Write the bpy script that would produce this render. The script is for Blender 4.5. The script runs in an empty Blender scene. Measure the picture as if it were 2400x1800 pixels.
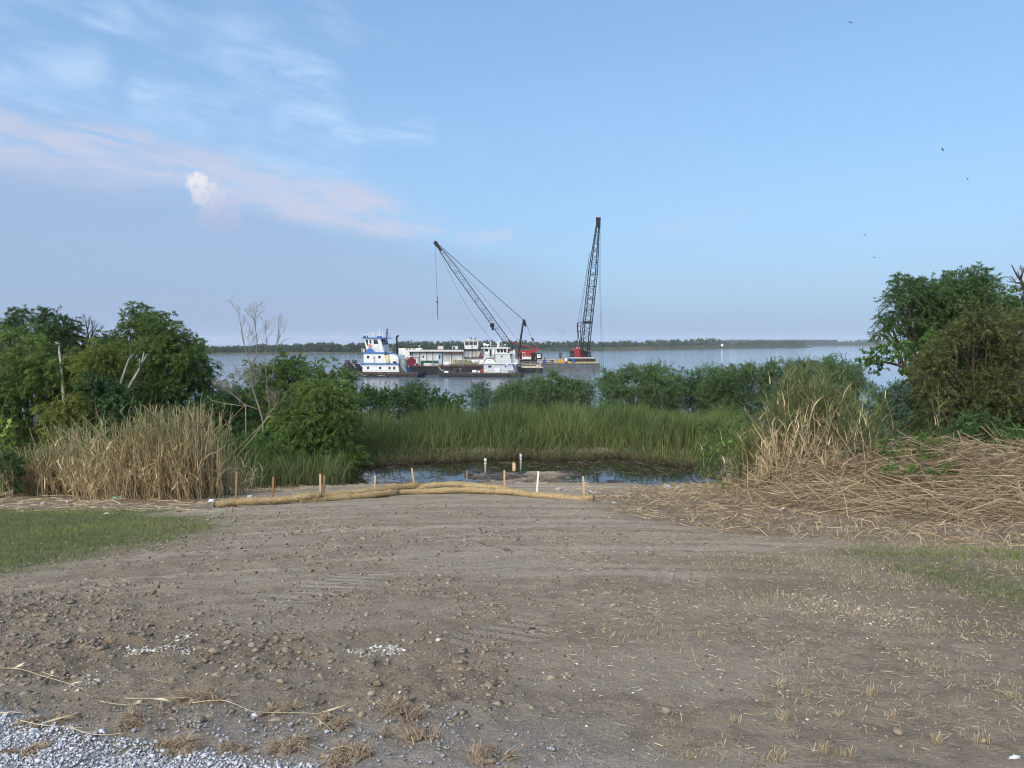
import bpy, math, random
import numpy as np
from mathutils import Vector, Matrix

random.seed(7)
RNG = np.random.default_rng(7)
scene = bpy.context.scene
COL = scene.collection
E = 10.3                 # eye height above the river (river level is z = 0)
F = 1780.0               # focal length in photograph pixels (2400 x 1800)
PITCH = math.atan((900 - 804) / F)

# ---------------------------------------------------------------- camera
cam_d = bpy.data.cameras.new('camera')
cam = bpy.data.objects.new('camera', cam_d)
COL.objects.link(cam)
cam.location = (0, 0, E)
cam.rotation_euler = (math.pi / 2 - PITCH, 0, 0)
cam_d.sensor_width = 36.0
cam_d.lens = 36.0 * F / 2400.0
cam_d.clip_start = 0.05
cam_d.clip_end = 30000
scene.camera = cam

# ---------------------------------------------------------------- sky, sun, exposure
SUN_EL = math.radians(42)
SUN_AZ = math.radians(215)          # compass style: 0 = straight ahead (+y), clockwise; behind the camera, to the left
scene.view_settings.view_transform = 'Standard'
scene.view_settings.look = 'None'
scene.view_settings.gamma = 1.0
scene.view_settings.exposure = 1.72
scene.view_settings.use_curve_mapping = False
scene.cycles.use_denoising = True
scene.cycles.filter_width = 1.05
scene.cycles.max_bounces = 8
scene.cycles.transparent_max_bounces = 16

world = bpy.data.worlds.new('World')
scene.world = world
world.use_nodes = True
world.cycles.sampling_method = 'MANUAL'
world.cycles.sample_map_resolution = 256


class NT:
    """small helper for building node trees"""
    def __init__(self, tree, clear=True):
        self.t = tree
        if clear:
            tree.nodes.clear()

    def n(self, typ, **kw):
        nd = self.t.nodes.new(typ)
        for k, v in kw.items():
            setattr(nd, k, v)
        return nd

    def set(self, sock, v):
        if isinstance(v, bpy.types.NodeSocket):
            self.t.links.new(v, sock)
        elif v is not None:
            sock.default_value = v

    def math(self, op, a, b=None, c=None, clamp=False):
        nd = self.n('ShaderNodeMath', operation=op, use_clamp=clamp)
        for i, v in enumerate((a, b, c)):
            if v is not None:
                self.set(nd.inputs[i], v)
        return nd.outputs[0]

    def mix(self, fac, a, b, blend='MIX'):
        nd = self.n('ShaderNodeMix', data_type='RGBA', blend_type=blend)
        self.set(nd.inputs[0], fac)
        for s, v in ((nd.inputs[6], a), (nd.inputs[7], b)):
            if isinstance(v, (tuple, list)) and len(v) == 3:
                v = (*v, 1.0)
            self.set(s, v)
        return nd.outputs[2]

    def ramp(self, fac, lo, hi, smooth=True):
        nd = self.n('ShaderNodeMapRange', interpolation_type='SMOOTHSTEP' if smooth else 'LINEAR')
        self.set(nd.inputs[0], fac)
        nd.inputs[1].default_value = lo
        nd.inputs[2].default_value = hi
        return nd.outputs[0]

    def noise(self, vec, scale, detail=4, rough=0.55, dist=0.0, lac=2.0):
        nd = self.n('ShaderNodeTexNoise')
        if vec is not None:
            self.set(nd.inputs['Vector'], vec)
        nd.inputs['Scale'].default_value = scale
        nd.inputs['Detail'].default_value = detail
        nd.inputs['Roughness'].default_value = rough
        nd.inputs['Distortion'].default_value = dist
        nd.inputs['Lacunarity'].default_value = lac
        return nd.outputs[0]

    def comb(self, x, y, z):
        nd = self.n('ShaderNodeCombineXYZ')
        for i, v in enumerate((x, y, z)):
            self.set(nd.inputs[i], v)
        return nd.outputs[0]


def build_world():
    w = NT(world.node_tree)
    out = w.n('ShaderNodeOutputWorld')
    bg = w.n('ShaderNodeBackground')
    bg.inputs[1].default_value = 0.06
    w.t.links.new(bg.outputs[0], out.inputs[0])
    sky = w.n('ShaderNodeTexSky', sky_type='NISHITA')
    sky.sun_disc = False
    sky.sun_elevation = SUN_EL
    sky.sun_rotation = SUN_AZ
    sky.altitude = 0
    sky.air_density = 1.0
    sky.dust_density = 0.6
    sky.ozone_density = 2.0
    tc = w.n('ShaderNodeTexCoord')
    sep = w.n('ShaderNodeSeparateXYZ')
    w.t.links.new(tc.outputs['Generated'], sep.inputs[0])
    X, Y, Z = sep.outputs
    az = w.math('ARCTAN2', X, Y)
    el = w.math('ARCSINE', Z)
    col = sky.outputs[0]
    # whole-sky tint: the evening sky of the photograph is a paler, slightly violet blue
    col = w.mix(1.0, col, (SKYMUL[0], SKYMUL[1], SKYMUL[2]), 'MULTIPLY')
    V = tc.outputs['Generated']
    el_u = w.math('MAXIMUM', el, 0.0)
    # thin humid layer: evens the sky out towards the horizon all the way round
    hz = w.math('POWER', 2.718, w.math('MULTIPLY', el_u, -2.3))
    col = w.mix(w.math('MULTIPLY', hz, 0.97), col, SKY_HAZE)
    def sky_ang(u, v):
        """azimuth and elevation of a photograph pixel"""
        x, z = (u - 1200) / F, (804 - v) / F
        return math.atan(x), math.atan(z * math.cos(math.atan(x)))
    SZ = 2212 / 1200
    # stretched streak noise shared by all the high cloud
    q = w.comb(w.math('ADD', az, w.math('MULTIPLY', el, 0.55)), w.math('ADD', w.math('MULTIPLY', el, 5.0), w.math('MULTIPLY', az, 0.8)), 1.7)
    st1 = w.noise(q, 4.0, 6, 0.62, 0.5)
    st2 = w.noise(w.comb(az, w.math('MULTIPLY', el, 1.8), 8.2), 7.0, 5, 0.6)
    st3 = w.noise(w.comb(w.math('ADD', az, w.math('MULTIPLY', el, 0.3)), w.math('ADD', w.math('MULTIPLY', el, 4.0), w.math('MULTIPLY', az, 0.5)), 4.4), 9.0, 5, 0.66, 0.4)
    warp = w.math('MULTIPLY', w.math('SUBTRACT', st2, 0.5), 0.05)
    # veil below a gently bowed line, greyer and more violet; a pink band along the line
    line = w.math('ADD', w.math('ADD', 0.1283, w.math('MULTIPLY', az, -0.283)), w.math('MULTIPLY', w.math('MULTIPLY', az, az), -0.2166))
    d = w.math('ADD', w.math('SUBTRACT', el, line), warp)
    below = w.math('MULTIPLY', w.ramp(d, 0.0, -0.06), w.ramp(az, 0.45, -0.30))
    col = w.mix(w.math('MULTIPLY', below, 0.55), col, VEIL)
    wf = w.math('SUBTRACT', 0.024, w.math('MULTIPLY', az, 0.030))
    dn = w.math('DIVIDE', d, w.math('MAXIMUM', wf, 0.012))
    band = w.math('MULTIPLY', w.ramp(dn, 1.35, 0.0), w.ramp(dn, -1.6, -0.1))
    band = w.math('MULTIPLY', w.math('MULTIPLY', band, w.ramp(az, -0.09, -0.20)), w.ramp(st3, 0.20, 0.70))
    col = w.mix(w.math('MULTIPLY', band, 0.82), col, PINK)
    # overall thin cirrus over the left half, broken by the streak noise
    region = w.math('MULTIPLY', w.ramp(az, 0.0, -0.30), w.ramp(d, 0.0, 0.08))
    wisp = w.math('MULTIPLY', w.math('MULTIPLY', w.ramp(st1, 0.42, 0.74), region), w.ramp(st2, 0.34, 0.62))
    col = w.mix(w.math('MULTIPLY', wisp, 0.42), col, CIRRUS)

    fine = w.math('MULTIPLY', w.math('SUBTRACT', st1, 0.5), 0.05)

    def strokes(segs):
        best = None
        for (x0, y0, x1, y1, th, amp) in segs:
            (a0, e0), (a1, e1) = sky_ang(x0 / SZ, y0 / SZ), sky_ang(x1 / SZ, y1 / SZ)
            ax_, ey_ = a1 - a0, e1 - e0
            L2 = ax_ * ax_ + ey_ * ey_
            pa, pe = w.math('SUBTRACT', az, a0), w.math('ADD', w.math('SUBTRACT', el, e0), w.math('ADD', w.math('MULTIPLY', warp, 0.8), fine))
            t_ = w.math('MULTIPLY', w.math('ADD', w.math('MULTIPLY', pa, ax_), w.math('MULTIPLY', pe, ey_)), 1 / L2, clamp=True)
            dx = w.math('SUBTRACT', pa, w.math('MULTIPLY', t_, ax_))
            dy = w.math('SUBTRACT', pe, w.math('MULTIPLY', t_, ey_))
            r = w.math('SQRT', w.math('ADD', w.math('MULTIPLY', dx, dx), w.math('MULTIPLY', dy, dy)))
            m = w.math('MULTIPLY', w.ramp(r, th * 1.9 / SZ / F, 0.0), amp * 0.8)
            best = m if best is None else w.math('MAXIMUM', best, m)
        return best
    wh = strokes([(1040, 215, 1220, 290, 95, 0.55), (1220, 290, 1380, 355, 80, 0.75), (1390, 360, 1440, 470, 60, 0.8), (1240, 500, 1440, 505, 50, 0.7), (1440, 480, 1470, 560, 45, 0.8), (1480, 570, 1560, 615, 45, 0.85), (1560, 615, 1850, 590, 42, 0.65),
                  (640, 425, 1000, 478, 42, 0.75), (0, 400, 240, 448, 38, 0.8), (100, 325, 430, 285, 48, 0.6), (390, 105, 560, 95, 40, 0.6), (900, 530, 1240, 560, 60, 0.45), (1080, 640, 1480, 690, 70, 0.5), (1400, 60, 1500, 200, 70, 0.3)])
    wh = w.math('MULTIPLY', wh, w.ramp(st3, 0.30, 0.68))
    col = w.mix(wh, col, CIRRUS)
    pk = strokes([(330, 600, 640, 598, 45, 0.6), (1660, 965, 1900, 955, 36, 0.8), (1600, 985, 1760, 1000, 36, 0.5), (1980, 1022, 2180, 1012, 30, 0.5), (1250, 880, 1690, 935, 60, 0.5), (2850, 980, 3180, 925, 36, 0.22)])
    pk = w.math('MULTIPLY', pk, w.ramp(st3, 0.28, 0.66))
    col = w.mix(pk, col, PINK)
    # towering cumulus far away on the left
    cn = w.math('MULTIPLY', w.math('SUBTRACT', w.noise(V, 85, 5, 0.62), 0.5), 0.026)
    best = None
    for (x, y, r_) in ((866, 768, 20), (848, 792, 30), (890, 800, 34), (935, 826, 28), (975, 850, 28), (890, 855, 46), (950, 890, 46), (1020, 880, 30), (930, 950, 60), (1010, 940, 50), (960, 1010, 60)):
        ca, ce = sky_ang(x / SZ, y / SZ)
        dx = w.math('SUBTRACT', az, ca)
        dz = w.math('SUBTRACT', el, ce)
        r = w.math('SQRT', w.math('ADD', w.math('MULTIPLY', dx, dx), w.math('MULTIPLY', dz, dz)))
        dd = w.math('SUBTRACT', r, r_ / SZ / F)
        best = dd if best is None else w.math('SMOOTH_MIN', best, dd, 0.003)
    bd = w.math('ADD', best, cn)
    e_lo, e_hi = sky_ang(900 / SZ, 1010 / SZ)[1], sky_ang(900 / SZ, 800 / SZ)[1]
    cmask = w.math('MULTIPLY', w.ramp(bd, 0.0015, -0.006), w.ramp(el, e_lo - 0.012, e_hi - 0.018))
    a_t, e_t = sky_ang(866 / SZ, 768 / SZ)
    lit = w.math('ADD', w.math('SUBTRACT', w.math('MULTIPLY', w.math('SUBTRACT', el, e_t), 16.0), w.math('MULTIPLY', w.math('SUBTRACT', az, a_t), 9.0)), w.math('MULTIPLY', cn, 26.0))
    lit = w.ramp(lit, -0.95, 0.20)
    ccol = w.mix(lit, (2.55, 2.85, 3.95), (4.9, 4.65, 4.7))
    col = w.mix(w.math('MULTIPLY', cmask, 0.85), col, ccol)
    w.t.links.new(col, bg.inputs[0])


VEIL = (1.74, 2.22, 3.30)
PINK = (3.50, 3.34, 3.92)
CIRRUS = (2.95, 3.95, 5.2)
SKYMUL = (0.92, 1.14, 1.18)
SKY_HAZE = (1.47, 2.12, 3.32)
build_world()

sun_d = bpy.data.lights.new('sun', 'SUN')
sun_d.energy = 1.5
sun_d.angle = math.radians(70)
sun_d.color = (1.0, 0.90, 0.78)
sun = bpy.data.objects.new('sun', sun_d)
COL.objects.link(sun)
_sd = Vector((math.sin(SUN_AZ) * math.cos(SUN_EL), math.cos(SUN_AZ) * math.cos(SUN_EL), math.sin(SUN_EL)))
sun.rotation_euler = _sd.to_track_quat('Z', 'Y').to_euler()

# ---------------------------------------------------------------- helpers
_fw = np.array((0, math.cos(PITCH), -math.sin(PITCH)))
_up = np.array((0, math.sin(PITCH), math.cos(PITCH)))


def ray(u, v):
    return np.array((1.0, 0, 0)) * ((u - 1200) / F) + _up * ((900 - v) / F) + _fw


def P(u, v, Y):
    """world point on the vertical plane y = Y that the photograph shows at (u, v)"""
    d = ray(u, v)
    p = d * (Y / d[1])
    return Vector((p[0], Y, p[2] + E))


def project(p):
    d = np.array((p[0], p[1], p[2] - E))
    f = d @ _fw
    return 1200 + F * d[0] / f, 900 - F * (d @ _up) / f


def tag(o, label=None, cat=None, group=None, kind=None):
    if label:
        o['label'] = label
    if cat:
        o['category'] = cat
    if group:
        o['group'] = group
    if kind:
        o['kind'] = kind
    return o


def empty(name, loc, label, cat, group=None, rz=0.0):
    o = bpy.data.objects.new(name, None)
    COL.objects.link(o)
    o.location = loc
    o.rotation_euler = (0, 0, rz)
    o.empty_display_size = 0.2
    return tag(o, label, cat, group)


def mesh_obj(name, me, mat, parent=None, loc=None):
    o = bpy.data.objects.new(name, me)
    COL.objects.link(o)
    if mat is not None and len(me.materials) == 0:
        me.materials.append(mat)
    if parent is not None:
        o.parent = parent
    if loc is not None:
        o.location = loc
    return o


def np_mesh(name, verts, faces, smooth=False, attrs=None):
    """verts (N,3) array, faces (M,k) array with constant k"""
    verts = np.asarray(verts, dtype=np.float32)
    faces = np.asarray(faces, dtype=np.int32)
    me = bpy.data.meshes.new(name)
    me.vertices.add(len(verts))
    me.vertices.foreach_set('co', verts.ravel())
    M, k = faces.shape
    me.loops.add(M * k)
    me.loops.foreach_set('vertex_index', faces.ravel())
    me.polygons.add(M)
    me.polygons.foreach_set('loop_start', np.arange(0, M * k, k, dtype=np.int32))
    me.polygons.foreach_set('loop_total', np.full(M, k, dtype=np.int32))
    if smooth:
        me.polygons.foreach_set('use_smooth', np.ones(M, dtype=bool))
    me.update(calc_edges=True)
    for nm, arr in (attrs or {}).items():
        arr = np.asarray(arr, dtype=np.float32)
        if arr.ndim == 1:
            a = me.attributes.new(nm, 'FLOAT', 'POINT')
            a.data.foreach_set('value', arr)
        else:
            a = me.attributes.new(nm, 'FLOAT_COLOR', 'POINT')
            a.data.foreach_set('color', arr.ravel())
    return me


class MB:
    """collects simple shapes into ONE mesh"""
    def __init__(self):
        self.v = []
        self.f = []

    def add(self, vs, fs):
        b = len(self.v)
        self.v += [tuple(x) for x in vs]
        self.f += [tuple(i + b for i in f) for f in fs]
        return self

    def box(self, x0, x1, y0, y1, z0, z1):
        return self.add([(x0, y0, z0), (x1, y0, z0), (x1, y1, z0), (x0, y1, z0), (x0, y0, z1), (x1, y0, z1), (x1, y1, z1), (x0, y1, z1)],
                        [(0, 3, 2, 1), (4, 5, 6, 7), (0, 1, 5, 4), (1, 2, 6, 5), (2, 3, 7, 6), (3, 0, 4, 7)])

    def prism(self, poly, y0, y1):
        """poly = [(x, z)...] swept along y"""
        n = len(poly)
        vs = [(x, y0, z) for x, z in poly] + [(x, y1, z) for x, z in poly]
        fs = [tuple(range(n)), tuple(range(2 * n - 1, n - 1, -1))]
        fs += [(i, i + n, (i + 1) % n + n, (i + 1) % n) for i in range(n)]
        return self.add(vs, fs)

    def prism_z(self, poly, z0, z1):
        n = len(poly)
        vs = [(x, y, z0) for x, y in poly] + [(x, y, z1) for x, y in poly]
        fs = [tuple(range(n - 1, -1, -1)), tuple(range(n, 2 * n))]
        fs += [(i, (i + 1) % n, (i + 1) % n + n, i + n) for i in range(n)]
        return self.add(vs, fs)

    def cyl(self, p0, p1, r0, r1=None, n=8):
        r1 = r0 if r1 is None else r1
        p0, p1 = Vector(p0), Vector(p1)
        d = (p1 - p0)
        if d.length < 1e-9:
            return self
        d.normalize()
        a = d.orthogonal().normalized()
        b = d.cross(a)
        vs = []
        for p, r in ((p0, r0), (p1, r1)):
            for i in range(n):
                t = 2 * math.pi * i / n
                vs.append(p + (a * math.cos(t) + b * math.sin(t)) * r)
        fs = [tuple(range(n - 1, -1, -1)), tuple(range(n, 2 * n))]
        fs += [(i, (i + 1) % n, (i + 1) % n + n, i + n) for i in range(n)]
        return self.add(vs, fs)

    def tube(self, pts, r, n=6):
        """connected tube with per-point radius"""
        pts = [Vector(p) for p in pts]
        if not isinstance(r, (list, tuple)):
            r = [r] * len(pts)
        vs, fs = [], []
        prev = None
        for i, p in enumerate(pts):
            d = (pts[min(i + 1, len(pts) - 1)] - pts[max(i - 1, 0)])
            d = d.normalized() if d.length > 1e-9 else Vector((0, 0, 1))
            a = d.orthogonal().normalized() if prev is None else (prev - d * prev.dot(d)).normalized()
            prev = a
            b = d.cross(a)
            for k in range(n):
                t = 2 * math.pi * k / n
                vs.append(p + (a * math.cos(t) + b * math.sin(t)) * r[i])
        m = len(pts)
        for i in range(m - 1):
            for k in range(n):
                fs.append((i * n + k, i * n + (k + 1) % n, (i + 1) * n + (k + 1) % n, (i + 1) * n + k))
        fs.append(tuple(range(n - 1, -1, -1)))
        fs.append(tuple(range((m - 1) * n, m * n)))
        return self.add(vs, fs)

    def ball(self, c, r, n=8, m=6, sz=1.0):
        vs, fs = [], []
        for j in range(1, m):
            ph = math.pi * j / m
            for i in range(n):
                t = 2 * math.pi * i / n
                vs.append((c[0] + r * math.sin(ph) * math.cos(t), c[1] + r * math.sin(ph) * math.sin(t), c[2] + r * sz * math.cos(ph)))
        for j in range(m - 2):
            for i in range(n):
                fs.append((j * n + i, (j + 1) * n + i, (j + 1) * n + (i + 1) % n, j * n + (i + 1) % n))
        vs += [(c[0], c[1], c[2] + r * sz), (c[0], c[1], c[2] - r * sz)]
        t, b = len(vs) - 2, len(vs) - 1
        for i in range(n):
            fs.append((t, i, (i + 1) % n))
            fs.append((b, (m - 2) * n + (i + 1) % n, (m - 2) * n + i))
        return self.add(vs, fs)

    def torus(self, c, R, r, axis='y', n=14, m=7):
        vs, fs = [], []
        for i in range(n):
            t = 2 * math.pi * i / n
            for k in range(m):
                s = 2 * math.pi * k / m
                q = R + r * math.cos(s)
                a, b, h = q * math.cos(t), q * math.sin(t), r * math.sin(s)
                vs.append({'y': (c[0] + a, c[1] + h, c[2] + b), 'z': (c[0] + a, c[1] + b, c[2] + h), 'x': (c[0] + h, c[1] + a, c[2] + b)}[axis])
        for i in range(n):
            for k in range(m):
                fs.append((i * m + k, i * m + (k + 1) % m, ((i + 1) % n) * m + (k + 1) % m, ((i + 1) % n) * m + k))
        return self.add(vs, fs)

    def build(self, name, mat, parent=None, smooth=False, bevel=0.0):
        me = bpy.data.meshes.new(name)
        me.from_pydata(self.v, [], self.f)
        if smooth:
            me.polygons.foreach_set('use_smooth', np.ones(len(me.polygons), dtype=bool))
        me.update()
        o = mesh_obj(name, me, mat, parent)
        if bevel > 0:
            m = o.modifiers.new('bevel', 'BEVEL')
            m.width = bevel
            m.segments = 2
            m.limit_method = 'ANGLE'
        return o


# ---------------------------------------------------------------- numpy noise
def _hash(ix, iy, seed):
    h = (ix.astype(np.int64) * 374761393 + iy.astype(np.int64) * 668265263 + seed * 974634541) & 0x7fffffff
    h = ((h ^ (h >> 13)) * 1274126177) & 0x7fffffff
    h = (h ^ (h >> 16)) & 0x7fffffff
    return h / float(0x7fffffff)


def vnoise(x, y, seed=0):
    x = np.asarray(x, float)
    y = np.asarray(y, float)
    ix, iy = np.floor(x), np.floor(y)
    fx, fy = x - ix, y - iy
    fx = fx * fx * fx * (fx * (fx * 6 - 15) + 10)
    fy = fy * fy * fy * (fy * (fy * 6 - 15) + 10)
    a, b = _hash(ix, iy, seed), _hash(ix + 1, iy, seed)
    c, d = _hash(ix, iy + 1, seed), _hash(ix + 1, iy + 1, seed)
    return a + (b - a) * fx + (c - a) * fy + (a - b - c + d) * fx * fy


def fbm(x, y, octaves=4, seed=0, gain=0.5):
    s, amp, tot, fr = 0.0, 1.0, 0.0, 1.0
    for o in range(octaves):
        s = s + amp * vnoise(x * fr + 17.3 * o, y * fr - 9.1 * o, seed + o)
        tot += amp
        amp *= gain
        fr *= 2.03
    return s / tot - 0.5


def sstep(a, b, x):
    t = np.clip((np.asarray(x, float) - a) / (b - a), 0, 1)
    return t * t * (3 - 2 * t)


# ---------------------------------------------------------------- materials
MATS = {}


def mat(name, color, rough=0.7, var=0.0, vscale=3.0, metallic=0.0, spec=0.3, bump=0.0, bscale=20.0, stain=None, stain_amt=0.0, stain_scale=1.5, coord='Object'):
    """plain procedural paint / wood / steel: colour with noise variation, optional stains and fine relief"""
    if name in MATS:
        return MATS[name]
    m = bpy.data.materials.new(name)
    m.use_nodes = True
    w = NT(m.node_tree)
    out = w.n('ShaderNodeOutputMaterial')
    b = w.n('ShaderNodeBsdfPrincipled')
    w.t.links.new(b.outputs[0], out.inputs[0])
    tc = w.n('ShaderNodeTexCoord')
    V = tc.outputs[coord]
    c = (*color, 1.0)
    if var > 0:
        nz = w.noise(V, vscale, 5, 0.6)
        lo = tuple(max(0, x * (1 - var)) for x in color)
        hi = tuple(min(1, x * (1 + var)) for x in color)
        c = w.mix(w.ramp(nz, 0.3, 0.7), lo, hi)
    if stain is not None:
        sep = w.n('ShaderNodeSeparateXYZ')
        w.t.links.new(V, sep.inputs[0])
        q = w.comb(w.math('MULTIPLY', sep.outputs[0], stain_scale), w.math('MULTIPLY', sep.outputs[1], stain_scale), w.math('MULTIPLY', sep.outputs[2], stain_scale * 0.25))
        sn = w.noise(q, 2.0, 6, 0.65)
        c = w.mix(w.math('MULTIPLY', w.ramp(sn, 0.5, 0.72), stain_amt), c, stain)
    w.set(b.inputs['Base Color'], c)
    b.inputs['Roughness'].default_value = rough
    b.inputs['Metallic'].default_value = metallic
    b.inputs['Specular IOR Level'].default_value = spec
    if bump > 0:
        bp = w.n('ShaderNodeBump')
        bp.inputs['Strength'].default_value = 1.0
        bp.inputs['Distance'].default_value = bump
        w.set(bp.inputs['Height'], w.noise(V, bscale, 5, 0.6))
        w.t.links.new(bp.outputs[0], b.inputs['Normal'])
    MATS[name] = m
    return m

# ================================================================ the ground
POND_Z = -4.90           # relative to the eye


def h_rel(x, y):
    """height of the smooth ground relative to the eye"""
    x = np.asarray(x, float)
    y = np.asarray(y, float)
    up = -1.62 - 0.132 * (np.maximum(y, 2.2) - 3.0)
    up = up - 0.0035 * np.minimum(x * x, 60)                      # slight crown
    low = -4.72 + 0.10 * fbm(x * 0.35, y * 0.35, 3, 5) * 2
    # pond basin
    px = np.clip((np.abs(x + 0.4) - 6.6 - 1.6 * fbm(y * 0.4, x * 0.1, 2, 19)) / 2.6, 0, 1)
    basin = sstep(24.0, 27.2, y) * (1 - sstep(32.2, 34.0, y)) * (1 - px * px * (3 - 2 * px))
    deep = 0.10 + 0.20 * sstep(28.5, 30.5, y + x * 0.12 + 3 * fbm(x * 0.5, y * 0.5, 3, 12)) + 0.06 * sstep(-3.5, -6.5, x)
    mud = 0.02 + fbm(x * 0.8, y * 1.3, 4, 31) * 0.34 + fbm(x * 3, y * 4, 4, 37) * 0.16
    bed = POND_Z - deep + mud + 0.17 * np.exp(-((x - 1.0) / 2.3) ** 2 - ((y - 28.0) / 2.2) ** 2) - 0.10 * np.exp(-((x + 2.9) / 1.6) ** 2 - ((y - 27.6) / 1.2) ** 2) - 0.10 * np.exp(-((x - 4.0) / 1.2) ** 2 - ((y - 27.2) / 1.0) ** 2)
    flat = low * (1 - basin) + bed * basin
    crest = 22.6 + 0.0 * x
    t = sstep(crest, crest + 4.4, y)
    z = up * (1 - t) + flat * t
    z = np.where(y < 15, up, z)
    # thatch heap on the right
    z = z + 1.25 * np.exp(-((x - 6.7) / 1.15) ** 2 - ((y - 17.2) / 1.7) ** 2)
    z = z + 1.1 * np.exp(-(np.maximum(np.abs(x - 11.0) - 2.2, 0) / 1.6) ** 2 - ((y - 15.8) / 1.6) ** 2)
    # bank down to the river
    z = z - 1.9 * sstep(40, 66, y)
    b = sstep(72, 88, y + 1.5 * np.sin(x * 0.2))
    z = z * (1 - b) + (-12.6) * b
    return z


def gz(x, y):
    return float(h_rel(x, y)) + E


def G(u, v, y0=2.0, y1=60.0):
    """point of the smooth ground that the photograph shows at (u, v)"""
    d = ray(u, v)
    ys = np.linspace(y0, y1, 1600)
    xs = d[0] / d[1] * ys
    zs = d[2] / d[1] * ys
    below = zs <= h_rel(xs, ys)
    i = int(np.argmax(below)) if below.any() else len(ys) - 1
    return Vector((xs[i], ys[i], float(h_rel(xs[i], ys[i])) + E))


def Gpoly(pts):
    return np.array([tuple(G(u, v))[:2] for u, v in pts])


def inpoly(poly, x, y):
    x = np.asarray(x, float)
    y = np.asarray(y, float)
    inside = np.zeros(x.shape, bool)
    dist = np.full(x.shape, 1e9)
    n = len(poly)
    for i in range(n):
        (x0, y0), (x1, y1) = poly[i], poly[(i + 1) % n]
        if y0 != y1:
            c = ((y0 > y) != (y1 > y)) & (x < (x1 - x0) * (y - y0) / (y1 - y0) + x0)
            inside ^= c
        L2 = (x1 - x0) ** 2 + (y1 - y0) ** 2 + 1e-9
        t = np.clip(((x - x0) * (x1 - x0) + (y - y0) * (y1 - y0)) / L2, 0, 1)
        dist = np.minimum(dist, np.hypot(x - x0 - t * (x1 - x0), y - y0 - t * (y1 - y0)))
    return np.where(inside, dist, -dist)


Z_GRASS_L = Gpoly([(-500, 1200), (100, 1196), (330, 1203), (500, 1228), (470, 1250), (330, 1285), (180, 1310), (0, 1338), (-500, 1400)])
Z_GRASS_R = Gpoly([(1960, 1300), (2150, 1288), (2400, 1280), (2900, 1290), (2900, 1450), (2400, 1432), (2250, 1395), (2060, 1335)])
Z_DRY_R = Gpoly([(1640, 1320), (1950, 1275), (2900, 1265), (2900, 1520), (2300, 1500), (2100, 1440), (1900, 1440), (1700, 1400)])
Z_GRAVEL = Gpoly([(-600, 1670), (0, 1695), (180, 1735), (340, 1762), (600, 1800), (760, 1830), (760, 2100), (-600, 2100)])
Z_PEBBLE = Gpoly([(-300, 1700), (300, 1690), (560, 1650), (860, 1680), (1250, 1720), (1420, 1800), (1420, 2100), (-300, 2100)])
Z_THATCH_R = Gpoly([(1390, 1165), (1600, 1135), (1760, 1100), (1850, 1040), (2150, 1030), (2900, 1040), (2900, 1275), (2100, 1275), (1750, 1250), (1500, 1215)])
Z_THATCH_L = Gpoly([(-400, 1110), (60, 1110), (500, 1110), (680, 1095), (800, 1120), (700, 1150), (520, 1160), (480, 1190), (250, 1203), (-400, 1203)])
Z_CLOD = Gpoly([(-300, 1420), (300, 1380), (600, 1440), (900, 1350), (1100, 1350), (1150, 1500), (1200, 1660), (900, 1720), (400, 1690), (-300, 1690)])

# strips of crawler tread prints pressed into the soil: start, end (image), width m
TREADS = [(640, 1420, 880, 1335, 0.55), (1000, 1262, 1290, 1225, 0.5), (1180, 1290, 1420, 1262, 0.5), (1080, 1520, 1300, 1450, 0.5), (930, 1235, 1180, 1300, 0.45),
          (1500, 1350, 1700, 1365, 0.6), (60, 1400, 420, 1345, 0.35)]


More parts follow.
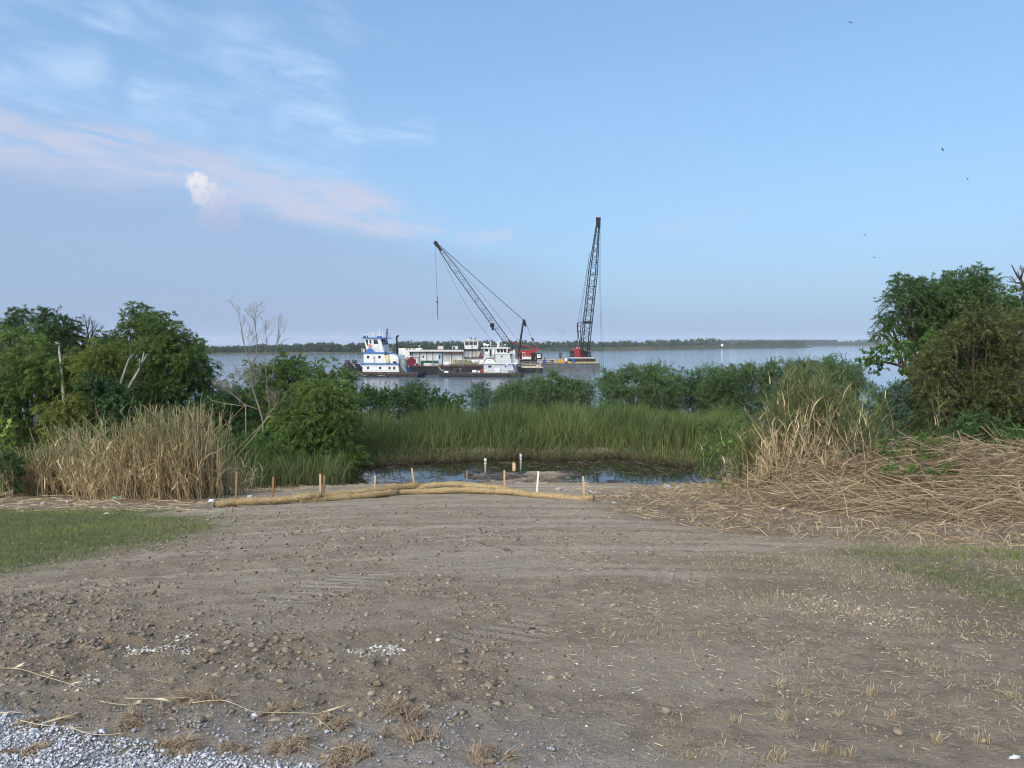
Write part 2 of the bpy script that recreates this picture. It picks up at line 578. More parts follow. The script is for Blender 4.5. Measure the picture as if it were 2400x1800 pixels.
def rough_h(x, y, full=False):
    """clods, ruts and tread prints on top of the smooth ground; returns (dz, compact)"""
    clod = np.clip(inpoly(Z_CLOD, x, y) / 0.5 + 0.3, 0, 1) * sstep(-0.22, 0.12, fbm(x * 1.1, y * 1.1, 3, 3))
    a = fbm(x * 2.2, y * 2.2, 4, 1) * 0.05
    b = fbm(x * 9, y * 9, 4, 2) * (0.034 + 0.045 * clod)
    comp = np.zeros(np.shape(x))
    tmask = np.zeros(np.shape(x))
    phase = np.zeros(np.shape(x))
    dz = a + b
    near = (y < 24)
    for (u0, v0, u1, v1, wd) in TREADS:
        p, q = G(u0, v0), G(u1, v1)
        d = np.array((q.x - p.x, q.y - p.y))
        L = np.hypot(*d)
        d /= L
        t = (x - p.x) * d[0] + (y - p.y) * d[1]
        s = (x - p.x) * -d[1] + (y - p.y) * d[0]
        m = sstep(-0.1, 0.25, t) * (1 - sstep(L - 0.25, L + 0.1, t)) * (1 - sstep(wd * 0.42, wd * 0.55, np.abs(s)))
        m = m * sstep(-0.16, 0.06, fbm(x * 2.1, y * 2.1, 3, 77))
        ph = (t + 0.12 * s) / 0.15
        dz = dz * (1 - 0.85 * m) - 0.012 * m
        phase = np.where(m > tmask, ph, phase)
        tmask = np.maximum(tmask, m)
    # faint striations left by the grading blade, sweeping in arcs over the mound
    rr_ = np.hypot((x - 1.4) * 0.62, y - 2.0)
    th_ = np.arctan2(x - 1.4, y + 3.0)
    st = fbm(rr_ * 5.5, th_ * 2.2, 3, 91)
    open_ = sstep(4.5, 7.5, y) * near * (1 - clod * 0.7)
    dz = dz + 0.045 * st * open_
    comp = np.maximum(comp, 0.95 * open_ * sstep(0.02, 0.16, st))
    # long smeared blade marks
    sm = sstep(0.10, 0.22, fbm(x * 0.5 + y * 0.16, y * 1.6, 3, 55)) * near
    dz = dz * (1 - 0.6 * sm)
    comp = np.maximum(comp, sm * 0.55)
    pond = sstep(23.5, 27, y) * (1 - sstep(33, 35, y))
    dz = dz * (1 - 0.55 * pond)
    dz = dz * np.clip(1 - (y - 65) / 10, 0, 1)
    if full:
        return dz, comp, clod, tmask, phase
    return dz, comp, clod


def build_ground():
    ys = np.concatenate([np.array([-400, -120, -50, -25, -12, -6, -3, -1, 0.3, 1.2, 1.8]), np.geomspace(2.2, 50, 470), np.linspace(51, 95, 24), np.array([120, 200, 400, 900, 2000, 4300])])
    sc = np.concatenate([-np.array([60, 20, 8, 4, 2.4, 1.7, 1.3, 1.1]), np.linspace(-0.95, 0.95, 460), np.array([60, 20, 8, 4, 2.4, 1.7, 1.3, 1.1])[::-1]])
    S, Yg = np.meshgrid(sc, ys)
    Wd = np.clip(Yg, 2.2, 70) + 0.9
    Xg = S * Wd
    zb = h_rel(Xg, Yg)
    dz, comp, clod, tmask, phase = rough_h(Xg, Yg, True)
    Zg = zb + dz + E
    n, m = Xg.shape
    verts = np.stack([Xg.ravel(), Yg.ravel(), Zg.ravel()], 1)
    idx = np.arange(n * m).reshape(n, m)
    faces = np.stack([idx[:-1, :-1].ravel(), idx[:-1, 1:].ravel(), idx[1:, 1:].ravel(), idx[1:, :-1].ravel()], 1)
    nz = fbm(Xg * 1.2, Yg * 1.2, 4, 41) * 0.9

    def soft(poly, wd=0.35):
        return sstep(-wd, wd, inpoly(poly, Xg, Yg) + nz)
    grass = np.maximum(soft(Z_GRASS_L, 0.7), soft(Z_GRASS_R, 0.8) * 0.55)
    low = sstep(34.0, 36.0, Yg) + sstep(9.5, 12, np.abs(Xg - 0.5)) * sstep(24, 27, Yg)
    grass = np.clip(np.maximum(grass, low), 0, 1)
    gravel = np.clip(soft(Z_GRAVEL, 0.12) + 0.22 * soft(Z_PEBBLE, 0.4), 0, 1)
    thatch = np.maximum(np.maximum(soft(Z_THATCH_R, 0.9), soft(Z_THATCH_L)), 0.55 * soft(Z_DRY_R, 0.6))
    wet = sstep(0.16, 0.02, zb - POND_Z) * sstep(23, 25, Yg)
    zone = np.stack([grass, gravel, thatch, wet], -1).reshape(-1, 4)
    aux = np.stack([comp, clod, tmask, np.ones_like(comp)], -1).reshape(-1, 4)
    me = np_mesh('ground', verts, faces, True, {'zone': zone, 'aux': aux, 'phase': phase.ravel()})

    m_ = bpy.data.materials.new('soil')
    m_.use_nodes = True
    w = NT(m_.node_tree)
    out = w.n('ShaderNodeOutputMaterial')
    b = w.n('ShaderNodeBsdfPrincipled')
    w.t.links.new(b.outputs[0], out.inputs[0])
    tc = w.n('ShaderNodeTexCoord')
    V = tc.outputs['Object']
    az = w.n('ShaderNodeAttribute', attribute_name='zone')
    sz = w.n('ShaderNodeSeparateColor')
    w.t.links.new(az.outputs['Color'], sz.inputs[0])
    ax = w.n('ShaderNodeAttribute', attribute_name='aux')
    sx = w.n('ShaderNodeSeparateColor')
    w.t.links.new(ax.outputs['Color'], sx.inputs[0])
    n1 = w.noise(V, 0.9, 5, 0.6)
    n2 = w.noise(V, 7, 6, 0.65)
    n3 = w.noise(V, 45, 5, 0.7)
    c = w.mix(w.ramp(n1, 0.32, 0.68), SOIL_A, SOIL_B)
    c = w.mix(w.math('MULTIPLY', w.ramp(n2, 0.40, 0.66), 0.75), c, SOIL_C)
    c = w.mix(w.math('MULTIPLY', w.ramp(n3, 0.46, 0.68), 0.45), c, (0.39, 0.32, 0.24))
    c = w.mix(w.math('MULTIPLY', sx.outputs[0], 0.85), c, (0.46, 0.39, 0.30))
    c = w.mix(w.math('MULTIPLY', sx.outputs[1], 0.30), c, (0.19, 0.153, 0.11))
    # crawler cleat prints: smooth pale bars pressed into the soil
    pa = w.n('ShaderNodeAttribute', attribute_name='phase')
    bar = w.ramp(w.math('ABSOLUTE', w.math('SUBTRACT', w.math('FRACT', w.math('ADD', pa.outputs['Fac'], w.math('MULTIPLY', n2, 0.5))), 0.5)), 0.16, 0.30)
    tread = w.math('MULTIPLY', sx.outputs[2], bar)
    c = w.mix(w.math('MULTIPLY', w.math('MULTIPLY', sx.outputs[2], w.math('ADD', 0.12, w.math('MULTIPLY', bar, 0.68))), w.ramp(n3, 0.30, 0.55)), c, (0.47, 0.40, 0.31))
    n4 = w.noise(V, 24, 6, 0.75)
    c = w.mix(w.math('MULTIPLY', w.ramp(n4, 0.52, 0.66), 0.45), c, (0.150, 0.120, 0.086))
    # shell and chalk crumbs
    vo = w.n('ShaderNodeTexVoronoi')
    w.t.links.new(V, vo.inputs['Vector'])
    vo.inputs['Scale'].default_value = 26
    sp = w.math('MULTIPLY', w.ramp(vo.outputs['Distance'], 0.16, 0.10), w.ramp(w.noise(V, 6, 2), 0.50, 0.62))
    c = w.mix(w.math('MULTIPLY', sp, 0.8), c, (0.55, 0.52, 0.47))
    c = w.mix(w.math('MULTIPLY', sz.outputs[0], 0.8), c, w.mix(w.ramp(n2, 0.3, 0.7), (0.085, 0.125, 0.032), (0.16, 0.165, 0.06)))
    c = w.mix(w.math('MULTIPLY', sz.outputs[2], 0.7), c, w.mix(w.ramp(n2, 0.3, 0.7), (0.12, 0.082, 0.046), (0.24, 0.175, 0.10)))  # dark brown under the straw paints in the shaded gaps between stalks
    c = w.mix(w.math('MULTIPLY', sz.outputs[1], 0.85), c, w.mix(w.ramp(n3, 0.35, 0.65), (0.40, 0.415, 0.44), (0.62, 0.64, 0.68)))
    c = w.mix(az.outputs['Alpha'], c, w.mix(w.ramp(n2, 0.3, 0.7), (0.030, 0.025, 0.020), (0.075, 0.063, 0.05)))
    w.set(b.inputs['Base Color'], c)
    w.set(b.inputs['Roughness'], w.math('SUBTRACT', 0.95, w.math('MULTIPLY', az.outputs['Alpha'], 0.45)))
    b.inputs['Specular IOR Level'].default_value = 0.25
    bp = w.n('ShaderNodeBump')
    bp.inputs['Strength'].default_value = 1.0
    bp.inputs['Distance'].default_value = 0.085
    hh = w.math('ADD', w.math('MULTIPLY', w.noise(V, 26, 6, 0.7), 0.7), w.math('MULTIPLY', w.noise(V, 110, 3, 0.6), 0.25))
    w.set(bp.inputs['Height'], w.math('ADD', hh, w.math('MULTIPLY', tread, 0.35)))
    w.t.links.new(bp.outputs[0], b.inputs['Normal'])
    o = mesh_obj('ground', me, m_)
    tag(o, 'bare graded soil slope running down from the gravel to the pond', None, None, 'structure')
    return o


SOIL_A = (0.316, 0.258, 0.180)
SOIL_B = (0.390, 0.322, 0.230)
SOIL_C = (0.215, 0.170, 0.118)
ground = build_ground()


# ================================================================ pond
def water_mat(name, base, rough, bumps, dist):
    m_ = bpy.data.materials.new(name)
    m_.use_nodes = True
    w = NT(m_.node_tree)
    out = w.n('ShaderNodeOutputMaterial')
    b = w.n('ShaderNodeBsdfPrincipled')
    w.t.links.new(b.outputs[0], out.inputs[0])
    b.inputs['Base Color'].default_value = (*base, 1)
    b.inputs['Roughness'].default_value = rough
    b.inputs['IOR'].default_value = 1.33 if 'pond' in name else 1.42
    tc = w.n('ShaderNodeTexCoord')
    sep = w.n('ShaderNodeSeparateXYZ')
    w.t.links.new(tc.outputs['Object'], sep.inputs[0])
    hsum = None
    for (sx, sy, sc, amp) in bumps:
        q = w.comb(w.math('MULTIPLY', sep.outputs[0], sx), w.math('MULTIPLY', sep.outputs[1], sy), 0)
        h = w.math('MULTIPLY', w.noise(q, sc, 4, 0.6), amp)
        hsum = h if hsum is None else w.math('ADD', hsum, h)
    bp = w.n('ShaderNodeBump')
    bp.inputs['Strength'].default_value = 1.0
    bp.inputs['Distance'].default_value = dist
    w.set(bp.inputs['Height'], hsum)
    w.t.links.new(bp.outputs[0], b.inputs['Normal'])
    return m_


def plane(name, x0, x1, y0, y1, z, m_, nx=1, ny=1):
    xs, ysv = np.linspace(x0, x1, nx + 1), np.linspace(y0, y1, ny + 1)
    Xg, Yg = np.meshgrid(xs, ysv)
    idx = np.arange(Xg.size).reshape(Xg.shape)
    f = np.stack([idx[:-1, :-1].ravel(), idx[:-1, 1:].ravel(), idx[1:, 1:].ravel(), idx[1:, :-1].ravel()], 1)
    me = np_mesh(name, np.stack([Xg.ravel(), Yg.ravel(), np.full(Xg.size, z)], 1), f)
    return mesh_obj(name, me, m_)


pond = plane('pond', -11.5, 12.5, 23.0, 35.5, POND_Z + E, water_mat('pond_water', (0.012, 0.012, 0.008), 0.02, ((1, 1, 3.0, 1.0),), 0.0012))
tag(pond, 'dark still pond water between mud and reeds', None, None, 'structure')

river = plane('river', -6000, 6000, 66.0, 6400, 0.0, water_mat('river_water', (0.15, 0.205, 0.27), 0.06, ((0.5, 1.0, 1.1, 0.5), (0.5, 1.0, 0.22, 1.6), (0.02, 0.05, 0.6, 2.0)), 0.12))
tag(river, 'wide pale blue river with small ripples', None, None, 'structure')

# ================================================================ far shore
LEAF_MATS = {}


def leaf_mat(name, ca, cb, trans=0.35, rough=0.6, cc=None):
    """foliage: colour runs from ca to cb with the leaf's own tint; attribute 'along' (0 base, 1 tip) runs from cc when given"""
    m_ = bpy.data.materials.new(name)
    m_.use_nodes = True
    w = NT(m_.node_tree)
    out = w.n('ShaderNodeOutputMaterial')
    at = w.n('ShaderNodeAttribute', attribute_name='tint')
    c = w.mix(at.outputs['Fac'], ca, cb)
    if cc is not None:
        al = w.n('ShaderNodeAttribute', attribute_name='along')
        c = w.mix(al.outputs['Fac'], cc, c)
    b = w.n('ShaderNodeBsdfPrincipled')
    w.set(b.inputs['Base Color'], c)
    b.inputs['Roughness'].default_value = rough
    b.inputs['Specular IOR Level'].default_value = 0.25
    t = w.n('ShaderNodeBsdfTranslucent')
    w.set(t.inputs[0], c)
    mx = w.n('ShaderNodeMixShader')
    mx.inputs[0].default_value = trans
    w.t.links.new(b.outputs[0], mx.inputs[1])
    w.t.links.new(t.outputs[0], mx.inputs[2])
    w.t.links.new(mx.outputs[0], out.inputs[0])
    return m_


def norm(a):
    return a / (np.linalg.norm(a, axis=-1, keepdims=True) + 1e-9)


def leaves_arrays(pos, d, side, L, W):
    """pointed leaves: pos (N,3) base, d direction, side width direction"""
    n = len(pos)
    h = side * (W * 0.5)[:, None]
    v = np.stack([pos - h, pos + h, pos + d * L[:, None]], 1).reshape(-1, 3)
    f = np.arange(n * 3).reshape(n, 3)
    return v, f


class Leaves:
    def __init__(self):
        self.v, self.f, self.t, self.n = [], [], [], 0

    def add(self, pos, d, side, L, W, tint):
        v, f = leaves_arrays(pos, d, side, L, W)
        self.v.append(v)
        self.f.append(f + self.n)
        self.t.append(np.repeat(tint, 3))
        self.n += len(v)

    def build(self, name, m_, parent=None):
        me = np_mesh(name, np.concatenate(self.v), np.concatenate(self.f), False, {'tint': np.concatenate(self.t)})
        return mesh_obj(name, me, m_, parent)


def shore_y(u):
    """distance of the far waterline at image column u"""
    us = [-2500, -600, 470, 900, 1180, 1440, 1900, 1906, 2100, 2400, 3500, 5000]
    ds = [620, 660, 720, 790, 940, 1080, 1750, 2600, 2900, 3100, 3600, 4200]
    return np.interp(u, us, ds)


def tree_h(u):
    us = [-2500, 470, 620, 640, 700, 900, 1000, 1200, 1440, 1500, 1600, 1640, 1690, 1720, 1800, 1860, 1880, 1900, 2000, 2100, 2400, 5000]
    hp = [19, 16, 19, 18, 22, 22, 24, 22, 19, 18, 22, 22, 22, 13, 17, 15, 17, 3, 13, 15, 14, 14]     # px above the waterline
    return np.interp(u, us, hp) * shore_y(u) / F


def build_far():
    # low land: strip with a slightly ragged edge, closed at the back by distance
    us = np.linspace(-1700, 3900, 900)
    Y0 = shore_y(us) + fbm(us * 0.05, us * 0, 4, 9) * 22
    v = []
    us2 = np.linspace(1700, 1960, 60)
    us_all = np.concatenate([us, us2])
    Y0 = np.concatenate([Y0, 2650 + fbm(us2 * 0.05, us2 * 0, 3, 9) * 60])
    for u, y0 in zip(us_all, Y0):
        for dy, z in ((-3, -0.6), (0, 0.15), (8, 0.6), (60, 1.2), (900, 2.0)):
            y = y0 + dy
            v.append(((u - 1200) / F * y, y, z + (0.25 * random.random() if dy > 0 else 0)))
    k = 5
    idx_all = np.arange(len(us_all) * k).reshape(-1, k)
    f = np.concatenate([np.stack([idx[:-1, :-1].ravel(), idx[1:, :-1].ravel(), idx[1:, 1:].ravel(), idx[:-1, 1:].ravel()], 1) for idx in (idx_all[:len(us)], idx_all[len(us):])])
    o = mesh_obj('far_shore', np_mesh('far_shore', v, f, True), mat('far_land', (0.10, 0.10, 0.06), 0.95, 0.3, 0.02))
    tag(o, 'low marshy far bank of the river', None, None, 'structure')
    # wood: thousands of leaf clumps arranged as crowns
    lv = Leaves()
    rg = np.random.default_rng(3)
    n_tree = 3200
    uu = np.concatenate([np.sort(rg.uniform(-500, 2950, n_tree)), rg.uniform(1700, 1960, 420)])
    for i, u in enumerate(uu):
        far = i >= n_tree
        y = 2670 + rg.uniform(10, 90) if far else shore_y(u) + rg.uniform(10, 70)
        if 1885 < u < 1906 and not far:
            continue
        hgt = 13.5 * 2650 / F if far else tree_h(u) * rg.uniform(0.62, 1.06) * (1.0 + 0.35 * fbm(np.array([u * 0.035]), np.array([1.0]), 3, 4)[0])
        x = (u - 1200) / F * y
        R = hgt * rg.uniform(0.26, 0.42)
        n = 48
        g = rg.normal(size=(n, 3))
        g = norm(g) * (rg.uniform(0.2, 1, n) ** 0.4)[:, None]
        zc = 0.6 + hgt * 0.52
        pos = np.array((x, y, zc)) + g * np.array((R, R, hgt * 0.48))
        # taper to the top
        tt = np.clip((pos[:, 2] - zc) / (hgt * 0.5), 0, 1)
        pos[:, 0] = x + (pos[:, 0] - x) * (1 - 0.5 * tt)
        d = norm(rg.normal(size=(n, 3)) + np.array((0, -0.2, 0.3)))
        s = norm(np.cross(d, rg.normal(size=(n, 3))))
        L = hgt * rg.uniform(0.16, 0.32, n)
        lv.add(pos, d, s, L, L * 0.7, np.clip(rg.normal(0.45 + 0.25 * (rg.random() - 0.5), 0.2, n), 0, 1))
    o = lv.build('far_wood', leaf_mat('far_leaf', (0.034, 0.060, 0.028), (0.085, 0.115, 0.045), 0.2))
    tag(o, 'long dark green wood along the far river bank', 'wood', None, 'stuff')
    # cane belt in front of the wood
    lv = Leaves()
    n = 42000
    u = rg.uniform(-700, 3300, n)
    y = shore_y(u) + rg.uniform(0, 12, n)
    tall = np.interp(u, [-700, 900, 1150, 1300, 1860, 1905, 1960, 3300], [2.5, 2.5, 3.5, 8.5, 7.5, 1.5, 4.0, 6.0]) * y / F
    tall = tall * (0.75 + 0.5 * (fbm(u * 0.02, u * 0, 3, 2) + 0.5))
    pos = np.stack([(u - 1200) / F * y, y, np.full(n, 0.1)], 1)
    d = norm(np.stack([rg.normal(0, 0.12, n), rg.normal(0, 0.12, n), np.ones(n)], 1))
    s = norm(np.stack([np.ones(n), rg.normal(0, 0.4, n), rg.normal(0, 0.1, n)], 1))
    lv.add(pos, d, s, tall * rg.uniform(0.6, 1.1, n), 0.0012 * y * rg.uniform(0.7, 1.4, n), np.clip(0.35 + fbm(u * 0.012, u * 0, 3, 8) * 1.6 + rg.normal(0, 0.12, n), 0, 1))
    o = lv.build('far_reeds', leaf_mat('far_reed', (0.065, 0.085, 0.040), (0.15, 0.145, 0.075), 0.2))
    tag(o, 'pale green cane belt along the far waterline', 'reeds', None, 'stuff')


build_far()

# channel marker board in front of the far bank
mk = P(1692, 822.5, 1350)
mk.z = 0
marker = empty('channel_marker', mk, 'small white square daymark board on a dark pile by the far bank', 'marker')
s = 1350 / F
b = MB()
b.cyl((0, 0, -1), (0, 0, 7.5 * s), 0.5, 0.5, 8)
b.build('pile', mat('pile_wood', (0.06, 0.05, 0.04), 0.9, 0.3), marker)
b = MB()
b.box(-2.5 * s, 2.5 * s, -0.7, -0.55, 6 * s, 11.5 * s)
b.build('board', mat('marker_white', (0.8, 0.8, 0.8), 0.6), marker)

# ================================================================ vessels on the river
WHITE = mat('boat_white', (0.68, 0.68, 0.66), 0.45, 0.04, 0.6, stain=(0.42, 0.30, 0.20), stain_amt=0.42, stain_scale=0.8)
CREAM = mat('boat_cream', (0.72, 0.66, 0.52), 0.55, 0.08, 0.8, stain=(0.35, 0.24, 0.15), stain_amt=0.4)
GREYP = mat('boat_grey', (0.48, 0.50, 0.49), 0.5, 0.05, 0.6, stain=(0.36, 0.31, 0.26), stain_amt=0.25)
BLUE = mat('boat_blue', (0.035, 0.13, 0.36), 0.5, 0.12, 0.8)
BLACK = mat('boat_black', (0.010, 0.010, 0.012), 0.6, 0.3, 0.8)
HULL = mat('hull_black', (0.022, 0.020, 0.020), 0.65, 0.35, 0.5, stain=(0.075, 0.05, 0.034), stain_amt=0.5)
RUST = mat('rusty_steel', (0.10, 0.065, 0.045), 0.85, 0.4, 0.7)
STEEL = mat('grey_steel', (0.22, 0.22, 0.22), 0.6, 0.2, 0.7, stain=(0.15, 0.09, 0.055), stain_amt=0.5)
DKSTEEL = mat('crane_black', (0.012, 0.012, 0.014), 0.6, 0.2, 0.9)
GLASS = mat('dark_glass', (0.010, 0.012, 0.014), 0.08, spec=0.6)
RED = mat('crane_red', (0.30, 0.028, 0.028), 0.5, 0.18, 0.7, stain=(0.12, 0.03, 0.02), stain_amt=0.4)
DRED = mat('reel_red', (0.20, 0.010, 0.020), 0.55, 0.25, 0.8)
YELLOW = mat('spud_yellow', (0.55, 0.29, 0.03), 0.55, 0.15, 0.9, stain=(0.25, 0.12, 0.03), stain_amt=0.4)
PALEY = mat('mat_yellow', (0.52, 0.39, 0.12), 0.6, 0.15, 0.9)
BEIGE = mat('rail_beige', (0.55, 0.46, 0.31), 0.65, 0.15, 0.9)
RUBBER = mat('tyre_rubber', (0.045, 0.045, 0.046), 0.85, 0.2, 3)
ROPE = mat('rope', (0.42, 0.38, 0.32), 0.9, 0.2, 3)
TARP = mat('grey_tarp', (0.20, 0.23, 0.23), 0.8, 0.3, 1.0)
BARREL = mat('barrel_blue', (0.02, 0.09, 0.42), 0.4)
GREEN = mat('quarters_green', (0.015, 0.09, 0.05), 0.6, 0.2)
RINGRED = mat('ring_orange', (0.62, 0.08, 0.03), 0.5)
CABLE = mat('cable_dark', (0.02, 0.02, 0.022), 0.6)
SHIELD = mat('sign_white', (0.78, 0.78, 0.76), 0.5)


def rail(mb, pts, h=1.0, r=0.035, posts=1.6, mids=1):
    """railing along a polyline of deck points"""
    pts = [Vector(p) for p in pts]
    for a, b in zip(pts, pts[1:]):
        for k in range(mids + 1):
            z = Vector((0, 0, h * (k + 1) / (mids + 1)))
            mb.cyl(a + z, b + z, r, r, 4)
        n = max(1, int((b - a).length / posts))
        for i in range(n + 1):
            q = a.lerp(b, i / n)
            mb.cyl(q, q + Vector((0, 0, h)), r, r, 4)
    return mb


def frame_window(name, parent, x0, x1, z0, z1, y, glass=GLASS, frame=None):
    """window on a wall whose outer face lies at y (seen from -y): recessed dark pane with a raised frame as sub-part"""
    if frame is None:
        return MB().box(x0, x1, y - 0.03, y + 0.1, z0, z1).build(name, glass, parent)
    b = MB()
    t = 0.07
    b.box(x0 - t, x1 + t, y - 0.05, y + 0.02, z1, z1 + t).box(x0 - t, x1 + t, y - 0.05, y + 0.02, z0 - t, z0)
    b.box(x0 - t, x0, y - 0.05, y + 0.02, z0, z1).box(x1, x1 + t, y - 0.05, y + 0.02, z0, z1)
    b.box(x0, x1, y - 0.012, y + 0.02, z0, z1)
    b.build(name, glass, parent)


def tyre(mb, c, R=0.45, r=0.17):
    return mb.torus(c, R, r, 'y', 12, 6)


# ---------------------------------------------------------------- white and blue pushboat
def build_pushboat():
    D, k, a = 235.0, 49.25, math.radians(13)
    zx0, zw = 760.0, 926.0
    o = P(780 + zx0 / 6.506, 800, D)
    o.z = 0
    t = empty('pushboat', o, 'white three-deck pushboat with blue trim and black push knees, leftmost vessel', 'boat', None, -a)

    def X(zx, y=-3.3):
        return ((zx - zx0) / k - y * math.sin(a)) / math.cos(a)

    def Z(zy):
        return (zw - zy) / k
    hw = 4.0
    # hull: raked at both ends
    x0, x1 = X(190, -hw), X(1330, -hw)
    hb = MB()
    prof = [(x0, Z(845)), (x0 + 0.4, Z(880)), (x0 + 2.6, -0.9), (x1 - 2.4, -0.9), (x1, 0.35), (x1, Z(858)), (X(470), Z(853))]
    hb.prism(prof, -hw, hw)
    hull = hb.build('hull', HULL, t)
    rb = MB()
    rb.box(x0 + 0.3, x1 - 0.2, -hw - 0.16, -hw - 0.003, Z(882), Z(870)).box(x0 + 0.2, x1 - 0.2, -hw - 0.12, -hw - 0.003, Z(862), Z(854))
    rb.build('rub_rail', RUST, t)
    for i, zx in enumerate((560, 700, 860, 1010, 1150)):
        b = MB()
        tyre(b, (X(zx, -hw), -hw - 0.30, Z(897)), 0.34, 0.13)
        b.build('fender_tyre', RUBBER, t)
    # name painted on the bow bulwark: short white strokes, too small to read
    nb = MB()
    xx = X(272, -hw)
    rr = random.Random(2)
    while xx < X(408, -hw):
        wd = rr.uniform(0.14, 0.26)
        nb.box(xx, xx + 0.06, -hw - 0.02, -hw - 0.002, Z(868), Z(853))
        nb.box(xx + wd - 0.06, xx + wd, -hw - 0.02, -hw - 0.002, Z(868), Z(854))
        zz = Z(868) + rr.uniform(0.05, 0.2)
        nb.box(xx + 0.06, xx + wd - 0.06, -hw - 0.02, -hw - 0.002, zz, zz + 0.07)
        xx += wd + 0.07
    nb.build('name_lettering', SHIELD, t)
    # push knees
    for y in (-2.9, 2.4):
        kb = MB()
        q = X(190, -2.9)
        kb.prism([(q, Z(850)), (q, Z(680)), (q + 1.35, Z(680)), (q + 2.7, Z(790)), (q + 2.9, Z(850))], y - 0.45, y + 0.45)
        kn = kb.build('push_knee', BLACK, t)
        sb = MB()
        for zz in (Z(696), Z(712)):
            sb.box(q + 0.15, q + 1.2, y - 0.5, y - 0.452, zz, zz + 0.1)
        sb.box(q + 0.75, q + 0.95, y - 0.5, y - 0.452, Z(775), Z(735))
        sb.build('ladder_rung', STEEL, kn)
        lb = MB()
        lb.cyl((q + 1.3, y, Z(680)), (q + 3.6, y, Z(800)), 0.06, 0.06, 5)
        lb.cyl((q + 0.9, y, Z(680)), (q + 0.9, y, Z(585)), 0.04, 0.03, 5)
        lb.build('brace', GREYP, kn)
    wb = MB()
    wb.cyl((X(360), -1.8, Z(815)), (X(360), 1.8, Z(815)), 0.55, 0.55, 10)
    wb.box(X(330), X(465), -2.2, 2.2, Z(850), Z(822)).cyl((X(430), -1.6, Z(820)), (X(430), 1.6, Z(820)), 0.4, 0.4, 10)
    wb.build('bow_winch', BLACK, t)
    # lower deckhouse
    yn = -3.3
    lx0, lx1 = X(470), X(1040)
    b = MB()
    b.prism([(lx0, Z(852)), (lx0, Z(735)), (X(1026), Z(735)), (lx1, Z(852))], yn, 3.3)
    low = b.build('lower_deckhouse', WHITE, t)
    for zx in (557, 747, 893, 967):
        frame_window('window', low, X(zx - 17), X(zx + 17), Z(812), Z(775), yn)
    db = MB()
    db.box(X(800), X(842), yn - 0.05, yn + 0.02, Z(850), Z(775)).cyl((X(835), yn - 0.08, Z(812)), (X(835), yn - 0.02, Z(812)), 0.05, 0.05, 6)
    db.build('door', WHITE, low)
    hr = MB()
    hr.cyl((lx0, yn - 0.1, Z(824)), (X(1030), yn - 0.1, Z(824)), 0.03, 0.03, 4)
    hr.build('grab_rail', GREYP, low)
    for zx in (480, 762, 990):
        lb = MB()
        lb.cyl((X(zx), yn - 0.25, Z(742)), (X(zx), yn, Z(742)), 0.1, 0.07, 6)
        lb.build('deck_light', STEEL, low)
    b = MB()
    b.box(X(440), X(1045), yn - 0.55, 3.85, Z(734), Z(721))
    b.build('blue_deck_edge', BLUE, t)
    r_ = MB()
    rail(r_, [(X(390), yn - 0.5, Z(721)), (X(1020), yn - 0.5, Z(721)), (X(1020), 3.6, Z(721))], 1.2, 0.03, 1.9, 1)
    rail(r_, [(X(390), 3.6, Z(721)), (X(390), yn - 0.5, Z(721))], 1.2, 0.03, 1.9, 1)
    r_.box(X(388), X(440), yn - 0.5, 3.8, Z(728), Z(721))
    r_.build('upper_railing', GREYP, t)
    # second deck house
    b = MB()
    b.prism([(X(487), Z(720.5)), (X(487), Z(575)), (X(808), Z(575)), (X(845), Z(720.5))], yn + 0.1, 3.2)
    mid = b.build('upper_deckhouse', WHITE, t)
    for zx in (558, 735):
        frame_window('window', mid, X(zx - 19), X(zx + 19), Z(650), Z(610), yn + 0.1)
    db = MB()
    db.box(X(636), X(672), yn + 0.04, yn + 0.12, Z(716), Z(612))
    d_ = db.build('door', mat('door_grey', (0.5, 0.5, 0.47), 0.6), mid)
    frame_window('door_window', d_, X(646), X(660), Z(655), Z(625), yn + 0.03)
    b = MB()
    b.box(X(478), X(828), yn - 0.25, 3.55, Z(574), Z(556))
    b.build('blue_deck_edge', BLUE, t)
    # wheelhouse, front (left) and sides lean outwards
    wy = -2.5
    b = MB()
    vs = []
    for (za, zb_, yy, zz) in ((530, 800, wy, 556), (530, 800, -wy, 556), (498, 752, wy - 0.25, 350), (498, 752, -wy + 0.25, 350)):
        vs += [(X(za, wy), yy, Z(zz)), (X(zb_, wy), yy, Z(zz))]
    b.add(vs, [(0, 1, 5, 4), (2, 6, 7, 3), (0, 4, 6, 2), (4, 5, 7, 6), (1, 3, 7, 5), (0, 2, 3, 1)])
    wh = b.build('wheelhouse', WHITE, t)

    def slab(name, pts, m_, par, dy=-0.05):
        # polygon on the leaning near wall; pts in zoom pixels
        def yy(zy):
            return wy - 0.25 * (556 - zy) / 206 + dy
        n = len(pts)
        q = MB()
        q.add([(X(zx, wy), yy(zy), Z(zy)) for zx, zy in pts] + [(X(zx, wy), yy(zy) + 0.12, Z(zy)) for zx, zy in pts],
              [tuple(range(n)), tuple(range(2 * n - 1, n - 1, -1))] + [(i, i + n, (i + 1) % n + n, (i + 1) % n) for i in range(n)])
        return q.build(name, m_, par)
    slab('window', [(516, 368), (556, 368), (556, 455), (540, 455)], GLASS, wh)
    dr = slab('door', [(574, 362), (612, 362), (612, 470), (580, 470)], GREYP, wh)
    slab('door_window', [(582, 376), (606, 376), (606, 425), (585, 425)], GLASS, dr, -0.09)
    slab('window', [(645, 366), (702, 366), (720, 432), (645, 432)], GLASS, wh)
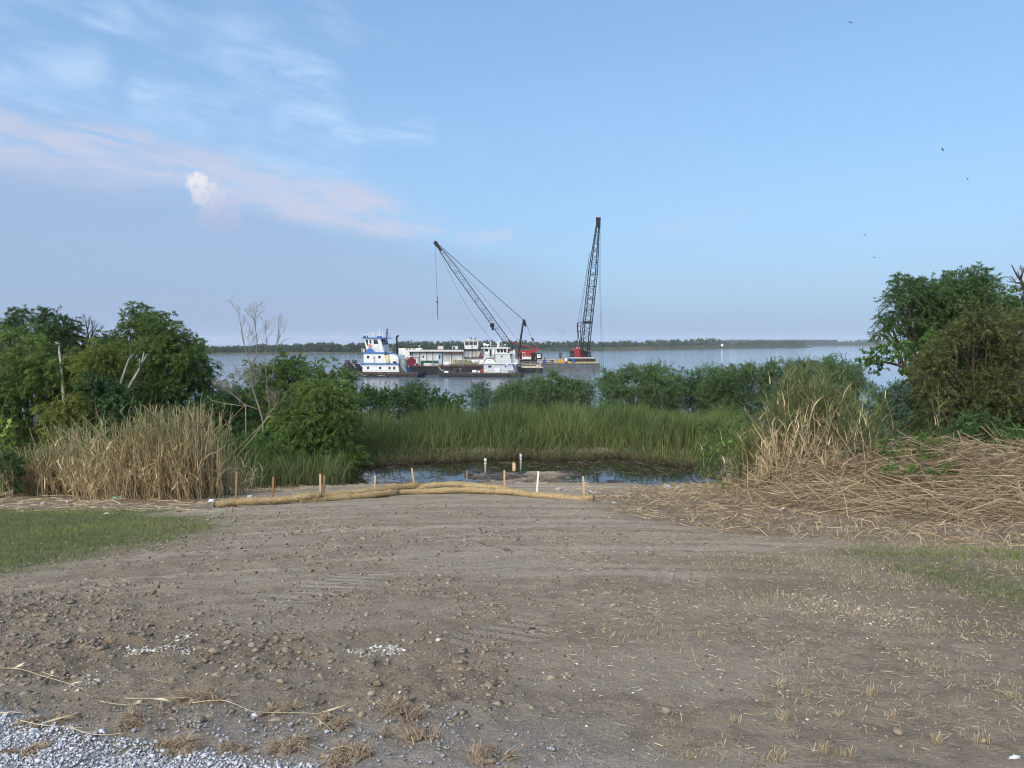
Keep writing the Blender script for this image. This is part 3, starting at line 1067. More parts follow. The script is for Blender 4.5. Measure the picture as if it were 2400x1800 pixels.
    # rear windows on the stern-facing wall
    for (y0, y1) in ((-2.1, -0.9), (-0.6, 0.6), (0.9, 2.1)):
        q = MB()
        xa, xb = X(758, wy), X(776, wy)
        q.add([(xa + 0.05, y0, Z(368)), (xa + 0.05, y1, Z(368)), (xb + 0.1, y1, Z(440)), (xb + 0.1, y0, Z(440)), (xa - 0.1, y0, Z(368)), (xa - 0.1, y1, Z(368)), (xb - 0.05, y1, Z(440)), (xb - 0.05, y0, Z(440))],
              [(0, 1, 2, 3), (7, 6, 5, 4), (0, 4, 5, 1), (1, 5, 6, 2), (2, 6, 7, 3), (3, 7, 4, 0)])
        q.build('window', GLASS, wh)
    b = MB()
    b.prism([(X(520), Z(556)), (X(560), Z(500)), (X(622), Z(500)), (X(662), Z(556))], yn - 0.2, yn - 0.12)
    b.build('blue_fashion_plate', BLUE, t)
    b = MB()
    b.torus((X(575), wy - 0.55, Z(462)), 0.42, 0.11, 'y', 16, 6)
    b.build('life_ring', RINGRED, t)
    r_ = MB()
    rail(r_, [(X(622), wy - 0.55, Z(556)), (X(820), wy - 0.55, Z(556)), (X(820), 3.2, Z(556))], 1.15, 0.03, 2.0, 1)
    r_.cyl((X(612), wy - 0.5, Z(445)), (X(665), yn - 0.3, Z(500)), 0.035, 0.035, 4)
    r_.build('bridge_railing', GREYP, t)
    hb = MB()
    hb.box(X(462), X(470), yn - 0.2, yn - 0.1, Z(558), Z(500)).box(X(486), X(492), yn - 0.2, yn - 0.1, Z(558), Z(500)).box(X(508), X(514), yn - 0.2, yn - 0.1, Z(558), Z(505)).box(X(462), X(514), yn - 0.2, yn - 0.12, Z(532), Z(524))
    hb.build('towing_bitt_frame', WHITE, t)
    rf = MB()
    rf.prism([(X(455, wy), Z(350)), (X(475, wy), Z(336)), (X(815, wy), Z(336)), (X(835, wy), Z(346)), (X(835, wy), Z(350))], wy - 0.7, 3.2)
    roof = rf.build('roof', BLUE, t)
    r_ = MB()
    rail(r_, [(X(480, wy), wy - 0.4, Z(336)), (X(820, wy), wy - 0.4, Z(336)), (X(820, wy), 2.9, Z(336))], 0.95, 0.03, 1.5, 1)
    r_.build('roof_railing', WHITE, roof)
    for (zx, zy, w, h) in ((478, 318, 14, 22), (497, 320, 12, 20), (530, 318, 14, 24), (690, 322, 44, 14), (740, 322, 20, 16)):
        MB().box(X(zx), X(zx + w), wy - 0.3, wy, Z(337), Z(zy - h / 2)).build('horn_box', BARREL if zx > 600 else BLACK, roof)
    for (zx, zy, r) in ((585, 275, 0.36), (640, 262, 0.2), (726, 278, 0.34), (497, 275, 0.18)):
        q = MB()
        q.cyl((X(zx), 0, Z(337)), (X(zx), 0, Z(zy + 8)), 0.07, 0.07, 6)
        q.ball((X(zx), 0, Z(zy)), r, 10, 6, 0.8)
        q.build('satellite_dome', WHITE, roof, True)
    q = MB()
    q.box(X(553), X(612), -0.3, 0.3, Z(272), Z(262)).cyl((X(582), 0, Z(337)), (X(582), 0, Z(270)), 0.09, 0.09, 6)
    q.build('radar_scanner', WHITE, roof)
    q = MB()
    q.cyl((X(680), 0, Z(337)), (X(680), 0, Z(208)), 0.12, 0.05, 6)
    q.box(X(664), X(696), -0.06, 0.06, Z(224), Z(219)).box(X(668), X(692), -0.06, 0.06, Z(250), Z(246))
    q.build('white_mast', WHITE, roof)
    q = MB()
    q.cyl((X(776), 0.4, Z(337)), (X(792), 0.4, Z(186)), 0.2, 0.07, 6)
    q.cyl((X(804), 0.4, Z(337)), (X(790), 0.4, Z(230)), 0.08, 0.06, 6)
    for zy in (215, 235, 262, 290):
        q.box(X(768), X(800), 0.2, 0.6, Z(zy + 4), Z(zy - 4))
    q.build('signal_mast', BLACK, roof)
    for zx, top in ((510, 255), (655, 248), (715, 262)):
        MB().cyl((X(zx), 1.0, Z(337)), (X(zx), 1.0, Z(top)), 0.03, 0.02, 4).build('antenna', WHITE, roof)
    # aft casing with arched blue edge, exhausts
    b = MB()
    arch = [(X(885), Z(721)), (X(870), Z(590)), (X(900), Z(578)), (X(960), Z(585)), (X(1000), Z(600)), (X(1025), Z(650)), (X(1030), Z(721))]
    b.prism(arch, -2.6, 2.6)
    cas = b.build('engine_casing', WHITE, t)
    b = MB()
    pts = [Vector((x, -2.75, z)) for x, z in [(X(830), Z(585)), (X(880), Z(566)), (X(960), Z(578)), (X(1005), Z(594)), (X(1028), Z(640)), (X(1034), Z(721))]]
    b.tube(pts, 0.16, 5)
    b.build('blue_arch', BLUE, cas)
    MB().box(X(820), X(872), -2.9, -2.7, Z(716), Z(596)).build('yellow_panel', mat('panel_yellow', (0.72, 0.55, 0.22), 0.6, 0.1), t)
    MB().box(X(930), X(990), -2.75, -2.6, Z(716), Z(655)).build('vent_louvre', CREAM, cas)
    MB().box(X(945), X(985), -3.2, -2.8, Z(720), Z(690)).build('deck_locker', BLACK, cas)
    b = MB()
    b.cyl((X(972), -1.2, Z(600)), (X(968), -1.2, Z(330)), 0.30, 0.28, 10)
    b.tube([(X(968), -1.2, Z(335)), (X(970), -1.2, Z(322)), (X(985), -1.2, Z(314)), (X(1005), -1.2, Z(308))], [0.28, 0.3, 0.26, 0.2], 8)
    b.build('exhaust_stack', BLACK, t)
    b = MB()
    b.tube([(X(932), 0.8, Z(600)), (X(932), 0.8, Z(345)), (X(938), 0.8, Z(336)), (X(950), 0.8, Z(340))], [0.18, 0.16, 0.14, 0.1], 8)
    b.build('exhaust_stack', STEEL, t)
    b = MB()
    b.tube([(X(830), -2.0, Z(560)), (X(860), -2.0, Z(515)), (X(895), -2.0, Z(500)), (X(915), -2.0, Z(560))], 0.16, 5)
    b.box(X(846), X(905), -2.3, -1.6, Z(572), Z(540))
    b.build('crane_davit', STEEL, t)
    # stern deck
    b = MB()
    bx = [(X(1040), Z(852)), (X(1046), Z(680)), (X(1062), Z(645)), (X(1095), Z(650)), (X(1118), Z(690)), (X(1128), Z(760)), (X(1135), Z(852))]
    b.prism(bx, -2.4, -0.6)
    b.build('covered_winch', TARP, t, True)
    b = MB()
    b.tube([(X(1030), -2.8, Z(721)), (X(1140), -2.9, Z(850))], 0.06, 4)
    b.tube([(X(1050), -2.8, Z(721)), (X(1160), -2.9, Z(850))], 0.06, 4)
    b.build('ladder', GREYP, t)
    for i in range(3):
        b = MB()
        zz = [(X(205, -4.1), -4.2, Z(780)), (X(235, -4.1), -4.25, Z(840)), (X(300, -4.1), -4.25, Z(905)), (X(350, -4.1), -4.25, Z(915)), (X(400, -4.1), -4.25, Z(890))]
        if i == 1:
            zz = [(X(420, -4.1), -4.25, Z(850)), (X(450, -4.1), -4.25, Z(885)), (X(500, -4.1), -4.25, Z(905)), (X(540, -4.1), -4.25, Z(908))]
        if i == 2:
            zz = [(X(700, -4.1), -4.25, Z(900)), (X(760, -4.1), -4.25, Z(908)), (X(830, -4.1), -4.25, Z(895))]
        b.tube(zz, 0.05, 5)
        b.build('mooring_line', ROPE, t)
    return t


build_pushboat()


def drum(name, u, v, Y, m_, label, zdeck, r=0.3, h=0.9):
    o = P(u, v, Y)
    o.z = zdeck
    t = empty(name, o, label, 'barrel')
    b = MB()
    b.cyl((0, 0, 0), (0, 0, h), r, r, 14)
    for z in (0.02, h * 0.33, h * 0.66, h - 0.05):
        b.torus((0, 0, z + 0.02), r, 0.025, 'z', 14, 5)
    b.build('shell', m_, t)
    b = MB()
    b.cyl((0, 0, h), (0, 0, h + 0.03), r * 0.92, r * 0.92, 14).cyl((r * 0.5, 0, h + 0.03), (r * 0.5, 0, h + 0.06), 0.04, 0.04, 8)
    b.build('lid', m_, t)
    return t


drum('blue_drum', 959, 868, 233.5, BARREL, 'blue drum on the stern deck of the white and blue pushboat', 1.42, 0.45, 1.15)


# ---------------------------------------------------------------- grey tug with tyres
def build_grey_tug():
    D, k, a = 234.0, 55.8, math.radians(7)
    zx0, zw = 920.0, 893.0
    o = P(1000 + zx0 / 7.373, 800, D)
    o.z = 0
    t = empty('tugboat', o, 'pale grey tugboat with a row of tyres along its black hull', 'boat', None, -a)

    def X(zx, y=-3.2):
        return ((zx - zx0) / k - y * math.sin(a)) / math.cos(a)

    def Z(zy):
        return (zw - zy) / k
    hw = 4.0
    x0, x1 = X(205, -hw), X(1625, -hw)
    b = MB()
    # plan outline with a blunt bow; bulwark rises at the bow
    n = 10
    prof = [(x0, Z(772)), (x0 + 0.35, Z(845)), (x0 + 1.6, -0.8), (x1 - 1.5, -0.8), (x1, Z(880)), (x1, Z(822)), (X(1000), Z(820)), (X(560), Z(822)), (X(400), Z(808)), (X(300), Z(786))]
    b.prism(prof, -hw, hw)
    b.build('hull', HULL, t)
    # tyres hung along the side, each its own part
    rr = random.Random(5)
    zx = 225
    while zx < 1590:
        q = MB()
        big = zx < 760
        R = 0.42 if big else 0.34
        tyre(q, (X(zx, -hw), -hw - 0.2, Z(858 + rr.uniform(-4, 6) - (10 if zx < 300 else 0))), R, 0.16 if big else 0.13)
        q.build('fender_tyre', RUBBER, t)
        zx += rr.uniform(50, 58) if big else rr.uniform(54, 66)
    b = MB()
    b.box(x0 + 0.6, x1 - 0.1, -hw - 0.1, -hw - 0.003, Z(836), Z(824))
    b.build('rub_rail', RUST, t)
    yn = -3.2
    b = MB()
    b.prism([(X(990), Z(819)), (X(990), Z(668)), (X(1472), Z(668)), (X(1512), Z(819))], yn, 3.2)
    low = b.build('lower_deckhouse', GREYP, t)
    frame_window('window', low, X(1070), X(1122), Z(733), Z(698), yn, GLASS, None)
    for nm, par, zx, zy in (('porthole', low, 1360, 714),):
        MB().cyl((X(zx), yn - 0.04, Z(zy)), (X(zx), yn + 0.1, Z(zy)), 0.24, 0.24, 14).build(nm, GLASS, par)
    b = MB()
    b.box(X(1174), X(1278), yn - 0.06, yn + 0.02, Z(758), Z(746)).box(X(1180), X(1272), yn - 0.04, yn + 0.02, Z(812), Z(758))
    b.build('locker_hatch', WHITE, low)
    MB().cyl((X(1279), yn - 0.09, Z(818)), (X(1279), yn - 0.09, Z(745)), 0.05, 0.05, 6).build('vent_pipe', STEEL, low)
    MB().box(X(1010), X(1058), yn - 0.05, yn + 0.02, Z(796), Z(768)).build('builder_plate', CREAM, low)
    b = MB()
    b.cyl((X(1000), yn - 0.05, Z(776)), (X(1470), yn - 0.05, Z(776)), 0.025, 0.025, 4)
    b.build('rubbing_strake', WHITE, low)
    b = MB()
    b.box(X(930), X(1572), yn - 0.5, 3.7, Z(667), Z(655))
    b.build('deck_edge', WHITE, t)
    # upper house
    b = MB()
    b.prism([(X(1188), Z(654)), (X(1188), Z(500)), (X(1428), Z(500)), (X(1458), Z(654))], yn + 0.25, 2.95)
    up = b.build('upper_deckhouse', GREYP, t)
    MB().cyl((X(1296), yn + 0.2, Z(545)), (X(1296), yn + 0.3, Z(545)), 0.24, 0.24, 14).build('porthole', GLASS, up)
    b = MB()
    b.box(X(1180), X(1462), yn + 0.02, 3.1, Z(499), Z(487))
    b.build('deck_edge', WHITE, t)
    # sloped front below the wheelhouse with the white name plate
    b = MB()
    b.prism([(X(985), Z(654)), (X(985), Z(565)), (X(1000), Z(500)), (X(1187), Z(500)), (X(1187), Z(654))], yn + 0.6, 2.6)
    b.build('stair_house', GREYP, t)
    b = MB()
    b.prism([(X(985), Z(654)), (X(1042), Z(585)), (X(1140), Z(585)), (X(1202), Z(654))], yn + 0.3, yn + 0.45)
    fp = b.build('name_plate', WHITE, t)
    q = MB()
    xx = X(1070)
    while xx < X(1115):
        q.box(xx, xx + 0.05, yn + 0.27, yn + 0.298, Z(626), Z(613)).box(xx + 0.05, xx + 0.13, yn + 0.27, yn + 0.298, Z(616), Z(613)).box(xx + 0.13, xx + 0.17, yn + 0.27, yn + 0.298, Z(626), Z(613))
        xx += 0.24
    q.build('name_lettering', STEEL, fp)
    b = MB()
    b.tube([(X(985), yn + 0.25, Z(648)), (X(1038), yn + 0.25, Z(578)), (X(1140), yn + 0.25, Z(578)), (X(1205), yn + 0.25, Z(648))], 0.09, 5)
    b.build('plate_edge', BLACK, fp)
    # wheelhouse
    wy = -2.7
    b = MB()
    b.prism([(X(1005), Z(500)), (X(990), Z(412)), (X(1400), Z(412)), (X(1385), Z(486)), (X(1190), Z(486)), (X(1190), Z(500))], wy, 2.7)
    wh = b.build('wheelhouse', WHITE, t)
    frame_window('window', wh, X(1003), X(1062), Z(462), Z(420), wy)
    MB().box(X(1078), X(1128), wy - 0.05, wy + 0.03, Z(560), Z(422)).build('door', GREYP, wh)
    frame_window('doorway_shade', wh, X(1090), X(1122), Z(545), Z(430), wy - 0.03, BLACK)  # flat black sheet painted for the shaded inside behind the door
    MB().cyl((X(1160), wy - 0.35, Z(565)), (X(1160), wy - 0.35, Z(428)), 0.33, 0.33, 12).build('vent_trunk', WHITE, t, True)
    for (za, zb_) in ((1212, 1262), (1268, 1316), (1322, 1374)):
        b = MB()
        b.prism([(X(za), Z(418)), (X(zb_ - 6), Z(418)), (X(zb_), Z(478)), (X(za + 10), Z(478))], wy - 0.04, wy + 0.05)
        b.build('window', GLASS, wh)
    b = MB()
    b.prism([(X(940), Z(411)), (X(955), Z(396)), (X(1398), Z(392)), (X(1410), Z(411))], wy - 0.6, 3.2)
    roof = b.build('roof', WHITE, t)
    for (zx, zy, r) in ((980, 345, 0.5), (1240, 290, 0.26), (1085, 310, 0.2), (1330, 345, 0.2)):
        q = MB()
        q.cyl((X(zx), 0, Z(396)), (X(zx), 0, Z(zy + 5)), 0.07, 0.07, 6)
        q.ball((X(zx), 0, Z(zy)), r, 10, 6, 1.0)
        q.build('satellite_dome', WHITE, roof, True)
    MB().box(X(1008), X(1058), -0.5, 0.5, Z(362), Z(338)).cyl((X(1033), 0, Z(396)), (X(1033), 0, Z(360)), 0.12, 0.12, 6).build('radar_scanner', WHITE, roof)
    MB().box(X(1050), X(1085), -1.4, -0.6, Z(396), Z(368)).build('searchlight', BLACK, roof)
    q = MB()
    q.cyl((X(1200), 0, Z(396)), (X(1205), 0, Z(285)), 0.14, 0.08, 6)
    q.cyl((X(1222), 0, Z(396)), (X(1210), 0, Z(290)), 0.1, 0.06, 6)
    for zy in (300, 330, 360):
        q.box(X(1192), X(1228), -0.1, 0.1, Z(zy + 3), Z(zy - 3))
    q.build('mast', WHITE, roof)
    for zx, top in ((1085, 300), (1213, 225), (1260, 300), (1290, 330)):
        MB().cyl((X(zx), 0.8, Z(396)), (X(zx), 0.8, Z(top)), 0.035, 0.02, 4).build('antenna', WHITE, roof)
    r_ = MB()
    rail(r_, [(X(1100), wy - 0.4, Z(396)), (X(1390), wy - 0.4, Z(392))], 0.7, 0.025, 1.0, 0)
    r_.build('roof_railing', WHITE, roof)
    r_ = MB()
    rail(r_, [(X(1205), yn - 0.35, Z(655)), (X(1565), yn - 0.35, Z(655)), (X(1565), 3.4, Z(655))], 1.15, 0.03, 2.0, 1)
    r_.build('deck_railing', WHITE, t)
    # stern post, casing, red life raft
    b = MB()
    b.prism([(X(1440), Z(500)), (X(1440), Z(655)), (X(1520), Z(655)), (X(1505), Z(480)), (X(1460), Z(455)), (X(1400), Z(462))], -1.4, 1.4)
    b.build('engine_casing', GREYP, t)
    MB().box(X(1440), X(1462), -1.5, -1.38, Z(590), Z(530)).build('yellow_door', mat('panel_ochre', (0.62, 0.36, 0.05), 0.6), t)
    b = MB()
    b.box(X(1362), X(1402), -1.6, -0.7, Z(486), Z(452)).cyl((X(1390), -1.1, Z(436)), (X(1440), -1.1, Z(436)), 0.35, 0.3, 10)
    b.build('fire_monitor', RED, t)
    b = MB()
    b.tube([(X(1488), -2.0, Z(500)), (X(1496), -2.0, Z(425)), (X(1506), -2.0, Z(425)), (X(1512), -2.0, Z(500))], 0.09, 5)
    b.cyl((X(1500), -2.0, Z(655)), (X(1500), -2.0, Z(430)), 0.12, 0.12, 6)
    b.build('towing_post', WHITE, t)
    b = MB()
    b.box(X(1520), X(1565), -2.6, -1.2, Z(655), Z(596))
    b.build('deck_box', GREYP, t)
    b = MB()
    for dz in (0, 40):
        b.tube([(X(1492 + dz), -2.9, Z(668)), (X(1545 + dz * 0.5), -3.0, Z(812))], 0.07, 4)
    for i in range(7):
        f = (i + 0.5) / 7
        b.cyl((X(1492 + 53 * f), -2.9, Z(668 + 144 * f)), (X(1532 + 33 * f), -2.9, Z(668 + 144 * f)), 0.04, 0.04, 4)
    b.build('stern_stair', STEEL, t)
    for zx in (1430, 1480):
        q = MB()
        tyre(q, (X(zx), yn - 0.35, Z(797)), 0.24, 0.1)
        q.build('spare_tyre', RUBBER, t)
    # foredeck: winch, box, bitts
    b = MB()
    b.cyl((X(470), -1.5, Z(785)), (X(470), 1.2, Z(785)), 0.42, 0.42, 10).box(X(440), X(500), -1.8, 1.4, Z(815), Z(795))
    b.build('bow_winch', RUST, t)
    b = MB()
    b.cyl((X(580), -2.2, Z(818)), (X(580), -2.2, Z(745)), 0.1, 0.1, 6).cyl((X(556), -2.2, Z(750)), (X(604), -2.2, Z(750)), 0.08, 0.08, 6)
    b.build('towing_bitt', STEEL, t)
    MB().box(X(790), X(862), -2.8, -1.4, Z(819), Z(778)).build('white_box', WHITE, t, False, 0.05)
    MB().box(X(880), X(925), -2.6, -1.5, Z(819), Z(790)).build('coiled_hose', CREAM, t, False, 0.05)
    b = MB()
    b.prism([(X(925), Z(770)), (X(970), Z(735)), (X(976), Z(819)), (X(940), Z(819))], -2.2, -2.0)
    b.build('red_plate', RED, t)
    b = MB()
    b.prism([(X(318, -3.8), Z(818)), (X(330, -3.8), Z(790)), (X(395, -3.8), Z(797)), (X(388, -3.8), Z(822))], -4.1, -4.02)
    b.build('bow_name_plate', SHIELD, t)
    for pts in ([(195, 680), (230, 745), (300, 800)], [(215, 676), (262, 760), (320, 800)], [(745, 815), (775, 840), (805, 868)]):
        q = MB()
        q.tube([(X(zx, -4.2), -4.2, Z(zy)) for zx, zy in pts], 0.06, 5)
        q.build('mooring_line', ROPE, t)
    # lit blue work lamps under the deck edge
    em = bpy.data.materials.new('blue_lamp')
    em.use_nodes = True
    w = NT(em.node_tree)
    oo = w.n('ShaderNodeOutputMaterial')
    e_ = w.n('ShaderNodeEmission')
    e_.inputs[0].default_value = (0.12, 0.10, 1.0, 1)
    e_.inputs[1].default_value = 4.0
    w.t.links.new(e_.outputs[0], oo.inputs[0])
    for zx, rr_ in ((1390, 0.2), (1530, 0.22), (1045, 0.09)):
        q = MB()
        q.ball((X(zx), yn - 0.75, Z(674)), rr_, 10, 6, 0.7)
        lo = q.build('blue_lamp', em, t, True)
        lo['label'] = 'lit blue lamp under the deck edge'
    return t


build_grey_tug()


# ---------------------------------------------------------------- long deck barge behind the tugs
def steel_barge(name, label, x0, x1, y0, y1, deck, m_hull, rake=1.2, panels=14, m_deck=None):
    c = Vector(((x0 + x1) / 2, (y0 + y1) / 2, 0))
    t = empty(name, c, label, 'barge')
    hx, hy = (x1 - x0) / 2, (y1 - y0) / 2
    b = MB()
    b.prism([(-hx, deck), (-hx, deck * 0.45), (-hx + rake, -0.8), (hx - rake * 0.3, -0.8), (hx, deck * 0.1), (hx, deck)], -hy, hy)
    hull = b.build('hull', m_hull, t)
    b = MB()
    b.box(-hx, hx, -hy - 0.12, -hy - 0.003, deck - 0.3, deck - 0.08).box(-hx + 0.4, hx, -hy - 0.1, -hy - 0.003, deck * 0.45, deck * 0.45 + 0.18)
    b.build('rub_rail', m_hull, hull)
    for i in range(panels + 1):
        x = -hx + 0.3 + (2 * hx - 0.6) * i / panels
        MB().box(x - 0.05, x + 0.05, -hy - 0.06, -hy - 0.003, deck * 0.45 + 0.18, deck - 0.3).build('side_stiffener', m_hull, hull)
    b = MB()
    b.box(-hx + 0.1, hx - 0.1, -hy + 0.1, hy - 0.1, deck + 0.002, deck + 0.05)
    b.build('deck_plate', m_deck or RUST, t)
    return t


BX0, BX1 = P(958, 860, 247).x, P(1222, 860, 247).x
steel_barge('deck_barge', 'long rusty dark deck barge moored behind the two tugs', BX0, BX1, 247, 276, 2.65, HULL, 1.5, 22)
b = MB()
DZ = 2.71


def Q(zx, zy, Y, reg=1):
    """zoom-sheet pixel to world on plane Y"""
    if reg == 1:
        return P(780 + zx / 6.506, 740 + zy / 6.506, Y)
    if reg == 2:
        return P(1000 + zx / 7.373, 760 + zy / 7.373, Y)
    if reg == 3:
        return P(1180 + zx / 8.508, 720 + zy / 8.508, Y)
    return P(1000 + zx / 5.027, 480 + zy / 5.027, Y)


def LX(o, zx, Y, reg):
    return Q(zx, 0, Y, reg).x - o.x


def LZ(o, zy, Y, reg):
    return Q(0, zy, Y, reg).z - o.z


def at(zx, Y, reg, z=None):
    q = Q(zx, 700, Y, reg)
    q.z = DZ if z is None else z
    return q


# quarters house: long white accommodation block
o = at(1480, 262, 1)
t = empty('quarters_house', o, 'long low white accommodation house with black walkway rails on the deck barge', 'cabin')
Yq = 262


def qx(zx):
    return LX(o, zx, Yq, 1)


def qz(zy):
    return LZ(o, zy, Yq, 1)


b = MB()
b.box(qx(1000), qx(1990), 0, 7.0, 0, qz(520))
wall = b.build('wall', WHITE, t)
for zx in (1220, 1328, 1435, 1527, 1672, 1812, 1975):
    MB().box(qx(zx - 5), qx(zx + 5), -1.15, -1.0, 0, qz(545)).build('walkway_post', BLACK, t)
b = MB()
b.box(qx(1160), qx(1992), -1.2, -0.02, qz(556), qz(548))
b.cyl((qx(1340), -1.1, qz(515)), (qx(1990), -1.1, qz(515)), 0.07, 0.07, 5)
for zx in range(1345, 1990, 62):
    b.cyl((qx(zx), -1.1, qz(556)), (qx(zx), -1.1, qz(515)), 0.04, 0.04, 4)
b.build('walkway_rail', BLACK, t)
MB().box(qx(1672), qx(1990), -1.24, -1.2, qz(575), qz(558)).build('walkway_beam', RUST, t)
MB().box(qx(1335), qx(1620), -0.12, -0.01, 0, qz(684)).build('green_band', GREEN, t)
MB().box(qx(1332), qx(1606), -0.10, -0.01, qz(684) + 0.01, qz(560)).build('container_side', mat('container_white', (0.74, 0.76, 0.76), 0.5, 0.05), t)
MB().box(qx(1608), qx(1672), -0.16, -0.02, qz(725), qz(562)).build('blue_door_panel', mat('pale_blue', (0.40, 0.52, 0.68), 0.5, 0.1), t)
MB().box(qx(1618), qx(1636), -0.2, -0.16, qz(660), qz(600)).build('door_window', GLASS, t)
MB().box(qx(1722), qx(1782), -0.08, -0.005, qz(690), qz(605)).build('shutter', GREYP, t)
frame_window('window', wall, qx(1060), qx(1092), qz(650), qz(606), 0.0)
frame_window('window', wall, qx(1368), qx(1388), qz(640), qz(612), -0.12)
MB().box(qx(1172), qx(1192), -0.35, -0.05, qz(605), qz(556)).build('wall_lamp', BLACK, t)
for (za, zb_, zt, m_) in ((990, 1098, 497, CREAM), (1255, 1352, 497, CREAM), (1594, 1676, 462, mat('unit_beige', (0.55, 0.50, 0.44), 0.6, 0.1)), (1818, 1902, 462, GREYP)):
    b = MB()
    b.box(qx(za), qx(zb_), 1.0, 3.6, qz(520) + 0.004, qz(zt))
    u_ = b.build('rooftop_unit', m_, t, False, 0.06)
    if zt == 462:
        MB().box(qx(za + 12), qx(zb_ - (46 if za > 1800 else 60)), 0.95, 0.998, qz(512), qz(470)).build('grille', BLACK if za > 1800 else CREAM, u_)
b = MB()
b.box(qx(1100), qx(1254), 1.4, 3.0, qz(520) + 0.004, qz(500))
b.build('roof_duct', CREAM, t)
for zx in (1105, 1150, 1205, 1240):
    MB().box(qx(zx), qx(zx + 28), 1.36, 1.398, qz(516), qz(504)).build('duct_slot', BLACK, t)
b = MB()
b.cyl((qx(1306), 2, qz(497)), (qx(1306), 2, qz(468)), 0.06, 0.06, 5)
b.ball((qx(1306), 2, qz(463)), 0.28, 10, 6, 0.8)
b.build('satellite_dome', WHITE, t, True)

# white pushboat behind, its wheelhouse above the deck cargo
o = at(790, 264, 2, 0)
tw = empty('workboat', o, 'white boat behind the barge with a square three-window wheelhouse', 'boat')


def wx(zx):
    return LX(o, zx, 264, 2)


def wz(zy):
    return LZ(o, zy, 264, 2)


b = MB()
b.box(wx(630), wx(985), 0, 8, 2.72, wz(570))
low = b.build('main_deckhouse', WHITE, tw)
b = MB()
b.box(wx(640), wx(940), 0.2, 7.0, wz(570) + 0.003, wz(445))
up = b.build('upper_deckhouse', WHITE, tw)
for zx in (715, 784, 850, 936):
    MB().box(wx(zx - 4), wx(zx + 4), -0.6, -0.45, wz(570), wz(430)).build('stanchion', BLACK, up)
MB().box(wx(600), wx(985), -0.7, 7.5, wz(578), wz(571)).build('deck_edge', BLACK, tw)
MB().box(wx(600), wx(930), -0.7, 7.3, wz(444), wz(430)).build('bridge_deck', BLACK, tw)
MB().box(wx(820), wx(885), 0.05, 0.197, wz(560), wz(440)).build('cream_panel', CREAM, up)
b = MB()
b.prism([(wx(655), wz(429)), (wx(642), wz(282)), (wx(890), wz(282)), (wx(880), wz(429))], 0.4, 5.5)
wh = b.build('wheelhouse', WHITE, tw)
for za, zb_ in ((664, 722), (736, 795), (809, 866)):
    b = MB()
    b.box(wx(za), wx(zb_), 0.34, 0.45, wz(360), wz(302))
    f_ = b.build('window', GLASS, wh)
    b = MB()
    b.box(wx(za) - 0.06, wx(zb_) + 0.06, 0.36, 0.398, wz(302), wz(299)).box(wx((za + zb_) / 2) - 0.03, wx((za + zb_) / 2) + 0.03, 0.31, 0.338, wz(360), wz(302))
    b.build('window_bar', GREYP, f_)
MB().box(wx(632), wx(905), 0.0, 6.0, wz(281), wz(266)).build('roof', WHITE, tw)
b = MB()
b.ball((wx(718), 2, wz(260)), 0.5, 10, 6, 0.4)
b.build('radar_dome', WHITE, tw, True)
for (zx, zt, m_) in ((734, 205, BLACK), (766, 235, BLACK), (832, 240, BLACK), (862, 185, BLACK)):
    b = MB()
    b.cyl((wx(zx), 2, wz(267)), (wx(zx), 2, wz(zt)), 0.06, 0.04, 5)
    if zt > 230:
        b.ball((wx(zx), 2, wz(zt)), 0.22, 8, 5)
        b.box(wx(zx - 10), wx(zx + 10), 1.8, 2.2, wz(267), wz(252))
    b.build('antenna', m_, tw)
b = MB()
b.cyl((wx(785), -1.2, wz(575)), (wx(785), -1.2, wz(375)), 0.14, 0.1, 6)
for zy in (380, 450, 500):
    b.box(wx(772), wx(800), -1.4, -1.0, wz(zy + 5), wz(zy - 5))
b.build('signal_mast', BLACK, tw)
for (za, zb_) in ((850, 872),):
    b = MB()
    b.cyl((wx(850), -0.3, wz(570)), (wx(866), -0.3, wz(270)), 0.05, 0.05, 4).cyl((wx(880), -0.3, wz(570)), (wx(890), -0.3, wz(270)), 0.05, 0.05, 4)
    b.build('ladder', BEIGE, tw)
for (za, zb_, m_) in ((905, 945, BLACK),):
    b = MB()
    b.prism([(wx(895), wz(570)), (wx(930), wz(480)), (wx(985), wz(565))], -0.9, -0.5)
    b.build('dark_tarp', mat('tarp_red', (0.16, 0.05, 0.05), 0.8, 0.3), tw)
MB().box(wx(985), wx(1110), -0.5, 5, wz(460), wz(450)).build('aft_awning', WHITE, tw)


# cargo on the deck barge
def thing_at(name, label, cat, zx, Y, reg, z=None, group=None):
    return empty(name, at(zx, Y, reg, z), label, cat, group)


t = thing_at('hose_reel', 'dark red hose reel in a frame on the deck barge', 'reel', 1220, 250.5, 1)
k = 6.506 * F / 250.5


def rel(zx, c):
    return (zx - c) / k


b = MB()
w_, h_ = rel(1310, 1220), (772 - 632) / k
for sx in (-w_, w_ - 0.15):
    for y in (-1.2, 1.05):
        b.box(sx, sx + 0.15, y, y + 0.15, 0, h_)
b.box(-w_ + 0.15, w_ - 0.15, -1.2, -1.05, h_ - 0.2, h_ - 0.05).box(-w_ + 0.15, w_ - 0.15, -1.2, -1.05, 0.02, 0.2).box(-w_ + 0.15, w_ - 0.15, 1.05, 1.2, h_ - 0.2, h_ - 0.05)
b.box(w_ - 0.9, w_ - 0.75, -1.2, -1.05, 0.2, h_ - 0.2)
b.build('frame', DRED, t)
b = MB()
b.cyl((-0.5, -0.95, h_ * 0.47), (-0.5, -0.8, h_ * 0.47), h_ * 0.45, h_ * 0.45, 20).cyl((-0.5, 0.8, h_ * 0.47), (-0.5, 0.95, h_ * 0.47), h_ * 0.45, h_ * 0.45, 20)
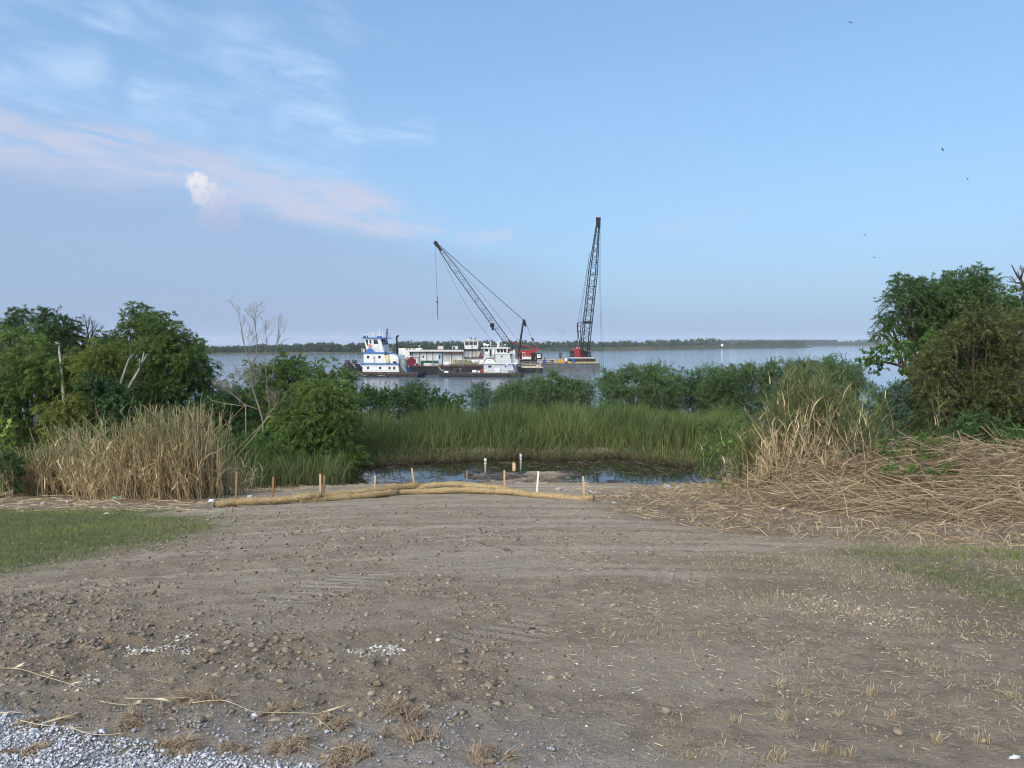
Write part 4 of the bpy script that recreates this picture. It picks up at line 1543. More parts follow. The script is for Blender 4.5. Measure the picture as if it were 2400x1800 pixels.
b.cyl((-0.5, -0.8, h_ * 0.47), (-0.5, 0.8, h_ * 0.47), h_ * 0.36, h_ * 0.36, 20)
b.build('drum', DRED, t)
b = MB()
b.box(w_ - 0.7, w_ - 0.2, -1.0, 0.6, 0.05, 0.9).cyl((w_ - 0.45, -1.0, 0.6), (w_ - 0.45, -0.7, 0.6), 0.3, 0.3, 10)
b.build('motor', DRED, t)

t = thing_at('workboat_skiff', 'small white skiff hull resting on the deck barge', 'boat', 1500, 249.5, 1)
L = (1612 - 1388) / k / 2
b = MB()
b.prism([(-L, 0.35), (-L + 0.3, 0.1), (L - 0.7, 0.1), (L, 0.55), (L, 0.8), (-L * 0.4, 0.95), (-L + 0.1, 1.05)], -0.9, 0.9)
b.build('hull', WHITE, t, False, 0.08)
b = MB()
b.box(-0.3, L - 0.9, -0.94, -0.88, 0.36, 0.72)
b.build('side_slot', BLACK, t)
b = MB()
b.box(-0.15, L - 1.05, -0.97, -0.92, 0.46, 0.62)
b.build('slot_lining', WHITE, t)

t = thing_at('bulk_bag', 'white bulk bag standing on the deck barge behind the grey tug bow', 'bag', 1733, 248.5, 1)
for (dx, h, w) in ((-0.45, 1.35, 0.85), (0.4, 1.5, 0.9)):
    b = MB()
    b.prism([(dx - w / 2, 0), (dx - w / 2 - 0.05, h * 0.5), (dx - w / 2 + 0.1, h * 0.9), (dx, h * 1.05), (dx + w / 2 - 0.1, h * 0.9), (dx + w / 2 + 0.05, h * 0.5), (dx + w / 2, 0)], -0.5, 0.5)
    b.build('sack', mat('sack_white', (0.82, 0.84, 0.86), 0.8, 0.06, 2.0, bump=0.05, bscale=3), t, True, 0.08)

# crates of coiled line, tanks
for i, (zx, wpx, hpx, m_) in enumerate(((1850, 70, 58, mat('crate_olive', (0.30, 0.30, 0.16), 0.8, 0.3)), (1930, 62, 52, mat('crate_grey', (0.20, 0.20, 0.18), 0.8, 0.3)), (2005, 66, 64, mat('crate_olive', (0.3, 0.3, 0.16))), (2080, 56, 50, mat('crate_grey', (0.2, 0.2, 0.18))))):
    nm = ('leftmost', 'second from left', 'third from left', 'rightmost')[i]
    t = thing_at('cargo_crate', 'slatted crate of yellowish rope on the deck barge, %s of four' % nm, 'crate', zx, 252, 1, None, 'crates of rope on the deck barge')
    w, h = wpx / k / 2, hpx / k
    base = 0.9
    for s_ in (-1, 1):
        for y in (-0.7, 0.7):
            MB().box(s_ * w - 0.06, s_ * w + 0.06, y - 0.06, y + 0.06, 0, base + h).build('corner_post', m_, t)
    for za, zb_ in ((0.05, 0.2), (base * 0.7, base * 0.7 + 0.14), (base + h - 0.25, base + h - 0.1)):
        MB().box(-w + 0.07, w - 0.07, -0.755, -0.645, za, zb_).build('slat', m_, t)
    b = MB()
    rr = random.Random(i)
    for q in range(7):
        b.torus((rr.uniform(-w * 0.4, w * 0.4), rr.uniform(-0.3, 0.3), 0.2 + q * (base + h - 0.3) / 6), w * 0.6, 0.16, 'z', 12, 6)
    b.build('coiled_rope', mat('rope_yellow', (0.42, 0.42, 0.20), 0.9, 0.3, 4), t)

for i, (zx, wpx, hpx) in enumerate(((2150, 90, 62), (880 * 0 + 2330, 120, 66))):
    t = thing_at('white_tank', ('white tank lying behind the rope crates', 'white tank beside the grey tug wheelhouse front')[i], 'tank', zx, 253, 1)
    L = wpx / k / 2
    b = MB()
    b.cyl((-L, 0, 1.25), (L, 0, 1.25), 0.75, 0.75, 16)
    b.ball((-L, 0, 1.25), 0.74, 12, 8)
    b.ball((L, 0, 1.25), 0.74, 12, 8)
    b.build('shell', WHITE, t, True)
    b = MB()
    b.box(-L * 0.7, -L * 0.5, -0.6, 0.6, 0, 0.8).box(L * 0.5, L * 0.7, -0.6, 0.6, 0, 0.8)
    b.build('saddle', STEEL, t)

# pipes stacked along the barge edge
t = thing_at('pipe_stack', 'stack of long rusty pipes along the deck barge edge', 'pipes', 2090, 248.6, 1)
for i in range(6):
    b = MB()
    b.cyl((-11 + i * 0.4, -0.5 + 0.34 * (i % 3), 0.17 + 0.3 * (i // 3)), (6.5 - i * 0.7, -0.5 + 0.34 * (i % 3), 0.17 + 0.3 * (i // 3)), 0.16, 0.16, 8)
    b.build('pipe', RUST, t)
# mooring posts on the barge
for i, zx in enumerate((1527, 1985)):
    t = thing_at('timber_post', ('grey upright post behind the white skiff on the deck barge', 'grey upright post by the rope crates on the deck barge')[i], 'post', zx, 248.0, 1)
    b = MB()
    b.box(-0.14, 0.14, -0.14, 0.14, 0, 1.9).box(-0.2, 0.2, -0.2, 0.2, 0, 0.12)
    b.build('shaft', STEEL, t)

# ---------------------------------------------------------------- crane barge
CY = 278.0
cx0, cx1 = Q(60, 0, CY, 3).x, Q(1935, 0, CY, 3).x
CD = Q(0, 1120, CY, 3).z
BGREY = mat('barge_grey', (0.105, 0.11, 0.115), 0.6, 0.25, 0.5, stain=(0.16, 0.10, 0.06), stain_amt=0.35)
steel_barge('crane_barge', 'grey steel crane barge with spud carrying both lattice cranes', cx0, cx1, CY, CY + 16, CD, BGREY, 0.6, 16, STEEL)

# small platform float in front
fx0, fx1 = Q(150, 0, 262, 3).x, Q(790, 0, 262, 3).x
FD = Q(0, 1205, 262, 3).z
pf = steel_barge('platform_float', 'low dark work float with beige handrail beside the grey tug stern', fx0, fx1, 262, 276.5, FD, HULL, 0.8, 6, BEIGE)
r_ = MB()
c = (fx0 + fx1) / 2
rail(r_, [(Q(375, 0, 262, 3).x - c, -7.0, FD + 0.05), (Q(705, 0, 262, 3).x - c, -7.0, FD + 0.05), (Q(705, 0, 262, 3).x - c + 1.2, 4, FD + 0.05)], 1.9, 0.075, 2.0, 1)
r_.build('handrail', BEIGE, pf)
MB().box(-((fx1 - fx0) / 2), (fx1 - fx0) / 2 + 0.1, -7.4, -7.26, FD - 0.12, FD + 0.1).build('beige_edge', BEIGE, pf)
b = MB()
b.ball((Q(685, 0, 262, 3).x - c, -7.2, FD + 0.45), 0.4, 10, 8, 1.1)
b.build('fender_ball', CREAM, pf, True)

# hand rail on the crane barge
t = empty('barge_railing', (Q(860, 0, CY, 3).x, CY + 0.4, CD + 0.05), 'pale handrail along the edge of the crane barge left of the yellow spud', 'railing')
r_ = MB()
hwid = (1070 - 705) / 8.508 / F * CY / 2
rail(r_, [(-hwid, 0, 0), (hwid, 0, 0)], 1.35, 0.07, 1.6, 1)
r_.build('rails', BEIGE, t)


def lattice(mb, p0, p1, wide, deep, side, panels, rc=0.12, rl=0.06, t0=0.10, t1=0.16, e0=0.35, e1=0.3):
    """four-chord lattice boom from p0 to p1; side = unit vector across"""
    p0, p1 = Vector(p0), Vector(p1)
    ax = (p1 - p0).normalized()
    s = Vector(side)
    s = (s - ax * s.dot(ax)).normalized()
    d = ax.cross(s)
    st = []
    for i in range(panels + 1):
        f = i / panels
        if f < t0:
            q = e0 + (1 - e0) * f / t0
        elif f > 1 - t1:
            q = e1 + (1 - e1) * (1 - f) / t1
        else:
            q = 1
        c = p0.lerp(p1, f)
        qq = max(q, 0.8) if f < t0 else q
        st.append([c + s * (sx * wide * 0.5 * qq) + d * (dz * deep * 0.5 * q) for sx, dz in ((-1, -1), (1, -1), (1, 1), (-1, 1))])
    for kx in range(4):
        mb.tube([q[kx] for q in st], rc, 5)
    for i in range(panels):
        for kx in range(4):
            a, b_ = kx, (kx + 1) % 4
            mb.cyl(st[i][a if i % 2 else b_], st[i + 1][b_ if i % 2 else a], rl, rl, 4)
            if i % 3 == 0:
                mb.cyl(st[i][a], st[i][b_], rl, rl, 4)
    return st


def cable(name, pts, parent, r=0.05):
    b = MB()
    b.tube(pts, r, 4)
    return b.build(name, CABLE, parent)


def sag(p, q, s, n=8):
    p, q = Vector(p), Vector(q)
    return [p.lerp(q, i / n) - Vector((0, 0, s * 4 * (i / n) * (1 - i / n))) for i in range(n + 1)]


# ---------------------------------------------------------------- left crane: boom lowered to the left
def build_left_crane():
    Y = 284.0
    kk = 8.508 * F / Y
    o = Q(500, 0, Y, 3)
    o.z = CD + 0.06
    t = empty('crawler_crane', o, 'red crawler crane with long lattice boom lowered to the left', 'crane')

    def W(zx, zy, reg, y=0.0):
        q = Q(zx, zy, Y + y, reg)
        return Vector((q.x - o.x, y, q.z - o.z))
    z3 = lambda zy: Q(0, zy, Y, 3).z - o.z
    x3 = lambda zx: Q(zx, 0, Y, 3).x - o.x
    # crawlers
    for y in (-2.3, 1.5):
        b = MB()
        b.prism([(-3.4, 0.25), (-3.0, 0.02), (3.0, 0.02), (3.4, 0.25), (3.4, 0.75), (3.0, 1.0), (-3.0, 1.0), (-3.4, 0.75)], y, y + 0.85)
        b.build('crawler_track', BLACK, t)
    MB().box(-2.2, 2.2, -1.4, 1.4, 0.5, 1.3).build('car_body', BLACK, t)
    b = MB()
    b.box(x3(320), x3(640), -1.6, 1.6, 1.3, z3(862))
    house = b.build('machinery_house', RED, t)
    MB().box(x3(322), x3(640), -1.68, -1.602, 1.32, z3(985)).build('lower_panel', CREAM, house)
    b = MB()
    for (za, zb_) in ((325, 368), (552, 636)):
        MB().box(x3(za), x3(zb_), -1.72, -1.685, z3(1040), z3(905)).build('doorway_shade_panel', BLACK, house)  # no real opening: black panels stand for the shaded inside of the house
    b = MB()
    xa, xb, za_, zb_ = x3(372), x3(432), z3(1035), z3(900)
    b.box(xa, xb, -1.74, -1.69, zb_ - 0.12, zb_).box(xa, xa + 0.12, -1.74, -1.69, za_, zb_ - 0.12).box(xb - 0.12, xb, -1.74, -1.69, za_, zb_ - 0.12)
    b.build('door_frame', WHITE, house)
    MB().box(x3(378), x3(520), -1.73, -1.685, z3(1035), z3(985)).build('white_panel', WHITE, house)
    b = MB()
    b.box(x3(640), x3(765), -1.7, 1.7, 1.0, z3(918))
    cw = b.build('counterweight', BLACK, t, False, 0.08)
    b = MB()
    b.box(x3(668), x3(738), -1.78, -1.705, z3(1008), z3(938))
    sg = b.build('sign_plate', SHIELD, cw, False, 0.02)
    b = MB()
    for (u0, u1, v0, v1) in ((684, 696, 967, 956), (694, 702, 967, 951), (704, 720, 967, 956), (722, 726, 967, 953), (684, 698, 994, 988), (702, 708, 994, 986), (712, 724, 994, 988)):
        b.box(x3(u0), x3(u1), -1.80, -1.783, z3(v0), z3(v1))
    b.build('sign_print', BLACK, sg)
    b = MB()
    b.box(x3(560), x3(700), -1.0, 1.0, z3(862) + 0.003, z3(835)).cyl((x3(600), -1.1, z3(835)), (x3(600), 1.1, z3(835)), 0.35, 0.35, 10)
    b.build('hoist_winch', RED, t)
    MB().cyl((x3(695), -0.5, z3(860)), (x3(695), -0.5, z3(805)), 0.1, 0.1, 6).build('exhaust_pipe', BLACK, t)
    # cab
    b = MB()
    b.prism([(x3(268), z3(1045)), (x3(275), z3(955)), (x3(300), z3(900)), (x3(318), z3(900)), (x3(318), z3(1045))], -1.9, -0.5)
    cb = b.build('operator_cab', RED, t)
    MB().box(x3(282), x3(314), -1.95, -1.905, z3(985), z3(920)).build('cab_window', GLASS, cb)
    # boom
    foot = W(285, 985, 3, 0)
    tip = W(112, 455, 4, 0)
    b = MB()
    st = lattice(b, foot, tip, 1.7, 2.1, (0, 1, 0), 36, 0.13, 0.055, 0.10, 0.22, 0.35, 0.3)
    boom = b.build('boom', DKSTEEL, t)
    b = MB()
    d = (tip - foot).normalized()
    nrm = Vector((-d.z, 0, d.x))
    b.prism([(tip.x - d.x * 3.2 + nrm.x * 0.4, tip.z - d.z * 3.2 + nrm.z * 0.4), (tip.x - d.x * 3.2 - nrm.x * 0.4, tip.z - d.z * 3.2 - nrm.z * 0.4), (tip.x + d.x * 0.6 - nrm.x * 0.7, tip.z + d.z * 0.6 - nrm.z * 0.7),
             (tip.x + d.x * 1.0, tip.z + d.z * 1.0), (tip.x + d.x * 0.5 + nrm.x * 0.9, tip.z + d.z * 0.5 + nrm.z * 0.9)], -0.5, 0.5)
    b.cyl((tip.x, -0.6, tip.z), (tip.x, 0.6, tip.z), 0.6, 0.6, 12)
    b.build('boom_head', DKSTEEL, boom)
    bl = W(772, 1420, 4, 0)
    b = MB()
    b.ball(tuple(bl), 0.9, 8, 6)
    b.box(bl.x - 0.2, bl.x + 0.6, -0.3, 0.3, bl.z - 1.8, bl.z)
    b.build('boom_sheave', DKSTEEL, boom)
    # mast
    mt = W(402, 255, 3, 0)
    mf = W(315, 880, 3, 0)
    b = MB()
    for y in (-0.75, 0.75):
        b.tube([(mf.x - 0.4, y * 1.5, mf.z - 1.2), (mt.x, y, mt.z)], [0.42, 0.36], 6)
    for i in range(1, 8):
        p_ = mf.lerp(mt, i / 8)
        b.cyl((p_.x, -0.9, p_.z), (p_.x, 0.9, p_.z), 0.08, 0.08, 4)
    mast = b.build('mast', DKSTEEL, t)
    b = MB()
    b.prism([(mt.x - 0.5, mt.z + 0.2), (mt.x + 0.6, mt.z + 0.2), (W(462, 385, 3).x, W(462, 385, 3).z), (W(430, 390, 3).x, W(430, 390, 3).z), (mt.x - 0.1, mt.z - 1.2)], -0.5, 0.5)
    b.build('mast_head', DKSTEEL, mast)
    cr = W(690, 850, 3, 0)
    bail = W(575, 635, 3, 0)
    for y in (-0.5, -0.2, 0.2, 0.5):
        cable('gantry_cable', [(mt.x + 1.0, y, mt.z - 1.4), (bail.x, y, bail.z)], t, 0.06)
    b = MB()
    b.prism([(bail.x - 0.5, bail.z + 0.3), (bail.x + 0.4, bail.z + 0.3), (bail.x + 0.6, bail.z - 0.6), (bail.x + 0.1, bail.z - 0.6)], -0.6, 0.6)
    b.build('bail_block', DKSTEEL, t)
    b = MB()
    for y in (-0.5, 0.5):
        b.tube([(bail.x + 0.3, y, bail.z - 0.4), (cr.x, y, cr.z)], 0.13, 5)
    b.build('bail_strut', mat('strut_rust', (0.32, 0.10, 0.06), 0.7, 0.2), t)
    b = MB()
    r0, r1 = W(115, 690, 3), W(690, 845, 3)
    for y in (-0.9, 0.9):
        b.tube([(r0.x, y, r0.z), (r1.x, y, r1.z)], 0.16, 5)
    b.build('back_hitch', RED, t)
    for y in (-0.7, 0.7):
        cable('pendant', sag((mt.x, y, mt.z), (tip.x + 1.2, y * 0.6, tip.z - 0.6), 0.25 + 0.2 * y), t, 0.07)
    hk = W(125, 1145, 4, 0)
    he = W(130, 1330, 4, 0)
    cable('hoist_line', [(tip.x - 0.35, 0, tip.z), (hk.x, 0, hk.z)], t, 0.06)
    b = MB()
    b.ball(tuple(hk), 0.38, 10, 8)
    b.box(hk.x - 0.12, hk.x + 0.12, -0.12, 0.12, hk.z + 0.3, hk.z + 2.0)
    b.tube([(hk.x, 0, hk.z - 0.3), (he.x, 0, he.z), (he.x + 0.25, 0, he.z - 0.4), (he.x + 0.1, 0, he.z - 0.7)], [0.1, 0.1, 0.12, 0.08], 6)
    b.build('hook_ball', DKSTEEL, t)
    e2 = Q(1210, 345, Y - 4, 2)
    cable('drag_line', sag((tip.x + 0.2, 0, tip.z - 0.4), (e2.x - o.x, -4, e2.z - o.z), 4.2, 14), t, 0.055)
    cable('whip_line', sag((tip.x + 1.4, 0.3, tip.z - 0.6), W(1015, 1525, 4, 0), -0.5), t, 0.05)
    cable('whip_line', [W(1015, 1525, 4, 0), W(318, 680, 3, 0)], t, 0.05)
    return t


build_left_crane()


# ---------------------------------------------------------------- right crane: boom nearly upright
def build_right_crane():
    Y = 285.0
    o = Q(1570, 0, Y, 3)
    o.z = CD + 0.06
    t = empty('crawler_crane', o, 'crawler crane with nearly upright black boom at the right end of the barge', 'crane')

    def W(zx, zy, reg, y=0.0):
        q = Q(zx, zy, Y + y, reg)
        return Vector((q.x - o.x, y, q.z - o.z))
    z3 = lambda zy: Q(0, zy, Y, 3).z - o.z
    x3 = lambda zx: Q(zx, 0, Y, 3).x - o.x
    # timber mats painted yellow, each a part
    for i in range(9):
        xa = x3(1200 + i * 74)
        MB().box(xa, xa + 1.15, -4.5, 3.5, 0.0, 0.42).build('crane_mat', PALEY, t, False, 0.04)
    for y in (-3.2, 1.6):
        b = MB()
        za, zb_ = 0.44, z3(1018)
        b.prism([(x3(1295), za + 0.4), (x3(1325), za), (x3(1800), za), (x3(1832), za + 0.4), (x3(1832), zb_ - 0.5), (x3(1790), zb_), (x3(1340), zb_), (x3(1295), zb_ - 0.5)], y, y + 1.1)
        tr = b.build('crawler_track', BLACK, t)
        b = MB()
        for i in range(26):
            xx = x3(1310) + (x3(1815) - x3(1310)) * i / 25
            b.box(xx - 0.08, xx + 0.08, y - 0.05, y - 0.003, za + 0.1, za + 0.35)
            b.box(xx - 0.08, xx + 0.08, y - 0.05, y - 0.003, zb_ - 0.35, zb_ - 0.1)
        b.build('track_shoe', STEEL, tr)
    MB().box(x3(1330), x3(1800), -2.0, 1.5, z3(1018) + 0.003, z3(1000)).build('turntable_deck', WHITE, t)
    b = MB()
    b.box(x3(1395), x3(1530), -1.8, 3.0, z3(1000) + 0.003, z3(822))
    house = b.build('machinery_house', RED, t, False, 0.1)
    b = MB()
    b.box(x3(1440), x3(1452), -1.86, -1.805, z3(985), z3(830)).box(x3(1498), x3(1506), -1.86, -1.805, z3(985), z3(840))
    b.build('panel_seam', DRED, house)
    MB().ball((x3(1468), -1.0, z3(812)), 0.35, 8, 6).build('beacon_lamp', mat('lamp_pink', (0.6, 0.3, 0.28), 0.5), house)
    b = MB()
    b.box(x3(1320), x3(1394), -2.2, -0.4, z3(990), z3(872))
    cab = b.build('operator_cab', BLACK, t, False, 0.06)
    MB().box(x3(1330), x3(1388), -2.26, -2.205, z3(980), z3(925)).build('cab_window', mat('cab_glass', (0.06, 0.08, 0.075), 0.1), cab)
    b = MB()
    b.box(x3(1531), x3(1690), -1.2, 2.6, z3(1000) + 0.003, z3(870))
    b.build('winch_frame', DRED, t)
    for (zx, zy, r) in ((1590, 900, 0.8), (1655, 930, 0.7)):
        MB().cyl((x3(zx), -1.6, z3(zy)), (x3(zx), 1.6, z3(zy)), r, r, 14).build('hoist_drum', BLACK, t)
    b = MB()
    b.box(x3(1690), x3(1775), -1.0, 2.0, z3(1000), z3(985)).box(x3(1670), x3(1740), -1.4, -1.2, z3(845), z3(830)).box(x3(1715), x3(1750), -1.0, 0.6, z3(985), z3(900))
    b.build('rear_platform', BLACK, t)
    MB().box(x3(1722), x3(1752), -1.3, -1.0, z3(970), z3(890)).build('tool_box', BLUE, t)
    # boom, leaning to the right and a little towards the viewer
    ty = -9.0
    tip = W(2022, 195, 4, ty)
    foot = W(1610, 985, 3, -1.0)
    b = MB()
    lattice(b, foot, tip, 2.7, 2.2, (1, 0.25, 0), 34, 0.16, 0.085, 0.06, 0.36, 0.75, 0.30)
    boom = b.build('boom', DKSTEEL, t)
    b = MB()
    b.box(tip.x - 0.75, tip.x + 0.75, tip.y - 0.6, tip.y + 0.6, tip.z - 2.2, tip.z + 1.0)
    b.cyl((tip.x - 0.8, tip.y, tip.z + 0.7), (tip.x + 0.8, tip.y, tip.z + 0.7), 0.75, 0.75, 12)
    b.build('boom_head', DKSTEEL, boom)
    bx_ = W(1672, 305, 3, -4.0)
    b = MB()
    b.box(bx_.x - 1.75, bx_.x + 1.75, bx_.y - 1.1, bx_.y + 1.1, bx_.z - 0.4, bx_.z + 0.4)
    b.build('boom_band', DKSTEEL, boom)
    # back mast: upright ladder frame
    b = MB()
    m0, m1 = W(1482, 310, 3, 1.5), W(1550, 310, 3, 1.5)
    f0, f1 = W(1520, 760, 3, 0.5), W(1545, 760, 3, 0.5)
    b.tube([m0, W(1485, 480, 3, 1.3), f0], 0.17, 5).tube([m1, W(1540, 480, 3, 1.3), f1], 0.17, 5)
    for zy in (310, 375, 485):
        b.cyl(W(1482, zy, 3, 1.4), W(1548, zy, 3, 1.4), 0.14, 0.14, 5)
    b.tube([f0, W(1460, 800, 3, 0.8)], 0.15, 5).tube([f1, W(1545, 850, 3, 0.8)], 0.15, 5)
    b.tube([W(1470, 310, 3, 1.5), W(1472, 600, 3, 1.5), W(1466, 690, 3, 1.5)], 0.1, 5)
    b.build('back_mast', DKSTEEL, t)
    b = MB()
    b.prism([(x3(1450), z3(870)), (x3(1520), z3(680)), (x3(1560), z3(680)), (x3(1560), z3(870))], 0.9, 1.2)
    b.build('gantry_plate', STEEL, t)
    for dy in (0, 0.8):
        cable('pendant', [m0 + Vector((dy, 0, 0)), W(1925, 555, 4, -6)], t, 0.06)
    cable('pendant', [m1, W(1850, 1265, 4, -4)], t, 0.06)
    for du in (0, 24):
        e_ = Q(1960 + du * 1.4, 1240, Y + ty, 3)
        q_ = [tip + Vector((0.7, 0, 0.4)), W(2036 + du * 0.4, 900, 4, ty), Vector((e_.x - o.x, ty, max(e_.z - o.z, -o.z - 0.3)))]
        cable('hoist_line', q_, t, 0.045)
    return t


build_right_crane()

# spud: yellow well with a brown pile
t = thing_at('spud_pile', 'brown spud pile standing in a yellow flared well on the crane barge', 'pile', 1133, 282, 3, CD + 0.06)
kk = 8.508 * F / 282
b = MB()
b.prism([(-68 / kk, 0), (-30 / kk, 84 / kk), (30 / kk, 84 / kk), (58 / kk, 0)], -1.2, 1.2)
wl = b.build('spud_well', YELLOW, t, False, 0.05)
b = MB()
for sx in (-62 / kk, 0, 50 / kk):
    b.box(sx - 0.08, sx + 0.08, -1.35, -1.203, 0.02, 50 / kk)
b.build('well_rib', YELLOW, wl)
b = MB()
b.cyl((0, 0, 84 / kk), (0, 0, 195 / kk), 0.48, 0.48, 14)
b.build('pile_shaft', mat('pile_brown', (0.09, 0.075, 0.055), 0.8, 0.35, 1.5), t)
b = MB()
b.cyl((0, 0, 188 / kk), (0, 0, 202 / kk), 0.6, 0.6, 10).cyl((-0.75, 0, 196 / kk), (0.75, 0, 196 / kk), 0.12, 0.12, 6).cyl((0, 0, 200 / kk), (0, 0, 214 / kk), 0.1, 0.1, 6)
b.build('lifting_cap', RUST, t)

# deck gear on the crane barge
t = thing_at('beige_tank', 'round beige tank between the yellow spud and the right crane', 'tank', 1250, 281, 3, CD + 0.06)
b = MB()
b.cyl((0, 0, 0.35), (0, 0, 1.6), 0.48, 0.48, 14)
b.ball((0, 0, 1.55), 0.48, 12, 6, 0.5)
b.build('shell', CREAM, t, True)
MB().box(-0.5, 0.5, -0.5, 0.5, 0, 0.36).build('skid', RUST, t)
drum('blue_drum', 1180 + 1392 / 8.508, 850, 280.0, BARREL, 'blue drum in front of the right crane tracks', CD + 0.48, 0.42, 1.15)

t = thing_at('generator_set', 'blue generator with a dark peaked cover on the crane barge', 'generator', 830, 280, 3, CD + 0.06)
b = MB()
b.box(-0.9, 0.95, -0.8, 0.8, 0.05, 0.95)
b.build('enclosure', mat('gen_blue', (0.015, 0.03, 0.22), 0.5, 0.2), t, False, 0.05)
b = MB()
b.prism([(-0.75, 0.95), (-0.15, 2.05), (0.05, 2.05), (0.3, 0.98)], -0.5, 0.5)
b.build('dark_cover', BLACK, t)

t = thing_at('deck_shed', 'low beige open-fronted box shed beside the blue generator', 'shed', 965, 280.5, 3, CD + 0.06)
MB().box(-1.0, 1.0, -0.7, 0.8, 0.0, 0.12).build('floor', BEIGE, t)
for q in ((-1.0, -0.85), (0.85, 1.0)):
    MB().box(q[0], q[1], -0.7, 0.8, 0.12, 1.2).build('side_wall', BEIGE, t)
MB().box(-1.05, 1.05, -0.75, 0.85, 1.2, 1.45).build('roof', BEIGE, t)
MB().box(-0.85, 0.85, 0.6, 0.8, 0.12, 1.2).build('back_wall', BEIGE, t)
MB().box(-0.8, 0.8, -0.3, 0.5, 0.13, 0.75).build('dark_block', BLACK, t)  # black block filling the open front

# ================================================================ vegetation
RV = np.random.default_rng(21)


def unit(n, rg=RV):
    return norm(rg.normal(size=(n, 3)))


def add_sprigs(lv, start, out, length, m, L, W, droop, spread, tintc, rg=RV, flat=0.0):
    """leafy twigs: start (S,3), out (S,3) initial direction, m leaves on each"""
    S = len(start)
    g = np.array((0, 0, -1.0))
    tpos = (np.arange(m) + 0.6) / m
    rndt = rg.uniform(-0.4, 0.4, (S, m)) / m
    t = np.clip(tpos[None] + rndt, 0, 1.05)
    ln = length[:, None]
    pos = start[:, None, :] + out[:, None, :] * (ln * t)[..., None] + g * (droop * ln * t * t)[..., None]
    tan = norm(out[:, None, :] + g * (2 * droop * t)[..., None])
    rv = rg.normal(size=(S, m, 3))
    if flat > 0:
        rv[..., 2] *= (1 - flat)
    side = norm(np.cross(tan, rv))
    d = norm(tan * (1 - spread) + side * spread * 1.3 + g * 0.18 * (droop > 0.3))
    nrm_ = norm(np.cross(d, rg.normal(size=(S, m, 3))))
    if flat > 0:
        up = np.broadcast_to(np.array((0, 0, 1.0)), d.shape)
        nrm_ = norm(nrm_ * (1 - flat) + norm(np.cross(d, up)) * flat)
    n = S * m
    LL = L * rg.uniform(0.65, 1.25, n)
    WW = W * rg.uniform(0.7, 1.25, n)
    tint = np.clip(np.repeat(tintc, m) + rg.normal(0, 0.12, n), 0, 1)
    lv.add(pos.reshape(-1, 3), d.reshape(-1, 3), nrm_.reshape(-1, 3), LL, WW, tint)


KINDS = {
    # leaf length, width, leaves per twig, twig length, droop, spread, lai, flat
    'willow': (0.15, 0.034, 14, 0.55, 0.55, 0.45, 5.0, 0.0),
    'feather': (0.10, 0.026, 18, 0.50, 0.35, 0.72, 5.0, 0.55),
    'broad': (0.11, 0.075, 8, 0.35, 0.25, 0.6, 3.4, 0.2),
    'cypress': (0.085, 0.020, 26, 0.62, 0.42, 0.5, 4.4, 0.35),
    'shrub': (0.10, 0.036, 12, 0.38, 0.25, 0.6, 4.4, 0.1),
    'herb': (0.085, 0.026, 12, 0.30, 0.15, 0.6, 3.6, 0.2),
}


def crown(lv, lobes, kind, rg=RV, dens=1.0, tint0=0.5, sub=18, ls=1.0):
    """lobes = [(centre Vector, radius)]; every lobe is broken into small clumps so the outline stays uneven"""
    L, W, m, tl, droop, spread, lai, flat = KINDS[kind]
    L, W, tl = L * ls, W * ls, tl * ls
    for c, R in lobes:
        c = np.array(c)
        dirs = unit(sub, rg)
        dirs[:, 2] = dirs[:, 2] * 0.9 + 0.12
        cc = c + dirs * (R * rg.uniform(0.4, 1.12, sub))[:, None] * np.array((1, 1, 0.92))
        cc = np.vstack([cc, c[None]])
        cr = R * rg.uniform(0.18, 0.36, len(cc))
        cr[-1] = R * 0.5
        nl = int(dens * 0.84 * lai * math.pi * R * R / (0.5 * L * W))
        L_, W_ = L * 1.05, W * 1.10
        ns = max(10, nl // m)
        wgt = cr ** 2
        cnt = rg.multinomial(ns, wgt / wgt.sum())
        ctint = np.clip(tint0 + rg.normal(0, 0.22, len(cc)), 0, 1)
        idx = np.repeat(np.arange(len(cc)), cnt)
        dd = unit(ns, rg)
        dd[:, 2] += 0.15
        dd = norm(dd)
        start = cc[idx] + dd * (cr[idx] * rg.uniform(0.25, 1.0, ns) ** 0.6)[:, None]
        outw = norm(norm(start - c) * 0.6 + dd * 0.7 + np.array((0, 0, 0.35)) + rg.normal(0, 0.25, (ns, 3)))
        ln = tl * rg.uniform(0.4, 1.2, ns) ** 1.2 * np.where(rg.random(ns) < 0.06, 1.7, 1.0) * min(1.0, 0.55 + R * 0.5)
        add_sprigs(lv, start, outw, ln, m, L_, W_, droop, spread, ctint[idx], rg, flat)


BARK = mat('bark_grey', (0.16, 0.125, 0.09), 0.9, 0.35, 6.0, bump=0.02, bscale=20)
BARKD = mat('bark_dark', (0.07, 0.055, 0.042), 0.9, 0.35, 6.0, bump=0.02, bscale=20)
BARKM = mat('bark_grey_snag', (0.30, 0.28, 0.25), 0.9, 0.3, 6.0)
BARKW = mat('bark_bleached', (0.46, 0.42, 0.36), 0.85, 0.25, 7.0, bump=0.015, bscale=25)


def limb(mb, p, q, r0, r1, rg, n=6, wob=0.08, sides=6):
    p, q = Vector(p), Vector(q)
    L = (q - p).length
    pts, rs = [], []
    for i in range(n + 1):
        f = i / n
        w = math.sin(math.pi * f) * wob * L
        pts.append(p.lerp(q, f) + Vector((rg.normal() * w * 0.5, rg.normal() * w * 0.5, rg.normal() * w * 0.25 + 0.10 * L * math.sin(math.pi * f))))
        rs.append(r0 + (r1 - r0) * f)
    mb.tube(pts, rs, sides)
    return pts


